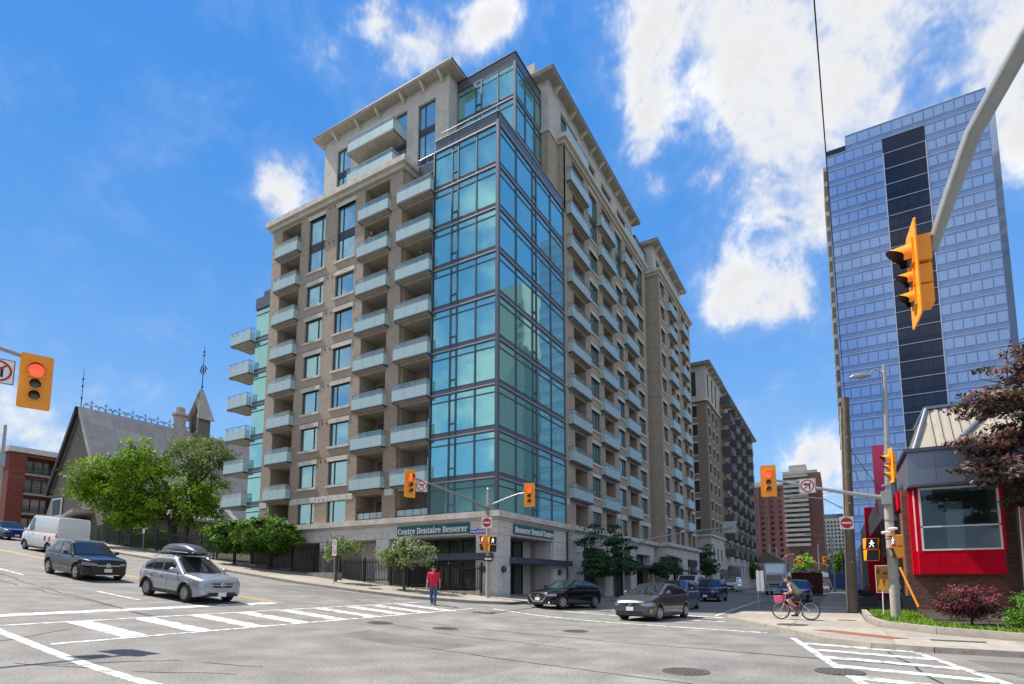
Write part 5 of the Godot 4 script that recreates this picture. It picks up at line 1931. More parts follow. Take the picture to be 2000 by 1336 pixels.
# ---------------------------------------------------------------- church
func make_church() -> void:
	grain(mat("church_stone", lin(0.44, 0.42, 0.39), 0.95), "rock", 0.5, 1.0, "bump_rock")
	grain(mat("church_roof", lin(0.47, 0.44, 0.435), 0.75), "stain", 0.15, 0.2)
	grain(mat("church_roof_pale", lin(0.53, 0.50, 0.49), 0.75), "stain", 0.15, 0.2)
	var c := thing("church", "grey stone church with steep gable roof, ridge ironwork and bell turret", "church")
	var ax := -55.5
	var base := 5.0
	var hw := 5.6
	var top := 21.0
	var eavey := 12.4
	var Z := [V(ax, 0, 0), Vector3(1, 0, 0), Vector3(0, 0, 1)]
	var L := 34.0
	var g := Geo.new()
	g.prism(P2([[-hw, base], [hw, base], [hw, eavey], [0, top - 0.25], [-hw, eavey]]), Z, -L, 0.0)
	part(c, "nave_wall", g, M["church_stone"])
	# roof sheets in strips
	var slope := Vector2(hw + 0.35, top - eavey + 0.55)
	for side in [-1.0, 1.0]:
		for i in 12:
			for j in 5:
				var z0 := -L * i / 12.0 + (0.25 if i == 0 else 0.0)
				var z1 := -L * (i + 1) / 12.0 + 0.03
				var t0 := j / 5.0
				var t1 := (j + 1) / 5.0
				var p := func(t: float, z: float, o: float) -> Vector3: return V(ax + side * slope.x * t, top - slope.y * t + o, z)
				var sg := Geo.new()
				sg.hexa([p.call(t0, z0, 0.0), p.call(t0, z1, 0.0), p.call(t1, z1, 0.0), p.call(t1, z0, 0.0), p.call(t0, z0, 0.09), p.call(t0, z1, 0.09), p.call(t1 - 0.004, z1, 0.09), p.call(t1 - 0.004, z0, 0.09)])
				part(c, "roof_sheet", sg, M["church_roof"] if (i * 3 + j * 5) % 4 != 0 else M["church_roof_pale"])
	# verge boards and coping
	var vb := Geo.new()
	vb.prism(P2([[-6.1, 11.6], [-0.1, 21.15], [-0.1, 20.3], [-5.7, 11.4]]), Z, 0.26, 0.6)
	part(c, "verge_board", vb, M["black_iron"])
	var cp := Geo.new()
	cp.prism(P2([[0.1, 21.15], [6.1, 11.7], [5.7, 11.5], [0.1, 20.4]]), Z, 0.02, 0.35)
	part(c, "gable_coping", cp, M["church_roof_pale"])
	# lancet window with stone surround, small vent, sign
	var arch := func(x: float, y: float, w: float, h: float) -> PackedVector2Array:
		var o := PackedVector2Array([Vector2(x - w, y), Vector2(x + w, y)])
		for k in 7:
			var t := k / 6.0
			o.append(Vector2(x + w * cos(t * PI * 0.5), y + h + w * 1.7 * sin(t * PI * 0.5)) if k < 6 else Vector2(x, y + h + w * 1.75))
		for k in range(5, -1, -1):
			var t := k / 6.0
			o.append(Vector2(x - w * cos(t * PI * 0.5), y + h + w * 1.7 * sin(t * PI * 0.5)))
		return o
	var wn := group_part(c, "lancet_window")
	var sg1 := Geo.new()
	sg1.prism(arch.call(0.3, 10.6, 1.0, 2.2), Z, 0.01, 0.12)
	part(wn, "surround", sg1, M["church_roof_pale"])
	var sg2 := Geo.new()
	sg2.prism(arch.call(0.3, 10.75, 0.72, 2.1), Z, 0.12, 0.14)
	part(wn, "pane", sg2, M["far_pane"])
	var sg3 := Geo.new()
	sg3.fbox(Z, 0.25, 0.35, 10.75, 14.0, 0.14, 0.18)
	part(wn, "mullion", sg3, M["church_roof_pale"])
	var vt := Geo.new()
	vt.prism(arch.call(0.0, 17.2, 0.22, 0.35), Z, 0.01, 0.06)
	part(c, "gable_vent", vt, M["pane_shade"])
	# buttress and porch roof
	for x in [-5.6, 5.6]:
		var bg := Geo.new()
		bg.prism(P2([[0, base], [2.0 * signf(x), base], [1.5 * signf(x), 8.6], [0, 11.4]]), [V(ax + x, 0, 0), Vector3(1, 0, 0), Vector3(0, 0, 1)], -1.2, 0.0)
		part(c, "buttress", bg, M["church_stone"])
	var po := Geo.new()
	po.box(V(ax + 0.5, base, 0.0), V(ax + 4.5, 8.0, 1.6))
	part(c, "porch", po, M["church_stone"])
	var pr := Geo.new()
	pr.prism(P2([[0.2, 8.0], [5.0, 9.1], [5.0, 8.8], [0.2, 7.7]]), Z, -0.1, 1.9)
	part(c, "porch_roof", pr, M["church_roof_pale"])
	# side aisle wall under the right slope
	var al := Geo.new()
	al.box(V(ax + hw, base - 2, -L), V(ax + hw + 3.2, 9.2, -3.0))
	part(c, "aisle_wall", al, M["church_stone"])
	var alr := Geo.new()
	alr.prism(P2([[hw - 0.3, 12.4], [hw + 3.8, 8.8], [hw + 3.8, 8.5], [hw - 0.3, 12.0]]), Z, -L, -2.6)
	part(c, "aisle_roof", alr, M["church_roof"])
	# iron cresting along the ridge
	var cr := group_part(c, "ridge_cresting")
	var rail := Geo.new()
	rail.cyl(V(ax, top + 0.15, 0), V(ax, top + 0.15, -13.2), 0.035, -1, 6)
	part(cr, "rail", rail, M["black_iron"])
	var unit := Geo.new()
	for s in [-1.0, 1.0]:
		var arc := []
		for k in 9:
			var a := PI * k / 8.0
			arc.append(V(0, 0.2 + 0.42 * sin(a), s * (0.08 + 0.34 - 0.34 * cos(a))))
		unit.tube(arc, [0.03], 5)
		unit.torus(V(0, 0.55, s * 0.5), Vector3.RIGHT, 0.14, 0.028, 12, 5)
	unit.cyl(V(0, 0.1, 0), V(0, 1.15, 0), 0.035, -1, 6)
	unit.cyl(V(0, 0.85, -0.2), V(0, 0.85, 0.2), 0.03, -1, 6)
	var um := unit.mesh()
	for i in 9:
		part(cr, "cresting_unit", um, M["black_iron"], V(ax, top + 0.05, -0.9 - i * 1.42))
	var fin := Geo.new()
	fin.cyl(V(ax, top, 0.1), V(ax, top + 4.6, 0.1), 0.05, 0.02, 6)
	for y in [1.2, 2.6, 3.4]:
		fin.cyl(V(ax - 0.3, top + y, 0.1), V(ax + 0.3, top + y, 0.1), 0.03, -1, 6)
		fin.torus(V(ax, top + y, 0.1), V(0, 0, 1), 0.16, 0.025, 10, 5)
	part(cr, "gable_finial", fin, M["black_iron"])
	# chimney and bell turret on the ridge
	var ch := Geo.new()
	ch.cyl(V(ax, top - 1.2, -10.6), V(ax, top + 1.9, -10.6), 0.75, 0.7, 10)
	ch.cyl(V(ax, top + 1.9, -10.6), V(ax, top + 2.15, -10.6), 0.95, -1, 10)
	ch.cyl(V(ax, top + 2.15, -10.6), V(ax, top + 3.0, -10.6), 0.6, 0.55, 10)
	part(c, "chimney", ch, M["church_roof_pale"])
	var tu := group_part(c, "bell_turret")
	var tz := -13.2
	var TZ := [V(ax, 0, tz), Vector3(1, 0, 0), Vector3(0, 0, 1)]
	var tb := Geo.new()
	tb.fbox(TZ, -1.1, -0.62, top - 1.0, top + 2.6, -0.8, 0.8)
	tb.fbox(TZ, 0.62, 1.1, top - 1.0, top + 2.6, -0.8, 0.8)
	tb.fbox(TZ, -0.62, 0.62, top - 1.0, top + 0.3, -0.8, 0.8)
	for e in [-0.55, 0.25]:
		tb.prism(P2([[-1.1, top + 2.6], [-0.62, top + 2.6], [0, top + 3.9], [0.62, top + 2.6], [1.1, top + 2.6], [0.1, top + 5.6], [-0.1, top + 5.6]]), TZ, e, e + 0.3)
	part(tu, "turret_wall", tb, M["church_stone"])
	for side in [-1.0, 1.0]:
		var rg := Geo.new()
		var a := V(ax + side * 1.5, top + 1.9, tz)
		var d := V(ax, top + 6.3, tz)
		rg.quad(a + V(0, 0, 1.15), a - V(0, 0, 1.15), d - V(0, 0, 0.25), d + V(0, 0, 0.25))
		rg.quad(a + V(-side * 0.15, 0, 1.15), d + V(0, -0.25, 0.25), d + V(0, -0.25, -0.25), a + V(-side * 0.15, 0, -1.15))
		rg.quad(a + V(0, 0, 1.15), d + V(0, 0, 0.25), d + V(0, -0.25, 0.25), a + V(-side * 0.15, 0, 1.15))
		rg.quad(a - V(0, 0, 1.15), a + V(-side * 0.15, 0, -1.15), d + V(0, -0.25, -0.25), d - V(0, 0, 0.25))
		rg.quad(a + V(0, 0, 1.15), a + V(-side * 0.15, 0, 1.15), a + V(-side * 0.15, 0, -1.15), a - V(0, 0, 1.15))
		part(tu, "turret_roof", rg, M["church_roof_pale"])
	var bell := Geo.new()
	bell.lathe(V(ax, top + 1.0, tz), Vector3.UP, [[0, 0.42], [0.1, 0.36], [0.5, 0.25], [0.75, 0.15], [0.85, 0.02]], 14)
	part(tu, "bell", bell, M["black_iron"])
	var tf := Geo.new()
	var t0 := V(ax, top + 6.2, tz)
	tf.cyl(t0, t0 + V(0, 6.2, 0), 0.07, 0.03, 6)
	for y in [0.5, 4.9, 5.4]:
		tf.cyl(t0 + V(-0.35, y, 0), t0 + V(0.35, y, 0), 0.04, -1, 6)
		tf.torus(t0 + V(0, y, 0), V(0, 0, 1), 0.16, 0.03, 12, 5)
	tf.torus(t0 + V(0, 2.9, 0), V(0, 0, 1), 0.62, 0.06, 20, 6)
	tf.cyl(t0 + V(-0.95, 2.9, 0), t0 + V(0.95, 2.9, 0), 0.05, -1, 6)
	for a in [0.785, 2.356]:
		var d := V(cos(a), sin(a), 0) * 0.6
		tf.cyl(t0 + V(0, 2.9, 0) - d, t0 + V(0, 2.9, 0) + d, 0.04, -1, 6)
	part(tu, "turret_finial", tf, M["black_iron"])
	# framed notice board hung on the church wall
	var nb := thing("notice_board", "dark framed notice board on the church wall with pale script", "sign")
	var nf := Geo.new()
	nf.fbox(Z, -4.9, -2.5, 8.9, 11.0, 0.1, 0.2)
	part(nb, "frame", nf, M["white_plastic"])
	var np := Geo.new()
	np.fbox(Z, -4.75, -2.65, 9.05, 10.85, 0.2, 0.22)
	part(nb, "board", np, mat("board_navy", lin(0.02, 0.03, 0.07), 0.5))

# ---------------------------------------------------------------- fence and low wall
func make_fence() -> void:
	var fz := 0.85
	var runs := [[-0.5, -3.6, 1.12], [-3.7, -7.4, 1.30], [-7.5, -12.4, 1.62], [-12.5, -47.5, 0.0]]
	var wall := thing("low_wall", "low stepped concrete wall under the black fence", "wall")
	var fence := thing("picket_fence", "black iron picket fence along the pavement and churchyard", "fence")
	var pk := Geo.new()
	pk.box(V(-0.017, 0.0, -0.017), V(0.017, 1.0, 0.017))
	pk.tube([V(0, 1.0, 0), V(0, 1.09, 0)], [0.028, 0.003], 4)
	var pm := pk.mesh()
	var po := Geo.new()
	po.box(V(-0.05, -0.1, -0.05), V(0.05, 1.12, 0.05))
	po.tube([V(0, 1.12, 0), V(0, 1.2, 0)], [0.075, 0.005], 4)
	var pom := po.mesh()
	var count := 0
	var far := Geo.new()
	for r in runs:
		var x: float = r[0]
		while x > r[1] + 0.2:
			var x1 := maxf(x - 2.35, r[1])
			var xc := (x + x1) * 0.5
			var gy := G(xc, fz) + 0.14
			var foot: float = r[2] if r[2] > 0.0 else gy + 0.12
			var hgt := 1.45 if r[2] > 0.0 else 1.75
			if r[2] > 0.0:
				var wg := Geo.new()
				wg.box(V(x1 - 0.004, gy - 0.5, fz - 0.16), V(x - 0.012, foot - 0.04, fz + 0.16))
				part(wall, "wall_section", wg, M["concrete"])
			for e in [0.1, hgt - 0.22]:
				var rg := Geo.new()
				rg.box(V(x1 + 0.05, foot + e, fz - 0.022), V(x - 0.05, foot + e + 0.05, fz + 0.022))
				part(fence, "rail", rg, M["fence_black"])
			var p := part(fence, "post", pom, M["fence_black"], V(x, foot, fz))
			p.scale = V(1, hgt * 0.98, 1)
			var n := int((x - x1) / 0.135)
			for i in range(1, n):
				var px := lerpf(x, x1, float(i) / n)
				if count < 290:
					var q := part(fence, "picket", pm, M["fence_black"], V(px, foot + 0.02, fz))
					q.scale = V(1, hgt * 0.95, 1)
					count += 1
				else:
					far.box(V(px - 0.017, foot + 0.02, fz - 0.017), V(px + 0.017, foot + hgt * 0.98, fz + 0.017))
			x = x1
	stuff(part(fence, "far_pickets", far, M["fence_black"]))

# ---------------------------------------------------------------- trees and plants
func leaf_mesh(balls: Array, count: int, size: float, cols: Array, clump := 0.55, shell := 0.55, flat_ := 0.0, seed_ := 1) -> Geo:
	var r := RandomNumberGenerator.new()
	r.seed = seed_
	var g := Geo.new()
	g.use_col = true
	var total := 0.0
	for b in balls:
		total += pow(b[3], 2.2)
	for b in balls:
		var share := int(count * pow(b[3], 2.2) / total)
		var clumps := maxi(6, int(b[3] * b[3] * 14.0 / (clump * clump) * 0.25))
		var per := maxi(3, share / clumps)
		var sy: float = b[4] if b.size() > 4 else 1.0
		for k in clumps:
			var d := Vector3(r.randfn(), r.randfn(), r.randfn()).normalized()
			var rad: float = b[3] * pow(r.randf_range(shell * shell, 1.0), 0.5) * r.randf_range(0.88, 1.08)
			var ce := Vector3(b[0], b[1], b[2]) + Vector3(d.x, d.y * sy, d.z) * rad
			var tone: Color = cols[r.randi() % cols.size()]
			var bright := r.randf_range(0.75, 1.2)
			for i in per:
				var o := Vector3(r.randfn(), r.randfn() * (0.7 - flat_ * 0.5), r.randfn()) * clump * 0.5
				var p := ce + o
				var nn := (d + Vector3(r.randfn(), r.randfn() + 0.6, r.randfn()) * 0.7).normalized()
				var a := nn.cross(Vector3(r.randfn(), r.randfn(), r.randfn())).normalized()
				var c := nn.cross(a)
				var s := size * r.randf_range(0.65, 1.25)
				var kk := bright * r.randf_range(0.8, 1.2)
				g.col = Color(tone.r * kk, tone.g * kk, tone.b * kk)
				var p0 := p - a * s
				var p1 := p + c * s * 0.55 + nn * s * 0.12
				var p2 := p + a * s
				var p3 := p - c * s * 0.55 + nn * s * 0.12
				for q in [p0, p1, p2, p0, p2, p3]:
					g.v.append(q); g.n.append(nn); g.c.append(g.col)
	return g

func foliage(called: String) -> StandardMaterial3D:
	var m := mat(called, Color(1, 1, 1), 0.7, 0.0, 0.25)
	m.vertex_color_use_as_albedo = true
	m.backlight_enabled = true
	m.backlight = Color(0.62, 0.66, 0.40)
	return m

func limb(g: Geo, a: Vector3, b: Vector3, r0: float, r1: float, bend := 0.12, n := 5) -> void:
	var path := []
	var rad := []
	var side := Vector3(rng.randfn(), rng.randfn() * 0.3, rng.randfn()) * a.distance_to(b) * bend
	for i in n + 1:
		var t := float(i) / n
		path.append(a.lerp(b, t) + side * sin(t * PI) * 0.6 + Vector3(0, sin(t * PI) * a.distance_to(b) * bend * 0.5, 0))
		rad.append(lerpf(r0, r1, t))
	g.tube(path, rad, 7)

func tree(called: String, label: String, cat: String, foot: Vector3, forks: Array, balls: Array, o: Dictionary) -> Node3D:
	var t := thing(called, label, cat, Vector3.ZERO, 0.0, o.get("group", ""))
	var tg := Geo.new()
	var r: float = o.get("r", 0.2)
	var last := foot
	var lr := r * 1.25
	for fk in forks:
		limb(tg, last, fk, lr, lr * 0.72, 0.05, 4)
		last = fk
		lr *= 0.72
	for b in balls:
		var from: Vector3 = forks[rng.randi() % forks.size()] if forks.size() > 1 else last
		var ce := Vector3(b[0], b[1], b[2])
		limb(tg, from, ce, lr * 0.8, 0.03, 0.15)
		for k in int(o.get("twigs", 3)):
			limb(tg, from.lerp(ce, rng.randf_range(0.4, 0.9)), ce + Vector3(rng.randfn(), rng.randfn(), rng.randfn()) * b[3] * 0.45, lr * 0.3, 0.012, 0.15, 4)
	part(t, "trunk", tg, M[o.get("bark", "bark")])
	part(t, "crown", leaf_mesh(balls, o.get("leaves", 6000), o.get("size", 0.12), o.cols, o.get("clump", 0.55), o.get("shell", 0.5), o.get("flat", 0.0), o.get("seed", 3)), M["leaf"])
	return t

func make_trees() -> void:
	foliage("leaf")
	grain(mat("bark", lin(0.10, 0.075, 0.055), 0.95), "wood", 3.0, 0.8)
	grain(mat("bark_pale", lin(0.20, 0.17, 0.14), 0.95), "wood", 3.0, 0.8)
	var green := [Color(0.20, 0.34, 0.025), Color(0.16, 0.28, 0.02), Color(0.26, 0.40, 0.035), Color(0.10, 0.19, 0.018)]
	var green2 := [Color(0.24, 0.30, 0.11), Color(0.18, 0.25, 0.07), Color(0.26, 0.31, 0.16)]
	tree("maple_tree", "broad bright green tree behind the fence in front of the church", "tree", V(-36.6, 3.6, -0.7),
		[V(-36.5, 6.3, -0.7), V(-36.3, 8.4, -0.9)],
		[[-41.8, 11.0, 2.4, 3.5, 0.75], [-38.8, 12.6, 0.7, 3.0, 0.8], [-38.1, 9.0, 0.3, 3.2, 0.6], [-43.4, 10.2, 3.2, 2.0, 0.8], [-40.1, 7.9, 1.4, 2.2, 0.7], [-34.0, 9.9, -2.1, 2.6, 0.8], [-34.3, 7.9, -1.9, 2.0, 0.8]],
		{"r": 0.42, "leaves": 17000, "size": 0.17, "cols": green, "clump": 0.7, "shell": 0.35, "twigs": 5, "seed": 4})
	tree("slender_tree", "thin-leaved taller tree rising behind the broad green tree", "tree", V(-36.0, 3.6, -2.0),
		[V(-35.8, 8.0, -2.0), V(-35.3, 11.0, -2.2)], [[-34.6, 13.8, -2.4, 2.3, 0.8], [-36.6, 14.4, -1.6, 1.6, 0.8], [-33.6, 12.8, -2.8, 1.5, 0.8], [-35.5, 12.3, -2.2, 1.6, 0.7]],
		{"r": 0.2, "leaves": 4200, "size": 0.15, "cols": green2, "clump": 0.75, "shell": 0.3, "twigs": 6, "seed": 9})
	var glob := [Color(0.06, 0.13, 0.02), Color(0.085, 0.175, 0.025), Color(0.11, 0.215, 0.035)]
	tree("globe_tree", "dense round-headed tree with drooping leaves, the left of a pair", "tree", V(-22.9, 2.4, 1.7), [V(-22.9, 4.2, 1.7)], [[-22.9, 5.0, 1.7, 1.75, 0.62], [-22.3, 5.6, 1.6, 1.1, 0.6]],
		{"r": 0.1, "leaves": 7000, "size": 0.15, "cols": glob, "clump": 0.42, "shell": 0.72, "seed": 12, "group": "round-headed trees behind the fence"})
	tree("globe_tree", "dense round-headed tree with drooping leaves against the stone podium", "tree", V(-18.6, 2.0, 1.75), [V(-18.6, 3.9, 1.75)], [[-18.9, 4.95, 1.75, 2.0, 0.66], [-17.2, 4.8, 1.9, 1.45, 0.7], [-20.3, 5.0, 1.8, 1.4, 0.7]],
		{"r": 0.12, "leaves": 12000, "size": 0.15, "cols": glob, "clump": 0.42, "shell": 0.72, "seed": 14, "group": "round-headed trees behind the fence"})
	var silver := [Color(0.24, 0.30, 0.17), Color(0.30, 0.34, 0.24), Color(0.20, 0.27, 0.09), Color(0.17, 0.24, 0.07)]
	tree("small_tree", "small grey-green pavement tree next to the parking sign", "tree", on(-9.9, 3.2, 0.12), [V(-9.9, 3.0, 3.2)], [[-9.6, 3.7, 3.2, 0.95, 0.75], [-8.9, 3.6, 3.2, 0.55, 0.8], [-10.2, 3.5, 3.2, 0.6, 0.7]],
		{"r": 0.06, "leaves": 1800, "size": 0.10, "cols": silver, "clump": 0.4, "shell": 0.3, "seed": 21, "bark": "bark_pale", "group": "small pavement trees"})
	tree("small_tree", "small silvery round tree in front of the dental shop fence", "tree", on(-4.2, 3.2, 0.12), [V(-4.2, 2.6, 3.2)], [[-4.3, 3.25, 3.2, 1.2, 0.75], [-3.2, 3.2, 3.2, 0.9, 0.7], [-5.3, 3.1, 3.2, 0.85, 0.7]],
		{"r": 0.07, "leaves": 4200, "size": 0.095, "cols": silver, "clump": 0.35, "shell": 0.4, "seed": 23, "bark": "bark_pale", "group": "small pavement trees"})
	var dark := [Color(0.035, 0.09, 0.045), Color(0.05, 0.12, 0.06), Color(0.07, 0.15, 0.085)]
	var sg := "street trees along the side front"
	tree("street_tree", "dark green street tree with a thin leader, first beside the shop entrance", "tree", on(1.9, -10.4, 0.12), [V(1.9, 2.2, -10.4), V(1.85, 5.0, -10.5)], [[1.9, 3.0, -10.4, 1.35, 0.8], [1.6, 4.6, -10.2, 0.8, 0.9], [2.2, 2.5, -11.2, 1.0, 0.7], [1.9, 5.6, -10.6, 0.45, 1.3]],
		{"r": 0.07, "leaves": 3200, "size": 0.11, "cols": dark, "clump": 0.45, "shell": 0.25, "flat": 0.8, "seed": 31, "group": sg})
	tree("street_tree", "dark green street tree, fuller and second from the shop entrance", "tree", on(1.9, -15.2, 0.12), [V(1.9, 2.2, -15.2), V(1.9, 4.6, -15.3)], [[1.9, 3.2, -15.2, 1.7, 0.8], [1.7, 4.9, -15.4, 1.05, 0.9], [2.2, 2.9, -16.8, 1.15, 0.7], [1.6, 6.0, -15.2, 0.5, 1.2], [2.0, 4.3, -17.5, 0.7, 0.6]],
		{"r": 0.08, "leaves": 4200, "size": 0.12, "cols": dark, "clump": 0.45, "shell": 0.25, "flat": 0.8, "seed": 33, "group": sg})
	tree("street_tree", "low leaning dark street tree next to the yellow stepladder", "tree", on(1.9, -30.5, 0.12), [V(1.9, 2.0, -30.5)], [[1.9, 3.0, -30.0, 1.6, 0.6], [1.9, 3.8, -32.0, 1.1, 0.7], [1.9, 2.8, -28.2, 1.1, 0.6]],
		{"r": 0.08, "leaves": 2600, "size": 0.14, "cols": dark, "clump": 0.5, "shell": 0.3, "flat": 0.7, "seed": 35, "group": sg})
	tree("street_tree", "dark street tree in front of the arched awning", "tree", on(1.9, -50.0, 0.12), [V(1.9, 3.0, -50)], [[1.9, 4.0, -50, 1.8, 0.9], [1.9, 5.6, -50, 1.0, 1.1], [1.9, 3.2, -52, 1.2, 0.7]],
		{"r": 0.09, "leaves": 2200, "size": 0.18, "cols": dark, "clump": 0.6, "shell": 0.3, "flat": 0.7, "seed": 37, "group": sg})
	tree("street_tree", "mid green street tree near the far end of the long block", "tree", on(1.9, -93.0, 0.12), [V(1.9, 2.6, -93)], [[1.9, 4.0, -93, 2.2, 0.9], [2.3, 3.2, -96, 1.6, 0.8]],
		{"r": 0.1, "leaves": 1800, "size": 0.26, "cols": glob, "clump": 0.8, "shell": 0.3, "seed": 39, "group": sg})
	tree("far_tree", "far leafy tree on the right pavement near the container", "tree", on(18.6, -128.0, 0.0), [V(18.6, 3.5, -128)], [[18.6, 6.6, -128, 3.0, 1.0]],
		{"r": 0.2, "leaves": 1600, "size": 0.4, "cols": glob, "clump": 1.0, "shell": 0.3, "seed": 41})
	tree("far_tree", "far yellow-green tree showing past the box truck", "tree", on(8.5, -160.0, 0.0), [V(8.5, 3.0, -160)], [[8.5, 6.2, -160, 3.2, 1.0]],
		{"r": 0.2, "leaves": 1400, "size": 0.45, "cols": green, "clump": 1.0, "shell": 0.3, "seed": 43})
	# purple maple beside the red bay
	var plum := [Color(0.10, 0.04, 0.045), Color(0.14, 0.06, 0.065), Color(0.08, 0.045, 0.045), Color(0.19, 0.13, 0.13), Color(0.09, 0.08, 0.04), Color(0.24, 0.19, 0.19)]
	tree("purple_maple", "purple-leaved maple reaching across the red bay window", "tree", V(27.4, 0.2, -2.2), [V(27.3, 3.0, -2.2), V(27.0, 5.0, -2.2)],
		[[23.6, 9.0, -1.6, 1.5, 0.6], [25.2, 10.4, -2.0, 1.9, 0.7], [22.9, 7.3, -1.2, 1.15, 0.45], [24.3, 7.6, -1.6, 1.5, 0.6], [23.4, 6.0, -1.2, 1.35, 0.45], [24.9, 6.0, -1.7, 1.5, 0.55], [26.4, 8.6, -2.0, 2.4, 0.8], [24.3, 4.9, -1.5, 0.9, 0.5], [26.5, 5.8, -2.0, 1.8, 0.7], [22.4, 6.3, -0.9, 0.6, 0.4]],
		{"r": 0.18, "leaves": 26000, "size": 0.10, "cols": plum, "clump": 0.4, "shell": 0.25, "flat": 0.7, "twigs": 4, "seed": 51})
	# shrubs
	var barb := [Color(0.16, 0.04, 0.06), Color(0.27, 0.08, 0.11), Color(0.10, 0.03, 0.045), Color(0.08, 0.06, 0.035)]
	tree("barberry_shrub", "rounded purple barberry shrub in the planted corner bed", "shrub", V(21.05, 0.2, 4.6), [V(21.05, 0.5, 4.6)], [[20.75, 0.95, 4.9, 0.62, 0.85], [21.3, 0.95, 4.5, 0.66, 0.9], [21.0, 1.05, 4.7, 0.62, 0.8], [20.5, 0.85, 5.0, 0.45, 0.8]],
		{"r": 0.03, "leaves": 9500, "size": 0.035, "cols": barb, "clump": 0.16, "shell": 0.45, "twigs": 8, "seed": 61})
	tree("green_shrub", "bright green leafy shrub next to the purple barberry", "shrub", V(22.5, 0.2, 5.0), [V(22.5, 0.4, 5.0)], [[22.5, 0.75, 5.0, 0.7, 0.8], [23.2, 0.75, 4.8, 0.7, 0.8], [22.1, 0.5, 5.4, 0.4, 0.8]],
		{"r": 0.03, "leaves": 7000, "size": 0.04, "cols": [Color(0.12, 0.26, 0.03), Color(0.16, 0.32, 0.04), Color(0.09, 0.2, 0.03)], "clump": 0.2, "shell": 0.4, "twigs": 4, "seed": 63})
	for q in [[-44.0, -1.2, 1.2, 71, "leafy shrub behind the fence below the broad tree"], [-40.5, -1.4, 1.0, 72, "low yellow-green shrub behind the fence near the church porch"], [-30.5, -1.2, 1.6, 73, "tall loose shrub behind the fence beside the glass strip"]]:
		var y := G(q[0], q[1])
		tree("fence_shrub", q[4], "shrub", V(q[0], y, q[1]), [V(q[0], y + 0.5, q[1])], [[q[0], y + 1.1 * q[2], q[1], 1.0 * q[2], 0.9], [q[0] + 0.9, y + 0.9 * q[2], q[1] - 0.4, 0.8 * q[2], 0.9]],
			{"r": 0.05, "leaves": 1800, "size": 0.13, "cols": green, "clump": 0.5, "shell": 0.3, "seed": q[3]})
	# grass and weeds of the planted corner
	var gr := Geo.new()
	gr.use_col = true
	var r := RandomNumberGenerator.new()
	r.seed = 88
	var area := P2([[18.5, -3.2], [18.6, 3.3], [18.8, 5.3], [20.0, 7.2], [21.6, 8.5], [23.2, 8.6], [22.2, 7.6], [20.7, 6.2], [20.1, 4.6], [20.2, -3.2]])
	var k := 0
	while k < 9000:
		var p := Vector2(r.randf_range(18.4, 23.2), r.randf_range(-3.2, 8.6))
		if not Geometry2D.is_point_in_polygon(p, area):
			continue
		k += 1
		var h := r.randf_range(0.05, 0.17) * (1.3 if r.randf() < 0.1 else 1.0)
		var a := r.randf() * TAU
		var d := V(cos(a), 0, sin(a))
		var b := on(p.x, p.y, 0.235)
		var w := d.cross(Vector3.UP) * r.randf_range(0.008, 0.02)
		var tip := b + V(0, h, 0) + d * h * r.randf_range(0.1, 0.7)
		var kk := r.randf_range(0.7, 1.25)
		gr.col = Color(0.15 * kk, 0.27 * kk, 0.03 * kk)
		for q in [b - w, b + w, tip]:
			gr.v.append(q); gr.n.append((d + Vector3.UP).normalized()); gr.c.append(gr.col)
	var go := part(self, "grass", gr, M["leaf"])
	stuff(tag(go, "short bright grass growing in the corner planting bed", "grass"))
	var wd := Geo.new()
	wd.use_col = true
	for i in 260:
		var x := r.randf_range(-9.0, -1.0)
		var b := on(x, 1.35 + r.randf() * 0.3, 0.13)
		wd.col = Color(0.05, 0.085, 0.02)
		for q in 3:
			var tip := b + V(r.randfn() * 0.06, r.randf_range(0.05, 0.16), r.randfn() * 0.06)
			var w := V(0.015, 0, 0.01)
			for e in [b - w, b + w, tip]:
				wd.v.append(e); wd.n.append(Vector3.UP); wd.c.append(wd.col)
	var wo := part(self, "weeds", wd, M["leaf"])
	stuff(tag(wo, "sparse weeds at the foot of the low concrete wall", "weeds"))

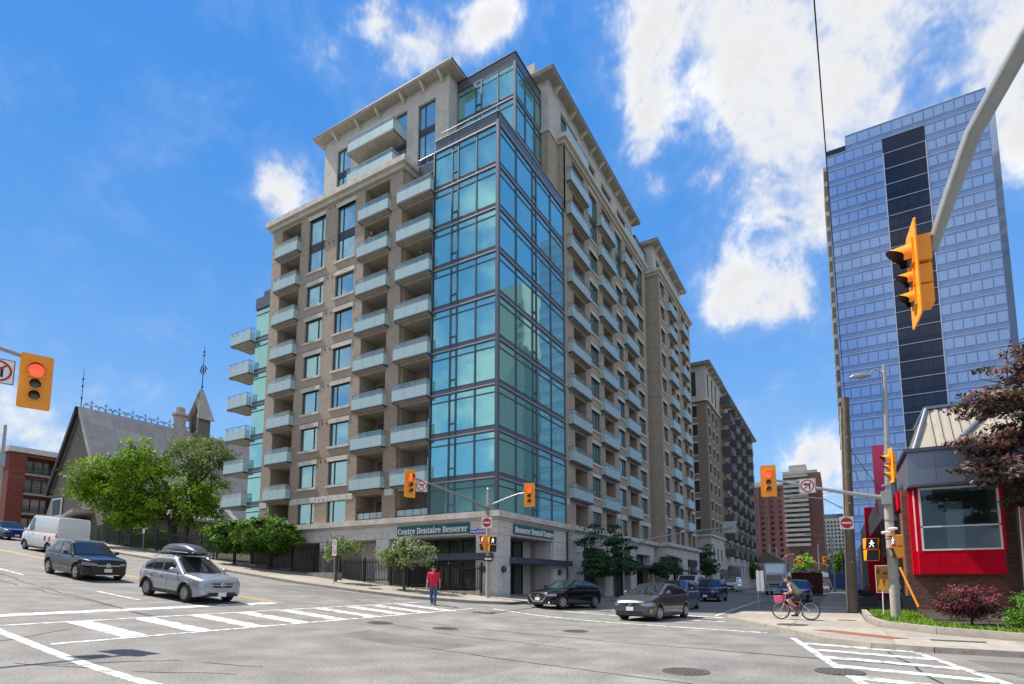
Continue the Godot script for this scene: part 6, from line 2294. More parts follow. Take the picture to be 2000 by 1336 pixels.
# ---------------------------------------------------------------- signals, poles, signs
# a signal head facing +z in its own frame; backboard with three sections and visors
func signal_head(label: String, at: Vector3, turn: float, lit := 0, group := "") -> Node3D:
	var s := thing("traffic_signal", label, "traffic light", at, turn, group)
	var bb := Geo.new()
	bb.prism(rounded(0.30, 0.66, 0.05), [Vector3.ZERO, Vector3(1, 0, 0), Vector3(0, 0, 1)], -0.005, 0.012)
	part(s, "backboard", bb, M["signal_yellow"])
	var hs := Geo.new()
	for q in [[0.28, 0.19], [-0.06, 0.14], [-0.34, 0.14]]:
		hs.cbox(V(0, q[0], -0.09), V(q[1] * 1.8, q[1] * 1.86, 0.17))
	part(s, "housing", hs, M["signal_yellow"])
	var i := 0
	for q in [[0.27, 0.155], [-0.06, 0.105], [-0.34, 0.105]]:
		var sec := group_part(s, "lamp_section", V(0, q[0], 0))
		var face := Geo.new()
		face.cbox(V(0, 0, 0.022), V(q[1] * 2.25, q[1] * 2.25, 0.03))
		part(sec, "door", face, M["signal_yellow"])
		var ln := Geo.new()
		ln.lathe(V(0, 0, 0.035), V(0, 0, 1), [[0.0, q[1]], [0.02, q[1] * 0.8], [0.03, 0.005]], 20)
		part(sec, "lens", ln, M["lamp_red_lit"] if i == lit else (M["lens_dim"] if i == 2 else M["lens_grey"]))
		var vz := Geo.new()
		var vi := Geo.new()
		var r0 := []
		var r1 := []
		var n := 18
		for k in n + 1:
			var a := deg_to_rad(-35.0 + 250.0 * k / n)
			var reach: float = q[1] * 1.75 * (0.35 + 0.65 * maxf(0.0, sin(a)))
			r0.append(V(cos(a) * q[1] * 1.04, sin(a) * q[1] * 1.04, 0.03))
			r1.append(V(cos(a) * q[1] * 1.0, sin(a) * q[1] * 1.0 - reach * 0.12, 0.03 + reach))
		vz.grid([PackedVector3Array(r0), PackedVector3Array(r1)])
		var q0 := []
		var q1 := []
		for k in n + 1:
			q0.append(r0[k] * V(0.965, 0.965, 1)); q1.append(r1[k] * V(0.965, 0.965, 1))
		vi.grid([PackedVector3Array(q0), PackedVector3Array(q1)])
		part(sec, "visor", vz, M["signal_yellow"])
		part(sec, "visor_lining", vi, M["signal_black"])
		i += 1
	return s

func rounded(hw: float, hh: float, r: float) -> PackedVector2Array:
	var o := PackedVector2Array()
	for c in [[1, 1, 0], [-1, 1, 1], [-1, -1, 2], [1, -1, 3]]:
		for k in 5:
			var a: float = PI * 0.5 * (c[2] + k / 4.0)
			o.append(Vector2(c[0] * (hw - r) + cos(a) * r, c[1] * (hh - r) + sin(a) * r))
	return o

func ring_poly(r0: float, r1: float, f: Array, z0: float, z1: float, g: Geo) -> void:
	var n := 32
	for k in n:
		var a := TAU * k / n
		var b := TAU * (k + 1) / n
		g.prism(PackedVector2Array([Vector2(cos(a) * r0, sin(a) * r0), Vector2(cos(a) * r1, sin(a) * r1), Vector2(cos(b) * r1, sin(b) * r1), Vector2(cos(b) * r0, sin(b) * r0)]), f, z0, z1)

const FZ0 := [Vector3.ZERO, Vector3(1, 0, 0), Vector3(0, 0, 1)]

func no_left_sign(label: String, at: Vector3, turn: float, hw := 0.3) -> Node3D:
	var s := thing("no_left_turn_sign", label, "road sign", at, turn)
	var pl := Geo.new()
	pl.prism(rounded(hw, hw, 0.03), FZ0, -0.004, 0.0)
	part(s, "plate", pl, M["sign_white"])
	var bd := Geo.new()
	for q in [[-hw + 0.012, hw - 0.012, hw - 0.03, hw - 0.016], [-hw + 0.012, hw - 0.012, -hw + 0.016, -hw + 0.03]]:
		bd.fbox(FZ0, q[0], q[1], q[2], q[3], 0.001, 0.003)
		bd.fbox(FZ0, q[2], q[3], q[0] + 0.02, q[1] - 0.02, 0.001, 0.003)
	bd.prism(P2([[0.05, -0.14], [0.1, -0.14], [0.1, 0.09], [-0.05, 0.09], [-0.05, 0.13], [-0.15, 0.065], [-0.05, 0.0], [-0.05, 0.04], [0.05, 0.04]]), FZ0, 0.001, 0.004)
	part(s, "arrow", bd, M["sign_black"])
	var rr := Geo.new()
	ring_poly(0.205, 0.25, FZ0, 0.001, 0.006, rr)
	rr.prism(P2([[-0.165, -0.135], [-0.135, -0.165], [0.165, 0.135], [0.135, 0.165]]), FZ0, 0.0045, 0.0065)
	part(s, "red_circle", rr, M["sign_red"])
	return s

func no_entry_sign(label: String, at: Vector3, turn: float) -> Node3D:
	var s := thing("no_entry_sign", label, "road sign", at, turn, "do-not-enter signs")
	var pl := Geo.new()
	pl.prism(rounded(0.3, 0.3, 0.03), FZ0, -0.004, 0.0)
	part(s, "plate", pl, M["sign_white"])
	var c := Geo.new()
	c.lathe(V(0, 0, 0.001), V(0, 0, 1), [[0.0, 0.255], [0.004, 0.255], [0.004, 0.002]], 32)
	part(s, "red_disc", c, M["sign_red"])
	var b := Geo.new()
	b.fbox(FZ0, -0.2, 0.2, -0.04, 0.04, 0.0055, 0.008)
	part(s, "white_bar", b, M["sign_white"])
	return s

func ped_signal(label: String, at: Vector3, turn: float) -> Node3D:
	var s := thing("pedestrian_signal", label, "pedestrian signal", at, turn, "pedestrian signals")
	for y in [0.22, -0.22]:
		var g := Geo.new()
		g.prism(rounded(0.22, 0.205, 0.03), [V(0, y, 0), Vector3(1, 0, 0), Vector3(0, 0, 1)], -0.2, 0.02)
		part(s, "housing", g, M["signal_yellow"])
		var f := Geo.new()
		f.prism(rounded(0.205, 0.19, 0.02), [V(0, y, 0), Vector3(1, 0, 0), Vector3(0, 0, 1)], 0.021, 0.03)
		part(s, "face", f, M["signal_black"])
		var v := Geo.new()
		for e in [-1.0, 1.0]:
			v.prism(P2([[0.02, 0.2], [0.15, 0.19], [0.03, -0.16], [0.02, -0.18]]), [V(e * 0.215, y, 0), Vector3(0, 0, 1), Vector3(1, 0, 0)], -0.006, 0.006)
		v.fbox([V(0, y, 0), Vector3(1, 0, 0), Vector3(0, 0, 1)], -0.21, 0.21, 0.19, 0.2, 0.02, 0.15)
		part(s, "visor", v, M["signal_yellow"])
	var m := Geo.new()   # walking figure in white
	m.lathe(V(0.0, 0.33, 0.031), V(0, 0, 1), [[0.0, 0.03], [0.006, 0.028], [0.008, 0.002]], 12)
	for q in [[[-0.03, 0.29], [0.03, 0.29], [0.02, 0.2], [-0.04, 0.2]], [[0.02, 0.28], [0.09, 0.24], [0.08, 0.22], [0.015, 0.25]], [[-0.03, 0.29], [-0.09, 0.23], [-0.075, 0.215], [-0.02, 0.26]], [[-0.005, 0.21], [0.02, 0.2], [0.07, 0.1], [0.045, 0.09]], [[-0.035, 0.2], [-0.01, 0.2], [-0.045, 0.13], [-0.07, 0.13]], [[-0.07, 0.135], [-0.045, 0.135], [-0.085, 0.08], [-0.105, 0.09]]]:
		m.prism(P2(q), FZ0, 0.031, 0.037)
	part(s, "walking_figure", m, M["lamp_white_lit"])
	return s

func pole(called: String, label: String, cat: String, foot: Vector3, h: float, r0: float, r1: float, m: String, group := "") -> Node3D:
	var p := thing(called, label, cat, foot, 0.0, group)
	var g := Geo.new()
	g.cyl(V(0, -0.1, 0), V(0, h, 0), r0, r1, 16)
	part(p, "shaft", g, M[m])
	return p

func arm(parent: Node3D, pts: Array, r: Array, m := "galvanised") -> void:
	var g := Geo.new()
	g.tube(pts, r, 10)
	part(parent, "arm", g, M[m])

func bands(parent: Node3D, ys: Array, r: float) -> void:
	for y in ys:
		var g := Geo.new()
		g.cyl(V(0, y, 0), V(0, y + 0.06, 0), r, -1, 16)
		part(parent, "band", g, M["galvanised"])

func cobra(parent: Node3D, a: Vector3, b: Vector3) -> void:   # street lamp arm with a flat head
	arm(parent, [a, a.lerp(b, 0.5) + V(0, 0.25, 0), b], [0.04, 0.03])
	var d := (b - a)
	d.y = 0
	d = d.normalized()
	var g := Geo.new()
	g.tube([b - d * 0.1, b + d * 0.2, b + d * 0.5, b + d * 0.62], [0.05, 0.12, 0.1, 0.02], 8)
	part(parent, "lamp_head", g, M["galvanised"])

func wire(label: String, a: Vector3, b: Vector3, sag: float, r: float, group := "overhead wires") -> void:
	var g := Geo.new()
	var path := []
	for i in 17:
		var t := i / 16.0
		path.append(a.lerp(b, t) - V(0, sag * 4.0 * t * (1.0 - t), 0))
	g.tube(path, [r], 5)
	var o := part(self, "overhead_wire", g, M["wire"])
	tag(o, label, "wire", group)

func make_street_furniture() -> void:
	# --- signal pole at the corner of the block
	var foot := on(0.37, 1.5, 0.14)
	var y0 := foot.y
	var p := pole("signal_pole", "concrete signal pole in front of the block's stone corner pier", "pole", foot, 6.15, 0.115, 0.09, "pole_concrete")
	bands(p, [1.5, 2.25, 3.4, 4.7, 5.15], 0.118)
	arm(p, [V(0, 5.0, 0), V(0, 5.25, 1.6), V(0.0, 5.6, 4.6), V(0.02, 5.75, 6.6)], [0.085, 0.07, 0.05, 0.045])
	arm(p, [V(0, 5.15, 0), V(1.2, 5.5, 0), V(2.0, 5.7, 0), V(2.65, 5.72, 0)], [0.06, 0.05, 0.045])
	var jb := Geo.new()
	jb.cbox(V(0.0, 4.95, 0.14), V(0.2, 0.4, 0.16))
	jb.cbox(V(0.14, 5.15, 0.0), V(0.16, 0.36, 0.2))
	part(p, "clamp", jb, M["galvanised"])
	var cap := Geo.new()
	cap.cyl(V(0, 6.15, 0), V(0, 6.2, 0), 0.1, 0.06, 12)
	part(p, "cap", cap, M["galvanised"])
	signal_head("yellow traffic light hung over the left street from the corner pole", V(0.42, 6.15, 8.2), PI * 0.42)
	signal_head("yellow traffic light on the short arm of the corner pole, red lit", V(3.05, 6.32, 1.5), 0.42)
	no_left_sign("no left turn sign on the long arm of the corner pole", V(0.45, 6.15, 7.4), PI * 0.32, 0.28)
	no_entry_sign("do not enter sign on the corner signal pole", foot + V(0.0, 4.2, 0.14), 0.35)
	ped_signal("pedestrian signal turned left on the corner pole", foot + V(-0.28, 3.05, 0.12), -0.5)
	ped_signal("pedestrian signal with lit walking figure on the corner pole", foot + V(0.38, 2.95, 0.1), 0.9)
	var ow := thing("one_way_sign", "black one-way sign with a white left arrow on the corner pole", "road sign", foot + V(0.12, 2.15, 0.16), 0.35)
	var og := Geo.new()
	og.cbox(V(0, 0, 0), V(0.5, 0.28, 0.008))
	part(ow, "plate", og, M["sign_black"])
	var oa := Geo.new()
	oa.prism(P2([[-0.22, 0.0], [-0.1, 0.09], [-0.1, 0.045], [0.2, 0.045], [0.2, -0.045], [-0.1, -0.045], [-0.1, -0.09]]), FZ0, 0.005, 0.008)
	part(ow, "arrow", oa, M["sign_white"])
	var st := thing("street_name_sign", "blue street name sign reading King Edward on the corner pole", "road sign", foot + V(-0.62, 3.72, 0.1), 0.12)
	var sg := Geo.new()
	sg.prism(P2([[-0.55, -0.12], [0.5, -0.12], [0.5, 0.12], [0.1, 0.12], [0.0, 0.2], [-0.1, 0.12], [-0.55, 0.12]]), FZ0, -0.006, 0.006)
	part(st, "plate", sg, M["sign_blue"])
	letters(st, "King Edward", FZ0, 0.0, 0.0, 0.006, 0.17, 0.95, M["sign_white"], 0.003)
	# --- near signal over the left edge, its pole out of frame
	var pl := pole("signal_pole", "signal pole with long arm at the near left corner", "pole", on(1.0, 27.5), 7.0, 0.14, 0.1, "galvanised")
	var b0 := pl.position
	arm(pl, [V(0, 5.6, 0), V(0, 6.3, -1.6), V(0, 6.45, -4.4), V(0.05, 6.35, -5.3)], [0.09, 0.07, 0.05])
	signal_head("large yellow traffic light with red lit at the near left corner", V(1.18, 6.34, 22.27), deg_to_rad(72))
	no_left_sign("no left turn sign beside the near left traffic light", V(1.15, 6.4, 22.95), deg_to_rad(72), 0.3)
	# --- near signal over the right edge
	var pr := pole("signal_pole", "signal pole with upswept arm at the near right corner", "pole", on(23.2, 27.2), 6.0, 0.16, 0.12, "galvanised")
	var q := pr.position
	arm(pr, [V(0, 5.0, 0), V(20.4, 7.95, 21.4) - q, V(19.53, 7.62, 19.94) - q, V(19.13, 7.13, 19.25) - q, V(18.87, 6.48, 18.93) - q, V(18.70, 6.0, 18.75) - q], [0.12, 0.115, 0.105, 0.10, 0.085, 0.07])
	signal_head("large yellow traffic light seen side-on, on the upswept arm overhead", V(18.50, 5.74, 18.72), -PI * 0.5 + 0.06, -1)
	# --- signal and lamp pole on the planted corner
	var f2 := on(19.17, 2.67, 0.2)
	var p2 := pole("signal_pole", "tall concrete and steel signal pole standing in the grass bed", "pole", f2, 4.7, 0.17, 0.14, "pole_concrete")
	var up := Geo.new()
	up.tube([V(0.03, 4.6, 0), V(0.12, 7.0, 0), V(0.2, 9.75, 0)], [0.12, 0.09, 0.07], 14)
	part(p2, "upper_shaft", up, M["galvanised"])
	bands(p2, [2.35, 3.0, 3.7, 4.4, 5.0], 0.17)
	arm(p2, [V(0, 4.55, 0), V(-0.9, 4.75, 0), V(-2.4, 5.15, 0), V(-3.5, 5.5, 0), V(-4.05, 5.62, 0)], [0.09, 0.08, 0.06, 0.05])
	cobra(p2, V(0.2, 9.35, 0), V(-0.35, 9.4, 0.1))
	var cl := Geo.new()
	cl.cbox(V(-0.05, 4.55, 0.1), V(0.32, 0.5, 0.28))
	part(p2, "clamp", cl, M["galvanised"])
	signal_head("yellow traffic light with red lit on the long arm over the side street", V(15.1, 5.78, 2.78), 0.12)
	no_left_sign("no left turn sign on the long arm over the side street", V(16.52, 5.45, 2.8), 0.12, 0.3)
	signal_head("yellow traffic light seen from its edge on the grass bed pole", f2 + V(0.12, 5.75, 0.1), -1.2)
	ped_signal("pedestrian signal facing the camera beside the shop with lit walking figure", f2 + V(-0.62, 2.62, 0.1), 0.3)
	ped_signal("pedestrian signal seen from its side on the grass bed pole", f2 + V(0.08, 2.7, 0.22), -1.2)
	for s in [[-0.12, 3.22, 0.24], [0.1, 3.35, 0.2]]:
		var cam := thing("security_camera", "small white camera clamped to the grass bed pole", "camera", f2 + V(s[0], s[1], s[2]), 0.0, "pole cameras")
		var cg := Geo.new()
		cg.tube([V(-0.16, 0.0, 0.05), V(0.0, 0.02, 0), V(0.12, 0.02, -0.04)], [0.055, 0.06, 0.04], 10)
		part(cam, "body", cg, M["white_plastic"])
		var lg := Geo.new()
		lg.disc(V(-0.161, 0, 0.05), V(-1, 0, 0.3), 0.04, 12)
		part(cam, "lens", lg, M["sign_black"])
	# --- wooden utility pole on the right pavement
	var f3 := on(17.9, -3.1, 0.13)
	var p3 := thing("utility_pole", "weathered wooden utility pole on the right pavement", "pole", f3)
	var wg := Geo.new()
	wg.tube([V(0, -0.1, 0), V(0.08, 3.5, 0), V(0.27, 10.4, 0)], [0.22, 0.2, 0.16], 16)
	part(p3, "shaft", wg, M["pole_wood"])
	var cd := Geo.new()
	cd.tube([V(-0.22, 0.1, 0.06), V(-0.14, 3.5, 0.06), V(0.04, 10.0, 0.06)], [0.035], 8)
	part(p3, "conduit", cd, M["pole_concrete"])
	cobra(p3, V(0.12, 4.8, 0), V(-1.9, 5.75, -0.4))
	for y in [2.4, 5.2, 6.7, 8.4]:
		var tg := Geo.new()
		tg.cbox(V(0.05 + y * 0.02, y, 0.2), V(0.07, 0.07, 0.02))
		part(p3, "tag", tg, M["galvanised"])
	no_entry_sign("do not enter sign on the wooden utility pole", f3 + V(-0.02, 4.25, 0.24), 0.25)
	# --- backs of signs on the bulb-out and along the pavement
	var sb := pole("sign_post", "thin post with the back of a tall white sign on the kerb extension", "sign post", on(13.75, -3.6, 0.13), 2.1, 0.03, 0.03, "galvanised")
	var sp := Geo.new()
	sp.cbox(V(0.13, 1.5, 0.04), V(0.36, 1.05, 0.02))
	part(sb, "sign_back", sp, M["white_plastic"])
	var sr := Geo.new()
	sr.cbox(V(0.13, 1.5, 0.052), V(0.03, 1.05, 0.01))
	part(sb, "stiffener", sr, M["galvanised"])
	for s in [[-8.6, 4.5, 2.65, "post with two small parking signs near the grey-green tree"], [-49.7, 4.6, 2.3, "post with a small white no stopping sign behind the white van"], [-36.7, 1.6, 2.0, "post with a white notice on the fence under the broad tree"]]:
		var ps := pole("parking_sign", s[3], "road sign", on(s[0], s[1], 0.14), s[2], 0.028, 0.028, "galvanised")
		for k in 2:
			if k == 1 and s[0] < -10:
				break
			var pg := Geo.new()
			pg.cbox(V(0, s[2] - 0.25 - 0.5 * k, 0.04), V(0.36, 0.46, 0.01))
			part(ps, "plate", pg, M["sign_white"])
			if s[0] < -30 and s[0] > -40:
				continue
			var rr := Geo.new()
			ring_poly(0.10, 0.13, [V(0, s[2] - 0.22 - 0.5 * k, 0.046), Vector3(1, 0, 0), Vector3(0, 0, 1)], 0.0, 0.004, rr)
			rr.prism(P2([[-0.085, 0.065], [-0.065, 0.085], [0.085, -0.065], [0.065, -0.085]]), [V(0, s[2] - 0.22 - 0.5 * k, 0.046), Vector3(1, 0, 0), Vector3(0, 0, 1)], 0.0, 0.005)
			part(ps, "red_circle", rr, M["sign_red"])
	# --- pole and mast arm down the side street
	var p5 := pole("signal_pole", "white mast arm pole on the shaded side street", "pole", on(2.3, -15.6, 0.13), 6.2, 0.1, 0.08, "galvanised")
	arm(p5, [V(0, 4.1, 0), V(2.2, 4.9, -2.0), V(4.6, 5.5, -4.0), V(7.6, 5.9, -6.5)], [0.07, 0.055, 0.045])
	var sh := Geo.new()
	sh.cbox(V(7.3, 5.9, -6.4), V(1.1, 1.0, 0.05))
	part(p5, "sign_back", sh, M["galvanised"])
	# --- far poles and lamps down the street
	for s in [[3.2, -120.0, 10.4, 0.0], [4.3, -124.0, 9.6, 0.0], [6.4, -118.0, 7.2, 1.8], [8.3, -122.0, 6.6, 1.9], [18.2, -95.0, 8.6, -3.2], [16.9, -60.0, 7.6, -2.6]]:
		var fp2 := pole("street_lamp", "far pale lamp post along the side street", "street lamp", on(s[0], s[1], 0.1), s[2], 0.12, 0.09, "galvanised", "far lamp posts")
		if s[3] != 0.0:
			cobra(fp2, V(0, s[2] - 0.2, 0), V(s[3], s[2] + 0.5, 0))
	var p6 := pole("signal_pole", "far signal pole with a long yellow-headed arm down the street", "pole", on(13.4, -130.0), 11.0, 0.16, 0.12, "galvanised")
	arm(p6, [V(8, 4.0, 0), V(0, 6.0, 0), V(-5.0, 7.2, 0)], [0.12, 0.09])
	for x in [9.1, 14.6, 6.3]:
		var h := signal_head("far yellow traffic light above the side street", V(x, 6.8 if x > 8 else 4.6, -129.6), 0.1, 1, "far traffic lights")
		h.scale = Vector3.ONE * 1.5
	# --- left utility pole with a transformer and lamp
	var f4 := V(-72.5, 7.2, 1.4)
	var p7 := pole("utility_pole", "pale utility pole with transformer in front of the red brick apartments", "pole", f4, 14.0, 0.26, 0.16, "pole_concrete")
	var tf := Geo.new()
	tf.cyl(V(0.9, 8.6, 0.4), V(0.9, 10.2, 0.4), 0.45, -1, 12)
	tf.cyl(V(1.6, 8.6, 0.9), V(1.6, 10.2, 0.9), 0.45, -1, 12)
	part(p7, "transformer", tf, M["galvanised"])
	cobra(p7, V(0, 5.8, 0), V(1.6, 6.9, 1.2))
	wire("thin cable running from the left utility pole past the church", V(-72.5, 20.0, 1.4), V(-150, 22, 6), 1.0, 0.02)
	wire("thin cable running from the left utility pole past the church", V(-72.5, 15.5, 1.4), V(-30, 18.5, -30), 1.5, 0.02)
	wire("thin cable running from the left utility pole past the church", V(-72.5, 14.8, 1.4), V(-30, 15.0, -34), 1.5, 0.02)
	wire("thin cable running from the left utility pole past the church", V(-72.5, 15.2, 1.4), V(-140, 17.5, 8), 1.5, 0.02)
	# --- cables of the wooden pole
	wire("dark cable rising from the wooden pole to overhead", V(18.15, 10.3, -3.1), V(17.35, 11.2, 26.0), 0.25, 0.013)
	wire("service cable from the wooden pole to the brick shop", V(18.1, 8.3, -3.1), V(21.2, 5.2, -12.0), 0.3, 0.015)
	wire("thin cable between the wooden pole and the arm", V(18.05, 6.0, -3.1), V(15.7, 5.85, -3.0), 0.02, 0.012)

# ---------------------------------------------------------------- vehicles
# A car in its own frame: front towards +x, right side +z, wheels on y = 0.
func wheel_meshes(r: float, w: float, style: String) -> Array:
	var t := Geo.new()
	var prof := [[-w * 0.5, r * 0.62], [-w * 0.5, r * 0.9], [-w * 0.36, r], [w * 0.36, r], [w * 0.5, r * 0.9], [w * 0.5, r * 0.62]]
	t.lathe(Vector3.ZERO, V(0, 0, 1), prof, 28)
	var g := Geo.new()
	g.lathe(Vector3.ZERO, V(0, 0, 1), [[w * 0.5 - 0.01, r * 0.66], [w * 0.5 + 0.006, r * 0.62], [w * 0.44, r * 0.56], [w * 0.26, r * 0.54]], 28)
	var hub := Geo.new()
	hub.lathe(Vector3.ZERO, V(0, 0, 1), [[w * 0.22, r * 0.55], [w * 0.24, 0.01]], 24)
	if style == "steel":
		g.lathe(Vector3.ZERO, V(0, 0, 1), [[w * 0.33, r * 0.52], [w * 0.40, r * 0.44], [w * 0.38, r * 0.30], [w * 0.30, r * 0.2], [w * 0.42, r * 0.12], [w * 0.44, 0.01]], 24)
		for k in 10:
			var a := TAU * k / 10
			hub.disc(V(cos(a) * r * 0.40, sin(a) * r * 0.40, w * 0.412), V(0, 0, 1), r * 0.06, 8)
	else:
		var n := 5 if style == "five" else 10
		for k in n:
			var a := TAU * k / n
			for e in ([-0.16, 0.16] if style == "five" else [0.0]):
				var p0 := V(cos(a) * r * 0.1, sin(a) * r * 0.1, w * 0.42)
				var p1 := V(cos(a + e) * r * 0.57, sin(a + e) * r * 0.57, w * 0.44)
				g.tbox(Transform3D(Basis.looking_at((p1 - p0).normalized(), V(0, 0, 1)), (p0 + p1) * 0.5), V(r * 0.085, r * 0.1, p0.distance_to(p1)))
		g.lathe(Vector3.ZERO, V(0, 0, 1), [[w * 0.36, r * 0.16], [w * 0.47, r * 0.13], [w * 0.48, 0.01]], 16)
	return [t.mesh(), g.mesh(), hub.mesh()]

func car(called: String, label: String, cat: String, at: Vector3, heading: Vector2, c: Dictionary, group := "") -> Node3D:
	var root := thing(called, label, cat, at, 0.0, group)
	# sit on the slope: forward and right directions on the land
	var hd := heading.normalized()
	var fwd := Vector3(hd.x, 0, hd.y)
	fwd.y = (G(at.x + hd.x, at.z + hd.y) - G(at.x - hd.x, at.z - hd.y)) * 0.5
	fwd = fwd.normalized()
	var right := fwd.cross(Vector3.UP).normalized()
	root.basis = Basis(fwd, right.cross(fwd).normalized(), right)
	var L: float = c.L
	var W: float = c.W * 0.5
	var H: float = c.H
	var r: float = c.get("r", 0.33)
	var gl: float = c.get("gl", 0.2)
	var xf: float = L * 0.5 - c.fo            # front axle
	var xr: float = xf - c.wb
	var body: Material = c.paint
	var nose: float = c.nose                  # height of the bonnet's front edge
	var cowl: float = c.cowl                  # height at the windscreen base
	var belt: float = c.belt                  # belt line at the rear
	var xw0: float = L * 0.5 - c.w0           # windscreen base, top; roof end, rear glass base
	var xw1: float = L * 0.5 - c.w1
	var xr1: float = -L * 0.5 + c.r1
	var xr0: float = -L * 0.5 + c.r0
	var tail: float = c.get("tail", belt)
	var R := r + 0.055
	var half := func(x: float) -> float:
		var e := clampf((absf(x) - (L * 0.5 - 0.62)) / 0.62, 0.0, 1.0)
		return W * (1.0 - (0.20 * pow(e, 2.6) + 0.05 * e) * (c.get("rear_taper", 1.0) if x < 0.0 else 1.0))
	var top := func(x: float) -> float:
		if x > xw0:
			var t: float = (x - xw0) / (L * 0.5 - xw0)
			return lerpf(cowl, nose, pow(t, 1.7))
		if x > xr0:
			return lerpf(belt, cowl, clampf((x - xr0) / (xw0 - xr0), 0.0, 1.0))
		return lerpf(tail, belt, clampf((x + L * 0.5) / maxf(xr0 + L * 0.5, 0.01), 0.0, 1.0))
	var under := func(x: float) -> float:
		var y := gl + 0.10 * pow(clampf((absf(x) - (L * 0.5 - 0.5)) / 0.5, 0.0, 1.0), 2.0)
		for ax in [xf, xr]:
			var d: float = absf(x - ax)
			if d < R:
				y = maxf(y, r + sqrt(R * R - d * d))
		return y
	var xs := []
	var n := int(L / 0.055)
	for i in n + 1:
		xs.append(-L * 0.5 + L * i / n)
	for ax in [xf, xr]:
		xs.append(ax - R + 0.002); xs.append(ax + R - 0.002); xs.append(ax - R - 0.002); xs.append(ax + R + 0.002)
	xs.sort()
	var prof := func(x: float) -> Array:
		var w: float = half.call(x)
		var yb: float = under.call(x)
		var yt: float = top.call(x)
		var end := clampf((absf(x) - (L * 0.5 - 0.10)) / 0.10, 0.0, 1.0)
		yt -= 0.06 * end * end
		var mid := lerpf(yb, yt, 0.45)
		return [Vector2(yb, w * 0.93), Vector2(maxf(yb + 0.012, lerpf(gl, yt, 0.16)), w * 0.975), Vector2(maxf(yb + 0.03, lerpf(gl, yt, 0.42)), w), Vector2(maxf(yb + 0.045, lerpf(gl, yt, 0.66)), w * 0.992), Vector2(maxf(yb + 0.06, yt - 0.10), w * 0.965), Vector2(maxf(yb + 0.07, yt - 0.03), w * 0.915), Vector2(yt + 0.005, w * 0.80), Vector2(yt + 0.03, w * 0.42), Vector2(yt + 0.04, 0.0)]
	var rows := []
	for x in xs:
		var p: Array = prof.call(x)
		var row := PackedVector3Array()
		for q in p:
			row.append(V(x, q.x, q.y))
		for i in range(p.size() - 2, -1, -1):
			row.append(V(x, p[i].x, -p[i].y))
		rows.append(row)
	var g := Geo.new()
	g.grid(rows)
	for e in [0, rows.size() - 1]:   # close nose and tail
		var row: PackedVector3Array = rows[e]
		var m: int = row.size()
		for i in m / 2 - 0:
			if i + 1 <= m - 2 - i:
				g.quad(row[i], row[i + 1], row[m - 2 - i], row[m - 1 - i])
	part(root, "body", g, body)
	var inner := Geo.new()
	inner.box(V(-L * 0.5 + 0.25, gl + 0.01, -W * 0.80), V(L * 0.5 - 0.25, 0.72, W * 0.80))
	inner.box(V(xr + R, gl - 0.02, -W * 0.90), V(xf - R, gl + 0.12, W * 0.90))
	part(root, "underbody", inner, M["trim_black"])
	# ---- cabin
	var raw := func(x: float) -> float:
		if x > xw1:
			return lerpf(H - 0.02, cowl, clampf((x - xw1) / (xw0 - xw1), 0.0, 1.0))
		if x > xr1:
			var t: float = (x - xr1) / (xw1 - xr1)
			return lerpf(c.get("rear_roof", H - 0.05), H - 0.02, t) + 0.03 * sin(PI * clampf(t, 0, 1))
		return lerpf(belt, c.get("rear_roof", H - 0.05), pow(clampf((x - xr0) / (xr1 - xr0), 0.0, 1.0), 0.85))
	var roof := func(x: float) -> float:
		return (raw.call(x - 0.09) + raw.call(x - 0.04) + raw.call(x) + raw.call(x + 0.04) + raw.call(x + 0.09)) / 5.0
	var tumble: float = c.get("tumble", 0.76)
	var cab := func(x: float) -> Array:   # belt point, roof edge, roof centre heights and half widths
		var yb: float = top.call(x) - 0.02
		var yr: float = maxf(roof.call(x), yb + 0.004)
		var wb: float = half.call(x) * 0.925
		var k := clampf((yr - yb) / (H - belt), 0.0, 1.0)
		return [yb, wb, yr, lerpf(wb, W * tumble, k), k]
	var crow := []
	var m2 := int((xw0 - xr0) / 0.05)
	for i in m2 + 1:
		var x := lerpf(xr0, xw0, float(i) / m2)
		var q: Array = cab.call(x)
		var pts := [Vector2(q[0], q[1]), Vector2(lerpf(q[0], q[2], 0.5), lerpf(q[1], q[3], 0.5) + 0.025 * q[4]), Vector2(q[2] - 0.03 * q[4], q[3]), Vector2(q[2] + 0.012 * q[4], q[3] - 0.05), Vector2(q[2] + 0.035 * q[4], q[3] * 0.5), Vector2(q[2] + 0.045 * q[4], 0.0)]
		var row := PackedVector3Array()
		for p in pts:
			row.append(V(x, p.x, p.y))
		for k in range(pts.size() - 2, -1, -1):
			row.append(V(x, pts[k].x, -pts[k].y))
		crow.append(row)
	var cg := Geo.new()
	cg.grid(crow)
	var last: PackedVector3Array = crow[0]   # close the rear
	for i in last.size() / 2:
		cg.quad(last[i], last[i + 1], last[last.size() - 2 - i], last[last.size() - 1 - i])
	part(root, "roof", cg, c.get("roof_paint", body))
	# side glass between pillars
	var edges: Array = c.doors                 # shares along the cabin, from windscreen base back
	for s in [1.0, -1.0]:
		for e in edges:
			var sr := []
			for i in 9:
				var x := lerpf(xw0, xr0, lerpf(e[0], e[1], i / 8.0))
				var q: Array = cab.call(x)
				var row := PackedVector3Array()
				for k in 5:
					var v := lerpf(0.10, 0.86, k / 4.0)
					row.append(V(x, lerpf(q[0], q[2], v), s * (lerpf(q[1], q[3], v) + 0.05 * q[4] * v * (1.0 - v) * 2.0 + 0.008)))
				sr.append(row)
			var sg := Geo.new()
			sg.grid(sr)
			part(root, "side_window", sg, M["car_glass"])
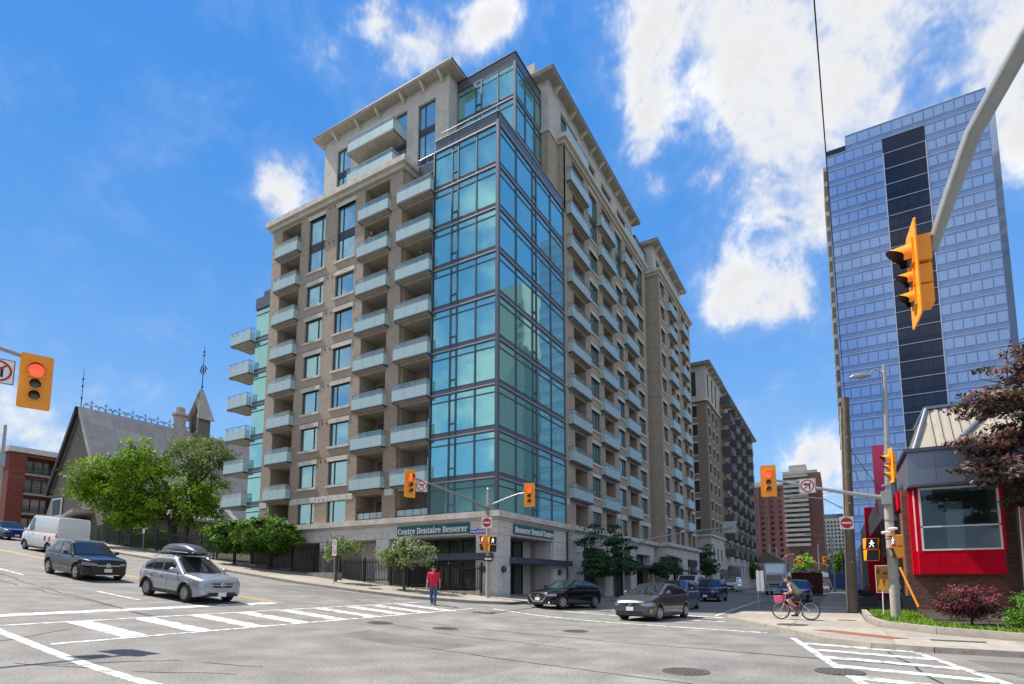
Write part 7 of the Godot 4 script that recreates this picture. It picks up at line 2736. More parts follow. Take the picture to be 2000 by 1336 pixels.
	for e in [[xw0 - 0.06, xw1 + 0.05, 0.90, "windscreen"], [xr0 + 0.05, xr1 - 0.02, 0.86, "rear_window"]]:
		if e[3] == "rear_window" and c.get("no_rear", false):
			continue
		var sr := []
		for i in 7:
			var x := lerpf(e[0], e[1], i / 6.0)
			var q: Array = cab.call(x)
			var row := PackedVector3Array()
			for k in 11:
				var z: float = lerpf(-1.0, 1.0, k / 10.0) * (q[3] - 0.05) * e[2]
				row.append(V(x, q[2] + 0.045 * q[4] * (1.0 - pow(absf(z) / maxf(q[3], 0.1), 2.0)) + 0.016, z))
			sr.append(row)
		var sg := Geo.new()
		sg.grid(sr)
		part(root, e[3], sg, M["car_glass"])
	# ---- wheels
	var wm := wheel_meshes(r, c.get("ww", 0.22), c.get("rim", "five"))
	for ax in [xf, xr]:
		for s in [1.0, -1.0]:
			var wn := group_part(root, "wheel", V(ax, r, s * (W - 0.13)))
			wn.scale = V(1, 1, s)
			if ax == xf and c.has("steer"):
				wn.rotation.y = c.steer
			part(wn, "tyre", wm[0], M["tyre"])
			part(wn, "rim", wm[1], M[c.get("rim_mat", "rim_silver")])
			part(wn, "hub", wm[2], M["trim_black"])
			if c.get("cladding", false):
				var ag := Geo.new()
				var arc := []
				for k in 15:
					var a := PI * (-0.04 + 1.08 * k / 14.0)
					arc.append(V(ax + cos(a) * (R + 0.01), r + sin(a) * (R + 0.01), s * (W * 0.985 + 0.004)))
				ag.tube(arc, [0.045], 6)
				part(root, "arch_trim", ag, M["trim_black"])
	if c.get("cladding", false):
		for s in [1.0, -1.0]:
			var kg := Geo.new()
			kg.box(V(xr + R, gl + 0.0, minf(s * W * 0.95, s * W * 1.0)), V(xf - R, gl + 0.13, maxf(s * W * 0.95, s * W * 1.0)))
			part(root, "sill_trim", kg, M["trim_black"])
	# ---- lamps: patches laid over the nose and tail corners
	var patch := func(x0: float, x1: float, y0: float, y1: float, s: float, o: float) -> Geo:
		var sr := []
		for i in 6:
			var x := lerpf(x0, x1, i / 5.0)
			var p: Array = prof.call(x)
			var row := PackedVector3Array()
			for k in 4:
				var y := lerpf(y0, y1, k / 3.0)
				var w: float = p[2].y
				for j in p.size() - 1:
					if y >= p[j].x and y <= p[j + 1].x:
						w = lerpf(p[j].y, p[j + 1].y, (y - p[j].x) / maxf(p[j + 1].x - p[j].x, 0.001))
				row.append(V(x + (o if absf(x) > L * 0.5 - 0.05 else 0.0) * signf(x), y, s * (w + o)))
			sr.append(row)
		var pg := Geo.new()
		pg.grid(sr)
		return pg
	var hy: Array = c.get("lamp", [nose - 0.20, nose - 0.04])
	var hl: float = c.get("lamp_len", 0.42)
	var hin: float = c.get("lamp_in", 0.34)
	for s in [1.0, -1.0]:
		var lg: Geo = patch.call(L * 0.5 - hl, L * 0.5 - 0.004, hy[0], hy[1], s, 0.008)
		var wf: float = half.call(L * 0.5)
		lg.quad(V(L * 0.5 + 0.008, hy[0] + 0.02, s * wf * 0.96), V(L * 0.5 + 0.008, hy[1] - 0.05, s * wf * 0.95), V(L * 0.5 + 0.010, hy[1] - 0.06, s * wf * (1.0 - hin)), V(L * 0.5 + 0.010, hy[0] + 0.035, s * wf * (1.0 - hin)))
		part(root, "headlight", lg, M["head_lamp"])
		if c.get("amber", false):
			var am: Geo = patch.call(L * 0.5 - 0.30, L * 0.5 - 0.18, hy[0] - 0.26, hy[0] - 0.12, s, 0.010)
			part(root, "indicator", am, M["amber_lamp"])
		var ty: Array = c.get("tail_lamp", [belt - 0.28, belt - 0.04])
		part(root, "tail_light", patch.call(-L * 0.5 + 0.002, -L * 0.5 + 0.3, ty[0], ty[1], s, 0.008), M["tail_lamp"])
		# mirror
		var mg := Geo.new()
		var mx := xw0 - (xw0 - xw1) * 0.42
		mg.tube([V(mx - 0.09, cowl + 0.11, s * (W + 0.10)), V(mx - 0.07, cowl + 0.11, s * (W + 0.10)), V(mx + 0.03, cowl + 0.10, s * (W + 0.10)), V(mx + 0.10, cowl + 0.08, s * (W + 0.08))], [0.03, 0.095, 0.09, 0.02], 10)
		mg.cbox(V(mx + 0.01, cowl + 0.04, s * (W * 0.95 + 0.02)), V(0.07, 0.04, 0.16))
		part(root, "mirror", mg, c.get("mirror_paint", body))
		for hx in c.get("handles", [0.44, 0.68]):
			var x := lerpf(xw0, xr0, hx)
			var hg := Geo.new()
			var tw: float = prof.call(x)[4].y
			hg.cbox(V(x, top.call(x) - 0.13, s * (tw + 0.022)), V(0.18, 0.035, 0.03))
			part(root, "door_handle", hg, c.get("handle_paint", body))
		for dx in c.get("seams", [0.30, 0.60]):   # door gaps
			var x := lerpf(xw0, xr0, dx)
			var p: Array = prof.call(x)
			var sg := Geo.new()
			for j in range(1, 5):
				sg.quad(V(x - 0.006, p[j].x, s * (p[j].y + 0.002)), V(x + 0.006, p[j].x, s * (p[j].y + 0.002)), V(x + 0.006, p[j + 1].x, s * (p[j + 1].y + 0.002)), V(x - 0.006, p[j + 1].x, s * (p[j + 1].y + 0.002)))
			part(root, "door_gap", sg, M["trim_black"])
	# ---- grille, bumper openings, plate
	var xn := L * 0.5
	for q in c.get("grille", []):   # y0, y1, half width low, half width high, material
		var gg := Geo.new()
		gg.prism(P2([[-q[2], q[0]], [q[2], q[0]], [q[3], q[1]], [-q[3], q[1]]]), [V(xn, 0, 0), Vector3(0, 0, -1), Vector3(1, 0, 0)], 0.002, 0.014 + (q[5] if q.size() > 5 else 0.0))
		part(root, "grille", gg, M[q[4]])
	var py: float = c.get("plate_y", 0.46)
	var pg2 := Geo.new()
	pg2.cbox(V(xn + 0.026, py, 0), V(0.012, 0.155, 0.31))
	part(root, "licence_plate", pg2, M["plate"])
	if c.has("badge"):
		var bg := Geo.new()
		bg.lathe(V(xn + 0.02, c.badge[0], 0), Vector3(1, 0, 0), [[0.0, c.badge[1]], [0.014, c.badge[1] * 0.9], [0.016, c.badge[1] * 0.7], [0.008, c.badge[1] * 0.68]], 24)
		part(root, "badge", bg, M["chrome"])
	return root

func make_vehicles() -> void:
	var black := paint("paint_black", 0.006, 0.007, 0.010, 0.1)
	var silver := paint("paint_silver", 0.33, 0.36, 0.41, 0.55)
	var grey := paint("paint_grey", 0.085, 0.088, 0.105, 0.5)
	var bluegrey := paint("paint_bluegrey", 0.10, 0.14, 0.23, 0.5)
	var blue := paint("paint_blue", 0.012, 0.024, 0.12, 0.4)
	var blue2 := paint("paint_deep_blue", 0.010, 0.028, 0.16, 0.4)
	var white := paint("paint_white_car", 0.68, 0.69, 0.70, 0.0)
	var doors5 := [[0.17, 0.44], [0.47, 0.70], [0.72, 0.86]]
	# dark blue-black luxury SUV
	var a := car("luxury_suv", "glossy black SUV with a star badge driving down the hill", "car", on(-13.9, 15.0), Vector2(1, 0),
		{"L": 4.67, "W": 1.89, "H": 1.64, "wb": 2.87, "fo": 0.86, "r": 0.365, "gl": 0.24, "nose": 0.93, "cowl": 1.08, "belt": 1.10, "w0": 1.42, "w1": 2.2, "r1": 1.15, "r0": 0.14, "paint": black, "doors": [[0.16, 0.42], [0.45, 0.66], [0.68, 0.84]], "rim": "five", "rim_mat": "rim_silver",
		"grille": [[0.56, 0.86, 0.50, 0.42, "trim_black"], [0.70, 0.73, 0.47, 0.46, "chrome", 0.01], [0.26, 0.42, 0.70, 0.74, "trim_black"], [0.27, 0.30, 0.45, 0.5, "chrome", 0.01]], "plate_y": 0.50, "badge": [0.715, 0.105], "lamp": [0.70, 0.86], "lamp_in": 0.36})
	var star := Geo.new()
	for k in 3:
		var t := PI * 0.5 + TAU * k / 3
		var d := V(0, sin(t), cos(t))
		var e := V(0, sin(t + PI * 0.5), cos(t + PI * 0.5))
		var ce := V(2.335 + 0.034, 0.715, 0)
		star.tri(ce + e * 0.02, ce + d * 0.09, ce - e * 0.02)
		star.tri(ce + e * 0.02 + V(0.004, 0, 0), ce - e * 0.02 + V(0.004, 0, 0), ce + d * 0.09 + V(0.002, 0, 0))
	part(a, "star_emblem", star, M["chrome"])
	for s in [1.0, -1.0]:
		var rl := Geo.new()
		rl.tube([V(0.35, 1.60, s * 0.66), V(0.1, 1.68, s * 0.67), V(-1.2, 1.67, s * 0.67), V(-1.6, 1.58, s * 0.67)], [0.02], 6)
		part(a, "roof_rail", rl, M["chrome"])
	# silver crossover with a roof box
	var b := car("silver_crossover", "silver crossover with a black roof box at the stop line", "car", on(-4.45, 15.3), Vector2(1, 0),
		{"L": 4.45, "W": 1.78, "H": 1.58, "wb": 2.635, "fo": 0.89, "r": 0.34, "gl": 0.24, "nose": 0.84, "cowl": 1.02, "belt": 1.06, "w0": 1.18, "w1": 2.12, "r1": 0.95, "r0": 0.12, "paint": silver, "doors": [[0.20, 0.44], [0.47, 0.68], [0.70, 0.86]], "rim": "steel", "rim_mat": "rim_dull", "cladding": true, "handle_paint": M["chrome"], "rear_roof": 1.50,
		"grille": [[0.60, 0.76, 0.34, 0.40, "trim_black"], [0.685, 0.705, 0.36, 0.38, "chrome", 0.01], [0.28, 0.42, 0.62, 0.50, "trim_black"]], "plate_y": 0.35, "badge": [0.695, 0.075], "lamp": [0.62, 0.80], "lamp_in": 0.50})
	for s in [1.0, -1.0]:
		var rl := Geo.new()
		rl.tube([V(0.15, 1.53, s * 0.60), V(-0.1, 1.62, s * 0.61), V(-1.2, 1.60, s * 0.61), V(-1.55, 1.50, s * 0.60)], [0.022], 6)
		part(b, "roof_rail", rl, M["rim_silver"])
		var fl := Geo.new()
		fl.lathe(V(2.10, 0.42, s * 0.70), V(1, 0, s * 0.4).normalized(), [[0.0, 0.08], [0.02, 0.07], [0.025, 0.005]], 14)
		part(b, "fog_lamp", fl, M["head_lamp"])
	for x in [-0.1, -0.95]:
		var cb := Geo.new()
		cb.cbox(V(x, 1.66, 0), V(0.06, 0.04, 1.26))
		part(b, "cross_bar", cb, M["trim_black"])
	var rb := thing("roof_box", "long dark roof cargo box strapped on the silver crossover", "cargo box", b.position)
	rb.basis = b.basis
	var rows := []
	for q in [[-1.65, 0.10, 0.04], [-1.6, 0.28, 0.20], [-1.2, 0.40, 0.30], [-0.5, 0.42, 0.34], [0.1, 0.41, 0.30], [0.45, 0.34, 0.20], [0.70, 0.22, 0.08], [0.78, 0.08, 0.02]]:
		var row := PackedVector3Array()
		for k in 16:
			var t := TAU * k / 16
			var cy := sin(t)
			row.append(V(q[0], 1.76 + (q[2] * cy if cy > 0 else 0.09 * cy * (q[1] / 0.42)), pow(absf(cos(t)), 0.6) * signf(cos(t)) * q[1]))
		rows.append(row)
	var rg := Geo.new()
	rg.grid(rows, true)
	part(rb, "shell", rg, mat("box_plastic", lin(0.045, 0.05, 0.06), 0.28))
	var rs := Geo.new()
	for s in [1.0, -1.0]:
		rs.tube([V(-1.55, 1.765, s * 0.30), V(-1.0, 1.765, s * 0.425), V(0.1, 1.765, s * 0.425), V(0.6, 1.765, s * 0.27)], [0.014], 5)
	part(rb, "rim_strip", rs, M["rim_silver"])
	# black hatchback
	var h := Vector2(-0.243, 0.97)
	var mz := car("black_hatchback", "black hatchback turning out of the side street beside the block", "car", on(4.83, 0.74), h,
		{"L": 4.46, "W": 1.80, "H": 1.455, "wb": 2.70, "fo": 0.93, "r": 0.325, "gl": 0.19, "nose": 0.78, "cowl": 0.98, "belt": 1.02, "w0": 1.35, "w1": 2.25, "r1": 0.85, "r0": 0.12, "paint": black, "doors": [[0.19, 0.45], [0.48, 0.70], [0.72, 0.84]], "rim": "ten", "steer": -0.25, "rear_roof": 1.32,
		"grille": [[0.34, 0.66, 0.30, 0.52, "trim_black"], [0.33, 0.36, 0.36, 0.32, "chrome", 0.012], [0.22, 0.30, 0.62, 0.6, "trim_black"]], "plate_y": 0.48, "badge": [0.62, 0.06], "lamp": [0.62, 0.74], "lamp_in": 0.42})
	for s in [1.0, -1.0]:
		var wing := Geo.new()
		wing.tube([V(2.245, 0.36, s * 0.20), V(2.25, 0.42, s * 0.40), V(2.235, 0.64, s * 0.56)], [0.02, 0.028, 0.018], 6)
		part(mz, "grille_wing", wing, M["chrome"])
		var fl := Geo.new()
		fl.lathe(V(2.16, 0.32, s * 0.66), V(1, 0, 0), [[0.0, 0.06], [0.03, 0.05], [0.035, 0.004]], 12)
		part(mz, "fog_lamp", fl, M["lamp_white_lit"])
	# grey liftback
	car("grey_liftback", "dark grey liftback turning in the junction with dusty bumper", "car", on(10.45, 3.77), Vector2(-0.15, 0.99),
		{"L": 4.46, "W": 1.745, "H": 1.49, "wb": 2.70, "fo": 0.92, "r": 0.315, "gl": 0.17, "nose": 0.78, "cowl": 1.02, "belt": 1.08, "w0": 1.05, "w1": 2.20, "r1": 1.20, "r0": 0.10, "paint": grey, "doors": [[0.20, 0.44], [0.47, 0.66], [0.68, 0.78]], "rim": "ten", "steer": -0.2, "rear_roof": 1.40, "amber": true,
		"grille": [[0.24, 0.40, 0.62, 0.56, "trim_black"], [0.66, 0.69, 0.3, 0.34, "trim_black"]], "plate_y": 0.50, "badge": [0.70, 0.07], "lamp": [0.60, 0.74], "lamp_in": 0.26, "lamp_len": 0.5})
	# blue-grey people carrier behind it
	car("compact_minivan", "blue-grey compact minivan waiting behind the grey liftback", "car", on(9.45, -4.2), Vector2(0, 1),
		{"L": 4.55, "W": 1.75, "H": 1.62, "wb": 2.75, "fo": 0.90, "r": 0.315, "gl": 0.19, "nose": 0.86, "cowl": 1.06, "belt": 1.08, "w0": 1.10, "w1": 2.0, "r1": 0.5, "r0": 0.08, "paint": bluegrey, "doors": doors5, "rim": "ten", "tumble": 0.80, "grille": [[0.25, 0.42, 0.55, 0.5, "trim_black"]], "lamp": [0.62, 0.84], "lamp_in": 0.35, "amber": true})
	car("blue_suv", "dark blue SUV with roof rails third in the side street queue", "car", on(8.6, -18.3), Vector2(0, 1),
		{"L": 4.89, "W": 1.88, "H": 1.70, "wb": 2.89, "fo": 0.95, "r": 0.36, "gl": 0.24, "nose": 0.98, "cowl": 1.14, "belt": 1.16, "w0": 1.35, "w1": 2.05, "r1": 0.5, "r0": 0.10, "paint": blue, "doors": doors5, "rim": "five", "tumble": 0.80, "grille": [[0.66, 0.86, 0.42, 0.46, "trim_black"], [0.75, 0.78, 0.42, 0.43, "chrome", 0.01], [0.28, 0.44, 0.6, 0.6, "trim_black"]], "lamp": [0.70, 0.90], "amber": true})
	car("white_minivan", "white minivan parked at the kerb behind the blue-grey minivan", "van", on(5.3, -25.5), Vector2(0, 1),
		{"L": 5.0, "W": 1.95, "H": 1.98, "wb": 3.0, "fo": 0.9, "r": 0.34, "gl": 0.2, "nose": 1.0, "cowl": 1.22, "belt": 1.26, "w0": 0.95, "w1": 1.75, "r1": 0.28, "r0": 0.05, "paint": white, "doors": doors5, "rim": "five", "tumble": 0.86})
	car("white_passenger_van", "white van with lit headlamp coming up the shaded side street", "van", on(4.6, -53.5), Vector2(0, 1),
		{"L": 5.1, "W": 2.0, "H": 2.0, "wb": 3.1, "fo": 0.9, "r": 0.35, "gl": 0.22, "nose": 1.05, "cowl": 1.25, "belt": 1.28, "w0": 1.0, "w1": 1.75, "r1": 0.28, "r0": 0.05, "paint": white, "doors": doors5, "rim": "five", "tumble": 0.86, "grille": [[0.6, 0.86, 0.6, 0.6, "trim_black"], [0.3, 0.5, 0.8, 0.8, "trim_black"]], "amber": true})
	car("blue_crossover", "bright blue crossover parked on the right of the side street", "car", on(14.75, -16.6), Vector2(0, 1),
		{"L": 4.6, "W": 1.86, "H": 1.68, "wb": 2.70, "fo": 0.93, "r": 0.35, "gl": 0.22, "nose": 0.95, "cowl": 1.10, "belt": 1.14, "w0": 1.20, "w1": 2.05, "r1": 0.6, "r0": 0.10, "paint": blue2, "doors": doors5, "rim": "five", "tumble": 0.80, "grille": [[0.62, 0.82, 0.30, 0.46, "trim_black"], [0.28, 0.44, 0.66, 0.6, "trim_black"]], "lamp": [0.68, 0.86], "lamp_in": 0.4})
	car("dark_sedan", "dark car parked past the wooden pole beside the brick shop", "car", on(20.6, -33.0), Vector2(0, 1),
		{"L": 4.6, "W": 1.84, "H": 1.6, "wb": 2.70, "fo": 0.93, "r": 0.34, "gl": 0.22, "nose": 0.9, "cowl": 1.06, "belt": 1.1, "w0": 1.20, "w1": 2.05, "r1": 0.6, "r0": 0.10, "paint": black, "doors": doors5, "rim": "five"})
	car("navy_sedan", "navy blue car at the top of the hill behind the white van", "car", on(-48.5, 7.6), Vector2(1, -0.05),
		{"L": 4.7, "W": 1.85, "H": 1.6, "wb": 2.75, "fo": 0.93, "r": 0.34, "gl": 0.22, "nose": 0.9, "cowl": 1.06, "belt": 1.1, "w0": 1.25, "w1": 2.05, "r1": 0.7, "r0": 0.12, "paint": blue, "doors": doors5, "rim": "five"})
	# white delivery van climbing the hill, seen from its right rear... its nose points uphill
	var v := car("delivery_van", "white delivery van with red and grey marks on its side", "van", on(-31.8, 9.9), Vector2(-1, 0.02),
		{"L": 5.95, "W": 2.05, "H": 2.55, "wb": 3.75, "fo": 1.0, "r": 0.36, "gl": 0.24, "nose": 1.12, "cowl": 1.38, "belt": 1.45, "w0": 0.85, "w1": 1.85, "r1": 0.12, "r0": 0.02, "paint": white, "doors": [[0.12, 0.26]], "rim": "steel", "rim_mat": "rim_dull", "tumble": 0.90, "rear_taper": 0.15, "rear_roof": 2.5, "no_rear": true, "seams": [0.28, 0.48], "handles": [0.25], "grille": [[0.5, 0.9, 0.55, 0.6, "trim_black"]], "cladding": true})
	for s in [1.0, -1.0]:
		var mk := Geo.new()
		mk.cbox(V(-1.2, 1.0, s * 1.022), V(0.28, 0.34, 0.006))
		mk.cbox(V(-1.9, 1.0, s * 1.022), V(0.26, 0.34, 0.006))
		part(v, "red_mark", mk, M["sign_red"])
	make_truck(white)
	make_bins()

func make_truck(white: Material) -> void:
	var t := thing("box_truck", "pale blue-grey box truck with high cargo body facing the junction", "truck", on(10.9, -43.2))
	var cabp := paint("paint_truck", 0.40, 0.44, 0.50, 0.0)
	var f := [Vector3.ZERO, Vector3(1, 0, 0), Vector3(0, 0, 1)]
	var cg := Geo.new()
	cg.hexa([V(-1.05, 0.55, -1.75), V(1.05, 0.55, -1.75), V(1.05, 0.55, 0.0), V(-1.05, 0.55, 0.0), V(-1.06, 1.55, -1.75), V(1.06, 1.55, -1.75), V(1.05, 1.5, 0.02), V(-1.05, 1.5, 0.02)])
	cg.hexa([V(-1.06, 1.55, -1.75), V(1.06, 1.55, -1.75), V(1.05, 1.5, 0.02), V(-1.05, 1.5, 0.02), V(-0.94, 2.42, -1.75), V(0.94, 2.42, -1.75), V(0.92, 2.42, -0.42), V(-0.92, 2.42, -0.42)])
	part(t, "cab", cg, cabp)
	var ws := Geo.new()
	ws.quad(V(-0.93, 1.58, 0.012), V(0.93, 1.58, 0.012), V(0.82, 2.32, -0.34), V(-0.82, 2.32, -0.34))
	part(t, "windscreen", ws, M["car_glass"])
	for s in [1.0, -1.0]:
		var sw := Geo.new()
		sw.quad(V(s * 1.065, 1.62, -0.15), V(s * 1.065, 1.62, -1.2), V(s * 0.965, 2.3, -1.2), V(s * 0.965, 2.3, -0.5))
		part(t, "side_window", sw, M["car_glass"])
		var hl := Geo.new()
		hl.cbox(V(s * 0.86, 0.98, 0.02), V(0.26, 0.28, 0.05))
		part(t, "headlight", hl, M["head_lamp"])
		var mr := Geo.new()
		mr.cbox(V(s * 1.32, 1.9, -0.1), V(0.16, 0.42, 0.10))
		mr.cyl(V(s * 1.05, 2.1, -0.2), V(s * 1.3, 2.1, -0.12), 0.02, -1, 6)
		part(t, "mirror", mr, M["trim_black"])
	var gr := Geo.new()
	gr.prism(P2([[-0.5, 1.12], [0.5, 1.12], [0.56, 1.3], [-0.56, 1.3]]), f, 0.01, 0.05)
	gr.prism(P2([[-0.6, 0.93], [0.6, 0.93], [0.6, 1.0], [-0.6, 1.0]]), f, 0.01, 0.05)
	part(t, "grille", gr, M["trim_black"])
	var bu := Geo.new()
	bu.cbox(V(0, 0.6, 0.03), V(2.1, 0.34, 0.16))
	part(t, "bumper", bu, cabp)
	var pl := Geo.new()
	pl.cbox(V(0, 0.55, 0.12), V(0.32, 0.16, 0.01))
	part(t, "licence_plate", pl, M["plate"])
	var bx := Geo.new()
	bx.box(V(-1.25, 1.05, -8.0), V(1.25, 3.75, -1.85))
	part(t, "cargo_box", bx, white)
	var fr := Geo.new()
	for e in [[-1.28, -1.2], [1.2, 1.28]]:
		fr.box(V(e[0], 1.0, -1.88), V(e[1], 3.8, -1.8))
	fr.box(V(-1.28, 3.72, -8.0), V(1.28, 3.8, -1.8))
	part(t, "box_frame", fr, M["galvanised"])
	var de := Geo.new()
	de.hexa([V(-1.0, 2.45, -1.8), V(1.0, 2.45, -1.8), V(1.0, 2.45, -0.6), V(-1.0, 2.45, -0.6), V(-1.0, 3.6, -1.8), V(1.0, 3.6, -1.8), V(0.95, 2.6, -0.6), V(-0.95, 2.6, -0.6)])
	part(t, "wind_deflector", de, white)
	var ch := Geo.new()
	ch.box(V(-0.5, 0.6, -8.0), V(0.5, 1.05, -0.5))
	part(t, "chassis", ch, M["trim_black"])
	var wm := wheel_meshes(0.4, 0.26, "steel")
	for z in [-0.75, -6.0]:
		for s in [1.0, -1.0]:
			var wn := group_part(t, "wheel", V(s * 0.9, 0.4, z))
			wn.rotation.y = PI * 0.5 * s
			part(wn, "tyre", wm[0], M["tyre"])
			part(wn, "rim", wm[1], M["rim_dull"])
			part(wn, "hub", wm[2], M["trim_black"])

func make_bins() -> void:
	grain(mat("skip_red", lin(0.15, 0.025, 0.018), 0.7), "rust", 0.8, 0.4)
	grain(mat("container_blue", lin(0.02, 0.08, 0.26), 0.6), "patchy", 0.8)
	var d := thing("waste_container", "rusty dark red waste container heaped with rubble on the street", "dumpster", on(14.3, -44.0))
	var g := Geo.new()
	g.hexa([V(-1.45, 0.15, -3), V(1.45, 0.15, -3), V(1.45, 0.15, 1.6), V(-1.45, 0.15, 1.6), V(-1.5, 2.5, -3.3), V(1.5, 2.5, -3.3), V(1.5, 2.5, 1.7), V(-1.5, 2.5, 1.7)])
	part(d, "hopper", g, M["skip_red"])
	for i in 6:
		var rg := Geo.new()
		rg.cbox(V(-1.3 + i * 0.52, 1.3, 1.68), V(0.1, 2.2, 0.1))
		part(d, "rib", rg, M["skip_red"])
	var top := Geo.new()
	top.cbox(V(0, 2.5, 1.72), V(3.1, 0.12, 0.14))
	part(d, "top_rail", top, M["skip_red"])
	var rub := Geo.new()
	var r := RandomNumberGenerator.new()
	r.seed = 5
	for i in 40:
		rub.tbox(Transform3D(Basis(Vector3(r.randfn(), r.randfn(), r.randfn()).normalized(), r.randf() * 3.0), V(r.randf_range(-1.2, 1.2), 2.5 + r.randf() * 0.3, r.randf_range(-2.5, 1.4))), V(0.5, 0.12, 0.3) * r.randf_range(0.6, 1.6))
	stuff(part(d, "rubble", rub, M["concrete"]))
	var c := thing("blue_container", "blue steel storage container standing on the right pavement", "container", on(17.2, -79.0, 0.13))
	var cg := Geo.new()
	cg.box(V(-1.2, 0.2, -4), V(1.2, 2.75, 0))
	part(c, "body", cg, M["container_blue"])
	for i in 8:
		var rg := Geo.new()
		rg.cbox(V(-1.05 + i * 0.3, 1.5, 0.02), V(0.12, 2.3, 0.05))
		part(c, "rib", rg, M["container_blue"])
	var ft := Geo.new()
	for s in [-1.0, 1.0]:
		ft.cbox(V(s * 0.9, 0.1, -0.3), V(0.3, 0.2, 0.5))
		ft.cbox(V(s * 0.9, 0.1, -3.6), V(0.3, 0.2, 0.5))
	part(c, "skid", ft, M["trim_black"])
	var tn := thing("white_tent", "small white canopy tent beyond the blue container", "tent", on(14.9, -92.0))
	var tg := Geo.new()
	tg.tube([V(0, 2.4, 0), V(0, 2.7, 0), V(0, 3.4, 0)], [2.2, 2.1, 0.05], 4)
	part(tn, "roof", tg, M["white_plastic"])
	for p in [[-1.4, -1.4], [1.4, -1.4], [-1.4, 1.4], [1.4, 1.4]]:
		var pg := Geo.new()
		pg.cyl(V(p[0], 0, p[1]), V(p[0], 2.5, p[1]), 0.04, -1, 6)
		part(tn, "leg", pg, M["galvanised"])
	var lean := thing("shopping_clutter", "pile of boards and poles leaning near the blue container", "clutter", on(15.8, -72.0, 0.13))
	for i in 7:
		var lg := Geo.new()
		lg.tbox(Transform3D(Basis(V(0, 0, 1), -0.5 + i * 0.12), V(-0.5 + i * 0.18, 0.9, i * 0.1)), V(0.08, 1.9, 0.06))
		part(lean, "board", lg, M["white_plastic"] if i % 2 == 0 else M["concrete"])

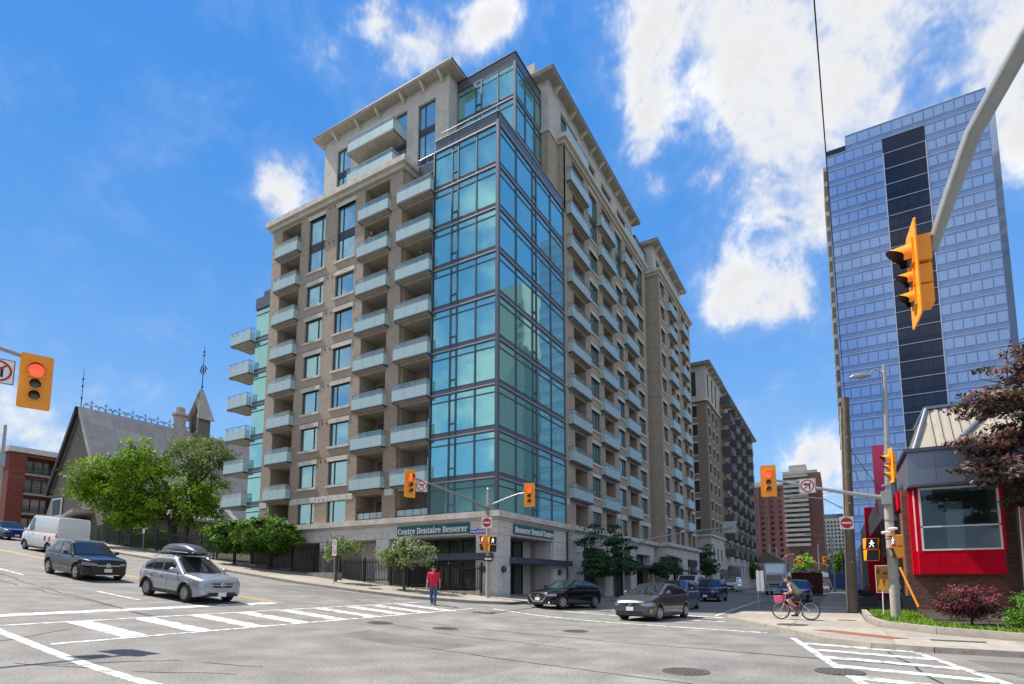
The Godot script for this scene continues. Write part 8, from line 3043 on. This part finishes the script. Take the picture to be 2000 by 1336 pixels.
# ---------------------------------------------------------------- people
# distance field of tapered capsules joined smoothly, meshed as surface nets
func net(bones: Array, cell: float, blend := 0.03) -> Geo:
	var lo := Vector3.ONE * 1e9
	var hi := -lo
	for b in bones:
		for p in [[b[0], b[2]], [b[1], b[3]]]:
			lo = lo.min(p[0] - Vector3.ONE * p[1]); hi = hi.max(p[0] + Vector3.ONE * p[1])
	lo -= Vector3.ONE * cell * 3.0
	hi += Vector3.ONE * cell * 3.0
	var nx := int((hi.x - lo.x) / cell) + 2
	var ny := int((hi.y - lo.y) / cell) + 2
	var nz := int((hi.z - lo.z) / cell) + 2
	var f := PackedFloat32Array()
	f.resize(nx * ny * nz)
	f.fill(1.0)
	var inv := 1.0 / blend
	# sum of exponentials gives the smooth minimum; only cells near a bone are visited
	var acc := PackedFloat32Array()
	acc.resize(nx * ny * nz)
	for b in bones:
		var a: Vector3 = b[0]
		var c: Vector3 = b[1]
		var r0: float = b[2]
		var r1: float = b[3]
		var ab := c - a
		var l2 := maxf(ab.length_squared(), 1e-8)
		var sq: Vector3 = b[4] if b.size() > 4 else Vector3.ONE
		var m := maxf(r0, r1) * 1.3 + blend * 3.0 + cell * 2.0
		var p0 := (a.min(c) - Vector3.ONE * m - lo) / cell
		var p1 := (a.max(c) + Vector3.ONE * m - lo) / cell
		for i in range(maxi(0, int(p0.x)), mini(nx, int(p1.x) + 2)):
			for j in range(maxi(0, int(p0.y)), mini(ny, int(p1.y) + 2)):
				for k in range(maxi(0, int(p0.z)), mini(nz, int(p1.z) + 2)):
					var p := lo + Vector3(i, j, k) * cell
					var t := clampf((p - a).dot(ab) / l2, 0.0, 1.0)
					var d := ((p - a - ab * t) / sq).length() - lerpf(r0, r1, t)
					acc[(i * ny + j) * nz + k] += exp(-d * inv)
	for i in acc.size():
		f[i] = -log(maxf(acc[i], 1e-12)) * blend
	var g := Geo.new()
	var vert := {}
	var at := func(i: int, j: int, k: int) -> float: return f[(i * ny + j) * nz + k]
	for i in nx - 1:
		for j in ny - 1:
			for k in nz - 1:
				var base := (i * ny + j) * nz + k
				var s := 0
				var sum := Vector3.ZERO
				var e0 := f[base]
				var inside := e0 < 0.0
				var mixed := false
				for q in [1, nz, nz + 1, ny * nz, ny * nz + 1, ny * nz + nz, ny * nz + nz + 1]:
					if (f[base + q] < 0.0) != inside:
						mixed = true
						break
				if not mixed:
					continue
				for e in [[0, 0, 0, 1, 0, 0], [0, 1, 0, 1, 1, 0], [0, 0, 1, 1, 0, 1], [0, 1, 1, 1, 1, 1], [0, 0, 0, 0, 1, 0], [1, 0, 0, 1, 1, 0], [0, 0, 1, 0, 1, 1], [1, 0, 1, 1, 1, 1], [0, 0, 0, 0, 0, 1], [1, 0, 0, 1, 0, 1], [0, 1, 0, 0, 1, 1], [1, 1, 0, 1, 1, 1]]:
					var va: float = at.call(i + e[0], j + e[1], k + e[2])
					var vb: float = at.call(i + e[3], j + e[4], k + e[5])
					if (va < 0.0) != (vb < 0.0):
						var t := va / (va - vb)
						sum += Vector3(e[0], e[1], e[2]).lerp(Vector3(e[3], e[4], e[5]), t)
						s += 1
				var p := lo + (Vector3(i, j, k) + sum / maxi(s, 1)) * cell
				vert[base] = p
	var grad := func(p: Vector3) -> Vector3:
		var q := (p - lo) / cell
		var i := clampi(int(q.x), 1, nx - 3)
		var j := clampi(int(q.y), 1, ny - 3)
		var k := clampi(int(q.z), 1, nz - 3)
		return Vector3(at.call(i + 2, j, k) - at.call(i - 1, j, k), at.call(i, j + 2, k) - at.call(i, j - 1, k), at.call(i, j, k + 2) - at.call(i, j, k - 1)).normalized()
	var norms := {}
	for key in vert:
		norms[key] = grad.call(vert[key])
	var sx := ny * nz
	var quads := [[sx, nz, 1], [nz, 1, sx], [1, sx, nz]]
	for key in vert:
		for q in quads:
			var o: int = key
			if o + q[0] < f.size() and (f[o] < 0.0) != (f[o + q[0]] < 0.0):
				var ids := [o, o - q[1], o - q[1] - q[2], o - q[2]]
				var ok := true
				for id in ids:
					if not vert.has(id):
						ok = false
				if ok:
					for t in ([0, 2, 1, 0, 3, 2] if f[o] < 0.0 else [0, 1, 2, 0, 2, 3]):
						g.v.append(vert[ids[t]]); g.n.append(norms[ids[t]])
	return g

func hand(wrist: Vector3, dir: Vector3, side: Vector3, curl: float) -> Array:   # palm and five fingers
	var out := [[wrist, wrist + dir * 0.085, 0.024, 0.034, Vector3.ONE]]
	var palm := dir.cross(side).normalized()
	var lens := [0.062, 0.074, 0.068, 0.055]
	for i in 4:
		var base := wrist + dir * 0.088 + side * (0.03 - 0.02 * i)
		var d1 := (dir * cos(curl) + palm * sin(curl)).normalized()
		var d2 := (dir * cos(curl * 2.4) + palm * sin(curl * 2.4)).normalized()
		var k: Vector3 = base + d1 * lens[i] * 0.55
		out.append([base, k, 0.0095, 0.009, Vector3.ONE])
		out.append([k, k + d2 * lens[i] * 0.6, 0.009, 0.0075, Vector3.ONE])
	var tb := wrist + dir * 0.03 + side * 0.03
	out.append([tb, tb + (side + dir).normalized() * 0.045, 0.012, 0.0105, Vector3.ONE])
	out.append([tb + (side + dir).normalized() * 0.045, tb + (side * 0.4 + dir).normalized() * 0.085, 0.0105, 0.008, Vector3.ONE])
	return out

func head_parts(p: Node3D, c: Vector3, face: Vector3, hair: Material, cap: bool) -> Geo:
	var right := face.cross(Vector3.UP).normalized()
	var up := Vector3.UP
	var bones := [[c + up * 0.03 - face * 0.015, c + up * 0.035, 0.088, 0.085], [c - up * 0.05 + face * 0.02, c - up * 0.085 + face * 0.035, 0.058, 0.042],
		[c + face * 0.092 + up * 0.005, c + face * 0.105 - up * 0.022, 0.010, 0.015], [c + face * 0.075 - up * 0.058, c + face * 0.078 - up * 0.062, 0.022, 0.02],
		[c + right * 0.082, c + right * 0.086 - up * 0.03, 0.014, 0.012], [c - right * 0.082, c - right * 0.086 - up * 0.03, 0.014, 0.012]]
	var g := net(bones, 0.009, 0.012)
	var eyes := Geo.new()
	for s in [-1.0, 1.0]:
		eyes.lathe(c + right * 0.032 * s + face * 0.079 + up * 0.012, face, [[-0.01, 0.012], [0.006, 0.009], [0.009, 0.001]], 8)
	eyes.tbox(Transform3D(Basis(right, up, -face), c + face * 0.094 - up * 0.052), V(0.045, 0.006, 0.006))
	part(p, "eyes_and_mouth", eyes, M["hair_dark"])
	var hg := net([[c + up * 0.05 - face * 0.02, c + up * 0.055 + face * 0.0, 0.095, 0.088], [c + up * 0.0 - face * 0.055, c - up * 0.03 - face * 0.05, 0.07, 0.05]], 0.01, 0.012)
	part(p, "hair", hg, hair)
	if cap:
		var cg := Geo.new()
		cg.tbox(Transform3D(Basis(right, up, -face), c + face * 0.13 + up * 0.075), V(0.15, 0.012, 0.10))
		part(p, "cap_peak", cg, hair)
	return g

func make_people() -> void:
	# walker in a red shirt on the crossing, seen from the front, mid-stride
	var foot := on(0.95, 7.0, 0.01)
	var p := thing("person", "person in a red shirt and blue jeans walking over the crossing", "person", foot)
	var face := Vector3(0.55, 0, 0.83).normalized()
	var rt := face.cross(Vector3.UP).normalized()     # right-hand side of the walker
	var up := Vector3.UP
	var F := func(f: float, u: float, r: float) -> Vector3: return face * f + up * u + rt * r
	var hipL: Vector3 = F.call(0.0, 0.93, -0.10); var hipR: Vector3 = F.call(0.0, 0.93, 0.10)
	var kneeL: Vector3 = F.call(0.14, 0.51, -0.10); var kneeR: Vector3 = F.call(-0.02, 0.50, 0.10)
	var ankL: Vector3 = F.call(0.24, 0.09, -0.09); var ankR: Vector3 = F.call(-0.24, 0.13, 0.09)
	var shL: Vector3 = F.call(0.0, 1.42, -0.19); var shR: Vector3 = F.call(0.0, 1.42, 0.19)
	var elL: Vector3 = F.call(-0.08, 1.13, -0.27); var elR: Vector3 = F.call(0.04, 1.13, 0.27)
	var wrL: Vector3 = F.call(-0.02, 0.89, -0.29); var wrR: Vector3 = F.call(0.16, 0.91, 0.28)
	var skin := net([[F.call(0, 1.0, 0), F.call(0, 1.36, 0), 0.12, 0.13], [F.call(0, 1.36, 0), F.call(0.01, 1.55, 0), 0.07, 0.055], [shL, elL, 0.05, 0.04], [elL, wrL, 0.04, 0.027], [shR, elR, 0.05, 0.04], [elR, wrR, 0.04, 0.027], [hipL, kneeL, 0.075, 0.055], [kneeL, ankL, 0.05, 0.04], [hipR, kneeR, 0.075, 0.055], [kneeR, ankR, 0.05, 0.04]], 0.017, 0.02)
	skin.add(head_parts(p, F.call(0.03, 1.655, 0), face, M["hair_dark"], true))
	skin.add(net(hand(wrL, (wrL - elL).normalized(), face, 0.35), 0.006, 0.005))
	skin.add(net(hand(wrR, (wrR - elR).normalized(), face, 0.35), 0.006, 0.005))
	part(p, "body", skin, M["skin"])
	var q := 0.5
	part(p, "shirt", net([[F.call(0, 0.94, -0.05), F.call(0, 1.34, -0.06), 0.155, 0.145], [F.call(0, 0.94, 0.05), F.call(0, 1.34, 0.06), 0.155, 0.145], [shL, shR, 0.085, 0.085], [F.call(0.04, 1.02, 0), F.call(0.03, 1.2, 0), 0.15, 0.13], [shL, shL.lerp(elL, 0.72), 0.078, 0.072], [shR, shR.lerp(elR, 0.72), 0.078, 0.072], [F.call(0, 1.4, 0), F.call(0, 1.47, 0), 0.09, 0.07]], 0.016, 0.02), M["red_shirt"])
	part(p, "jeans", net([[hipL, kneeL, 0.105, 0.078], [kneeL, ankL, 0.076, 0.066], [hipR, kneeR, 0.105, 0.078], [kneeR, ankR, 0.076, 0.066], [F.call(0, 0.98, -0.06), F.call(0, 0.98, 0.06), 0.125, 0.125]], 0.016, 0.02), M["jeans"])
	for s in [[ankL, 0.05], [ankR, -0.35]]:
		var a: Vector3 = s[0]
		var toe: Vector3 = (face + up * (s[1] - 0.1)).normalized()
		var heel := a - up * 0.045 - face * 0.03
		part(p, "shoe", net([[heel, heel + toe * 0.20 - up * 0.004, 0.042, 0.036], [a, heel + toe * 0.06, 0.05, 0.045]], 0.012, 0.012), M["shoe_dark"])
	# ---- bicycle with a pink basket and its rider, heading left
	var bp := on(15.88, 3.35, 0.135)
	var bk := thing("bicycle", "white and pink bicycle with a pink front basket", "bicycle", bp)
	var fw := Vector3(-1, 0, -0.25).normalized()
	bk.basis = Basis(fw, Vector3.UP, fw.cross(Vector3.UP))
	var R := 0.345
	for x in [0.54, -0.54]:
		var wn := group_part(bk, "wheel", V(x, R, 0))
		var ty := Geo.new()
		ty.torus(Vector3.ZERO, V(0, 0, 1), R - 0.022, 0.022, 40, 8)
		part(wn, "tyre", ty, M["tyre"])
		var rm := Geo.new()
		rm.torus(Vector3.ZERO, V(0, 0, 1), R - 0.052, 0.012, 40, 6)
		part(wn, "rim", rm, M["rim_silver"])
		var sp := Geo.new()
		for k in 24:
			var a := TAU * k / 24
			sp.cyl(V(cos(a + 0.5) * 0.02, sin(a + 0.5) * 0.02, 0.03 * (1 if k % 2 == 0 else -1)), V(cos(a) * (R - 0.055), sin(a) * (R - 0.055), 0), 0.0025, -1, 4)
		sp.cyl(V(0, 0, -0.05), V(0, 0, 0.05), 0.02, -1, 8)
		part(wn, "spokes", sp, M["rim_silver"])
	var bb := V(-0.06, 0.29, 0)
	var seat := V(-0.22, 0.80, 0)
	var head := V(0.37, 0.76, 0)
	var headl := V(0.41, 0.62, 0)
	var fr := Geo.new()
	for s in [[bb, seat, 0.018], [bb, headl, 0.022], [seat - V(-0.03, 0.12, 0), head, 0.018], [headl, head + V(-0.02, 0.08, 0), 0.022]]:
		fr.cyl(s[0], s[1], s[2], -1, 10)
	part(bk, "frame", fr, M["pink"])
	var st := Geo.new()
	for z in [-0.05, 0.05]:
		st.cyl(bb + V(0, 0, z * 0.5), V(-0.54, R, z), 0.011, -1, 8)
		st.cyl(seat - V(-0.03, 0.14, 0), V(-0.54, R, z), 0.010, -1, 8)
		st.tube([headl + V(0, 0, z * 0.4), V(0.46, 0.5, z), V(0.54, R, z)], [0.014, 0.012, 0.010], 8)
	part(bk, "stays_and_fork", st, M["bike_white"])
	var hb := Geo.new()
	hb.cyl(head, head + V(-0.04, 0.20, 0), 0.014, -1, 8)
	for z in [-1.0, 1.0]:
		hb.tube([head + V(-0.04, 0.20, 0), head + V(-0.02, 0.23, z * 0.18), head + V(-0.14, 0.24, z * 0.29)], [0.012], 8)
	part(bk, "handlebar", hb, M["chrome"])
	var sd := Geo.new()
	sd.tube([seat + V(-0.14, 0.06, 0), seat + V(-0.08, 0.075, 0), seat + V(0.05, 0.06, 0), seat + V(0.13, 0.05, 0)], [0.05, 0.085, 0.05, 0.025], 10)
	part(bk, "saddle", sd, M["shoe_dark"])
	var ck := Geo.new()
	ck.lathe(bb + V(0, 0, 0.06), V(0, 0, 1), [[0.0, 0.09], [0.008, 0.09], [0.008, 0.01]], 20)
	ck.cyl(bb + V(0, 0, 0.08), bb + V(0.09, -0.13, 0.09), 0.010, -1, 6)
	ck.cyl(bb - V(0, 0, 0.08), bb + V(-0.09, 0.13, -0.09), 0.010, -1, 6)
	ck.cbox(bb + V(0.09, -0.135, 0.14), V(0.09, 0.02, 0.08))
	ck.cbox(bb + V(-0.09, 0.135, -0.14), V(0.09, 0.02, 0.08))
	part(bk, "crankset", ck, M["iron"])
	var bs := Geo.new()
	var b0 := V(0.60, 0.78, 0)
	for y in [-0.12, -0.04, 0.04, 0.12]:
		var k: float = 0.15 + (y + 0.12) * 0.12
		for e in [[-1, -1, 1, -1], [1, -1, 1, 1], [1, 1, -1, 1], [-1, 1, -1, -1]]:
			bs.cyl(b0 + V(e[0] * k * 0.75, y, e[1] * k), b0 + V(e[2] * k * 0.75, y, e[3] * k), 0.012, -1, 5)
	for i in 7:
		var t := lerpf(-1.0, 1.0, i / 6.0)
		for e in [[t, -1.0], [t, 1.0], [-1.0, t], [1.0, t]]:
			bs.cyl(b0 + V(e[0] * 0.15 * 0.75, -0.12, e[1] * 0.15), b0 + V(e[0] * 0.18 * 0.75, 0.12, e[1] * 0.18), 0.010, -1, 5)
	bs.cbox(b0 + V(0, -0.12, 0), V(0.22, 0.012, 0.29))
	part(bk, "basket", bs, M["pink"])
	# the rider, built in the bicycle's frame and turned with it
	var rd := thing("person", "person in a sleeveless top and dark shorts riding the bicycle", "person", bp)
	rd.basis = bk.basis
	var hp := V(-0.20, 0.92, 0)
	var ch := V(0.10, 1.28, 0)
	var sL := V(0.14, 1.33, -0.17); var sR := V(0.14, 1.33, 0.17)
	var eL := V(0.28, 1.10, -0.25); var eR := V(0.28, 1.10, 0.25)
	var hL := V(0.24, 1.005, -0.27); var hR := V(0.24, 1.005, 0.27)
	var wL := V(0.25, 1.045, -0.27); var wR := V(0.25, 1.045, 0.27)
	wL = eL.lerp(hL, 0.0) + (V(0.22, 1.0, -0.28) - eL).normalized() * 0.0 + V(0.0, 0.0, 0.0)
	eL = V(0.02, 1.10, -0.28); eR = V(0.02, 1.10, 0.28)
	wL = V(0.20, 1.02, -0.28); wR = V(0.20, 1.02, 0.28)
	var kL := V(0.20, 0.72, -0.11); var kR := V(0.22, 0.58, 0.12)
	var aL := V(-0.12, 0.50, -0.13); var aR := V(0.02, 0.22, 0.14)
	var sk := net([[hp, ch, 0.12, 0.12], [ch, V(0.19, 1.47, 0), 0.07, 0.055], [sL, eL, 0.046, 0.038], [eL, wL, 0.038, 0.026], [sR, eR, 0.046, 0.038], [eR, wR, 0.038, 0.026], [sL, sR, 0.06, 0.06], [hp + V(0, 0, -0.1), kL, 0.085, 0.055], [kL, aL, 0.052, 0.036], [hp + V(0, 0, 0.1), kR, 0.085, 0.055], [kR, aR, 0.052, 0.036]], 0.017, 0.02)
	sk.add(head_parts(rd, V(0.24, 1.56, 0), Vector3(1, -0.1, 0).normalized(), M["hair_dark"], false))
	sk.add(net(hand(wL, V(0.8, -0.1, 0.2).normalized(), V(0, 0.3, 1).normalized(), 0.75), 0.006, 0.005))
	sk.add(net(hand(wR, V(0.8, -0.1, -0.2).normalized(), V(0, 0.3, -1).normalized(), 0.75), 0.006, 0.005))
	part(rd, "body", sk, M["skin"])
	part(rd, "top", net([[hp + V(0.02, 0.06, -0.05), ch + V(0, 0.02, -0.05), 0.135, 0.135], [hp + V(0.02, 0.06, 0.05), ch + V(0, 0.02, 0.05), 0.135, 0.135], [sL * V(1, 1, 0.7), sR * V(1, 1, 0.7), 0.075, 0.075]], 0.016, 0.02), mat("top_grey", lin(0.10, 0.12, 0.09), 0.9))
	part(rd, "shorts", net([[hp + V(0, 0, -0.09), hp.lerp(kL, 0.62) + V(0, 0, -0.03), 0.115, 0.085], [hp + V(0, 0, 0.09), hp.lerp(kR, 0.62) + V(0, 0, 0.03), 0.115, 0.085], [hp + V(0, 0.03, -0.06), hp + V(0, 0.03, 0.06), 0.135, 0.135]], 0.016, 0.02), M["shorts_dark"])
	for a in [aL, aR]:
		part(rd, "shoe", net([[a + V(-0.05, -0.06, 0), a + V(0.15, -0.075, 0), 0.040, 0.034], [a, a + V(0, -0.04, 0), 0.046, 0.045]], 0.012, 0.012), M["shoe_dark"])

# ---------------------------------------------------------------- small things
func make_details() -> void:
	# poster frame and small boards by the shop
	grain(mat("poster_yellow", lin(0.62, 0.34, 0.03), 0.6), "rust", 1.4)
	var po := thing("poster_board", "orange and yellow poster on a board by the shop's street side", "poster", on(19.15, -2.0, 0.24))
	var fg := Geo.new()
	fg.cbox(V(0, 1.48, 0), V(0.62, 1.22, 0.04))
	part(po, "frame", fg, M["white_plastic"])
	var pg := Geo.new()
	pg.cbox(V(0, 1.48, 0.022), V(0.58, 1.16, 0.006))
	part(po, "print", pg, M["poster_yellow"])
	for q in [[-0.12, 1.25, 0.22, 0.5, "signal_yellow"], [0.1, 1.2, 0.25, 0.55, "paint_yellow"], [0.05, 1.75, 0.2, 0.12, "skip_red"], [-0.2, 1.85, 0.1, 0.2, "skip_red"]]:
		var dg := Geo.new()
		dg.prism(P2([[-q[2] * 0.6, -q[3] * 0.5], [q[2] * 0.6, -q[3] * 0.5], [q[2] * 0.15, q[3] * 0.5], [-q[2] * 0.1, q[3] * 0.45]]), [V(q[0], q[1], 0.025), Vector3(1, 0, 0), Vector3(0, 0, 1)], 0.0, 0.003 + 0.001 * q[0])
		part(po, "print_shape", dg, M[q[4]])
	var lg := Geo.new()
	lg.cyl(V(0.3, 0, -0.03), V(0.3, 2.1, -0.03), 0.04, -1, 8)
	part(po, "post", lg, M["galvanised"])
	var ab := thing("sandwich_board", "small black and white sandwich board behind the grass bed pole", "sign", on(20.1, -3.6, 0.13), 0.3)
	for s in [1.0, -1.0]:
		var bg := Geo.new()
		bg.tbox(Transform3D(Basis(V(1, 0, 0), -0.18 * s), V(0, 0.42, s * 0.12)), V(0.55, 0.85, 0.03))
		part(ab, "board", bg, M["sign_black"])
	# yellow guy-wire guard and stake
	var gg := thing("guy_wire_guard", "slanted yellow guy wire guard beside the brick wall", "guard", on(20.2, -0.7, 0.22))
	var yg := Geo.new()
	yg.cyl(V(0.0, 0.35, 0), V(-0.5, 2.0, -0.4), 0.045, -1, 10)
	part(gg, "guard", yg, M["signal_yellow"])
	var wg := Geo.new()
	wg.cyl(V(0.1, 0.0, 0.1), V(-2.0, 7.0, -1.9), 0.008, -1, 5)
	part(gg, "guy_wire", wg, M["wire"])
	var sk := thing("marker_stake", "thin white marker stake in the grass", "stake", on(18.85, 1.5, 0.22))
	var sg := Geo.new()
	sg.cyl(V(0, 0, 0), V(0.02, 1.05, 0), 0.018, -1, 8)
	part(sk, "stake", sg, M["white_plastic"])
	# planters along the shop
	for q in [[18.9, -12.0], [18.9, -14.0], [18.9, -20.0]]:
		var pt := thing("planter_box", "dark planter box with purple flowers along the shop pavement", "planter", on(q[0], q[1], 0.13), 0.0, "planter boxes along the shop")
		var bx := Geo.new()
		bx.hexa([V(-0.4, 0, -0.7), V(0.4, 0, -0.7), V(0.4, 0, 0.7), V(-0.4, 0, 0.7), V(-0.48, 0.55, -0.78), V(0.48, 0.55, -0.78), V(0.48, 0.55, 0.78), V(-0.48, 0.55, 0.78)])
		part(pt, "tub", bx, M["rail_charcoal"])
		part(pt, "flowers", leaf_mesh([[0.0, 0.7, 0.3, 0.38, 0.5], [0.0, 0.7, -0.35, 0.38, 0.5]], 500, 0.05, [Color(0.12, 0.05, 0.16), Color(0.05, 0.09, 0.03)], 0.2, 0.3, 0.0, 91), M["leaf"])
	# stepladder at the podium
	var ld := thing("stepladder", "yellow stepladder standing under the canopy of the side front", "ladder", on(1.3, -26.6, 0.14), PI * 0.5)
	var lm := mat("ladder_yellow", lin(0.60, 0.42, 0.06), 0.5)
	for s in [1.0, -1.0]:
		for e in [[-0.42, -0.05], [0.42, 0.05]]:
			var rg := Geo.new()
			rg.cyl(V(e[0], 0, s * 0.26), V(e[1], 2.0, s * 0.18), 0.03, -1, 6)
			part(ld, "rail", rg, lm)
	for k in 5:
		var t := (k + 1) / 6.0
		var rg := Geo.new()
		rg.cbox(V(lerpf(-0.42, -0.05, t), 2.0 * t, 0), V(0.08, 0.03, lerpf(0.52, 0.36, t)))
		part(ld, "step", rg, lm)
	# bench-like kerb block at the fence
	var cb := thing("concrete_block", "long low concrete block on the pavement at the fence foot", "block", on(-12.6, 1.7, 0.14))
	var cg := Geo.new()
	cg.box(V(-1.4, -0.3, -0.35), V(1.2, 0.35, 0.35))
	part(cb, "block", cg, M["concrete"])
	# small iron utility cover in the right pavement, drain at the kerb
	var uc := thing("utility_cover", "small square red-brown cover in the right pavement", "cover", on(17.6, 2.6, 0.137))
	var ug := Geo.new()
	ug.box(V(-0.3, 0, -0.22), V(0.3, 0.006, 0.22))
	part(uc, "plate", ug, M["tactile"])
	var dr := thing("drain_grate", "iron drain grate in the asphalt beside the kerb extension", "drain", on(12.6, 3.4, 0.004), 0.35)
	var dg2 := Geo.new()
	dg2.box(V(-0.35, 0, -0.25), V(0.35, 0.008, 0.25))
	part(dr, "frame", dg2, M["iron"])
	for k in 6:
		var bg := Geo.new()
		bg.cbox(V(-0.27 + k * 0.108, 0.012, 0), V(0.05, 0.01, 0.42))
		part(dr, "bar", bg, M["iron"])
	var gr := thing("tree_grate", "long pavement grate near the planted corner kerb", "grate", on(19.9, 9.75, 0.136), -0.05)
	var gg2 := Geo.new()
	gg2.box(V(-0.55, 0, -0.16), V(0.55, 0.006, 0.16))
	part(gr, "plate", gg2, M["iron"])
	# shop sign box on the second block
	var bs := thing("shop_name_box", "dark shop name box with pale letters on the second block's podium", "sign")
	var R2 := [V(1.5, 0, 0), Vector3(0, 0, -1), Vector3(1, 0, 0)]
	var bg2 := Geo.new()
	bg2.fbox(R2, 41.6, 45.8, 3.5, 4.25, 0.02, 0.2)
	part(bs, "panel", bg2, M["frame_dark"])
	# things on the balconies
	var pots := [[-20.6, 4, "first column of the street front, fourth row up"], [-11.0, 2, "column beside the stone pier, second row up"], [-7.4, 3, "column touching the glass corner, third row up"], [-6.2, 6, "column touching the glass corner, sixth row up"], [-20.2, 7, "first column of the street front, seventh row up"], [-10.2, 5, "column beside the stone pier, fifth row up"]]
	for q in pots:
		var pt := thing("potted_plant", "potted plant on the balcony in the " + q[2], "plant", V(q[0], fy(q[1]) + 0.11, 0.0), 0.0, "balcony plants")
		var pg2 := Geo.new()
		pg2.cyl(V(0, 0, 0), V(0, 0.42, 0), 0.15, 0.2, 12)
		part(pt, "pot", pg2, M["tactile"])
		part(pt, "leaves", leaf_mesh([[0.0, 0.95, 0.0, 0.34, 1.3], [0.1, 1.3, 0.0, 0.22, 1.2]], 420, 0.06, [Color(0.08, 0.17, 0.03), Color(0.12, 0.22, 0.04)], 0.2, 0.2, 0.0, q[1]), M["leaf"])
	for q in [[-20.9, 2], [-11.4, 6], [-7.6, 7], [-6.0, 4], [-10.6, 3]]:
		var cc := thing("balcony_chair", "dark folding chair behind a frosted balcony panel on the street front", "chair", V(q[0], fy(q[1]) + 0.11, -0.35), 0.4, "balcony chairs")
		for e in [["seat", V(0, 0.43, 0), V(0.45, 0.04, 0.42)], ["backrest", V(0, 0.72, -0.2), V(0.45, 0.5, 0.04)]]:
			var eg := Geo.new()
			eg.cbox(e[1], e[2])
			part(cc, e[0], eg, M["rail_dark"])
		for x in [-0.2, 0.2]:
			for z in [-0.18, 0.18]:
				var eg := Geo.new()
				eg.cyl(V(x, 0, z), V(x, 0.41, z), 0.018, -1, 6)
				part(cc, "leg", eg, M["rail_dark"])
	# someone leaning in a loggia
	var by := fy(7) + 0.11
	var pe := thing("person", "person in dark clothes leaning on a high balcony rail", "person", V(-10.9, by, 0.0))
	var bs2 := net([[V(0, 0.95, 0), V(0, 1.38, 0.08), 0.12, 0.12], [V(0, 1.38, 0.08), V(0, 1.56, 0.12), 0.06, 0.055], [V(-0.19, 1.40, 0.08), V(-0.24, 1.15, 0.14), 0.048, 0.04], [V(-0.24, 1.15, 0.14), V(-0.1, 1.15, 0.28), 0.04, 0.028], [V(0.19, 1.40, 0.08), V(0.24, 1.15, 0.14), 0.048, 0.04], [V(0.24, 1.15, 0.14), V(0.1, 1.15, 0.28), 0.04, 0.028], [V(-0.1, 0.93, 0), V(-0.1, 0.5, 0.03), 0.08, 0.055], [V(-0.1, 0.5, 0.03), V(-0.1, 0.05, 0), 0.05, 0.045], [V(0.1, 0.93, 0), V(0.1, 0.5, 0.03), 0.08, 0.055], [V(0.1, 0.5, 0.03), V(0.1, 0.05, 0), 0.05, 0.045]], 0.02, 0.02)
	bs2.add(head_parts(pe, V(0, 1.66, 0.15), Vector3(0, -0.1, 1).normalized(), M["hair_dark"], false))
	bs2.add(net(hand(V(-0.1, 1.15, 0.28), V(0.6, 0, 0.8).normalized(), V(0, 1, 0), 0.4), 0.006, 0.005))
	bs2.add(net(hand(V(0.1, 1.15, 0.28), V(-0.6, 0, 0.8).normalized(), V(0, 1, 0), 0.4), 0.006, 0.005))
	part(pe, "body", bs2, M["skin"])
	part(pe, "top", net([[V(0, 0.93, 0), V(0, 1.34, 0.07), 0.15, 0.15], [V(-0.17, 1.40, 0.08), V(0.17, 1.40, 0.08), 0.08, 0.08], [V(-0.19, 1.40, 0.08), V(-0.24, 1.17, 0.13), 0.065, 0.06], [V(0.19, 1.40, 0.08), V(0.24, 1.17, 0.13), 0.065, 0.06]], 0.02, 0.02), M["shorts_dark"])
	part(pe, "trousers", net([[V(-0.1, 0.95, 0), V(-0.1, 0.5, 0.03), 0.1, 0.075], [V(-0.1, 0.5, 0.03), V(-0.1, 0.05, 0), 0.07, 0.06], [V(0.1, 0.95, 0), V(0.1, 0.5, 0.03), 0.1, 0.075], [V(0.1, 0.5, 0.03), V(0.1, 0.05, 0), 0.07, 0.06]], 0.02, 0.02), M["jeans"])
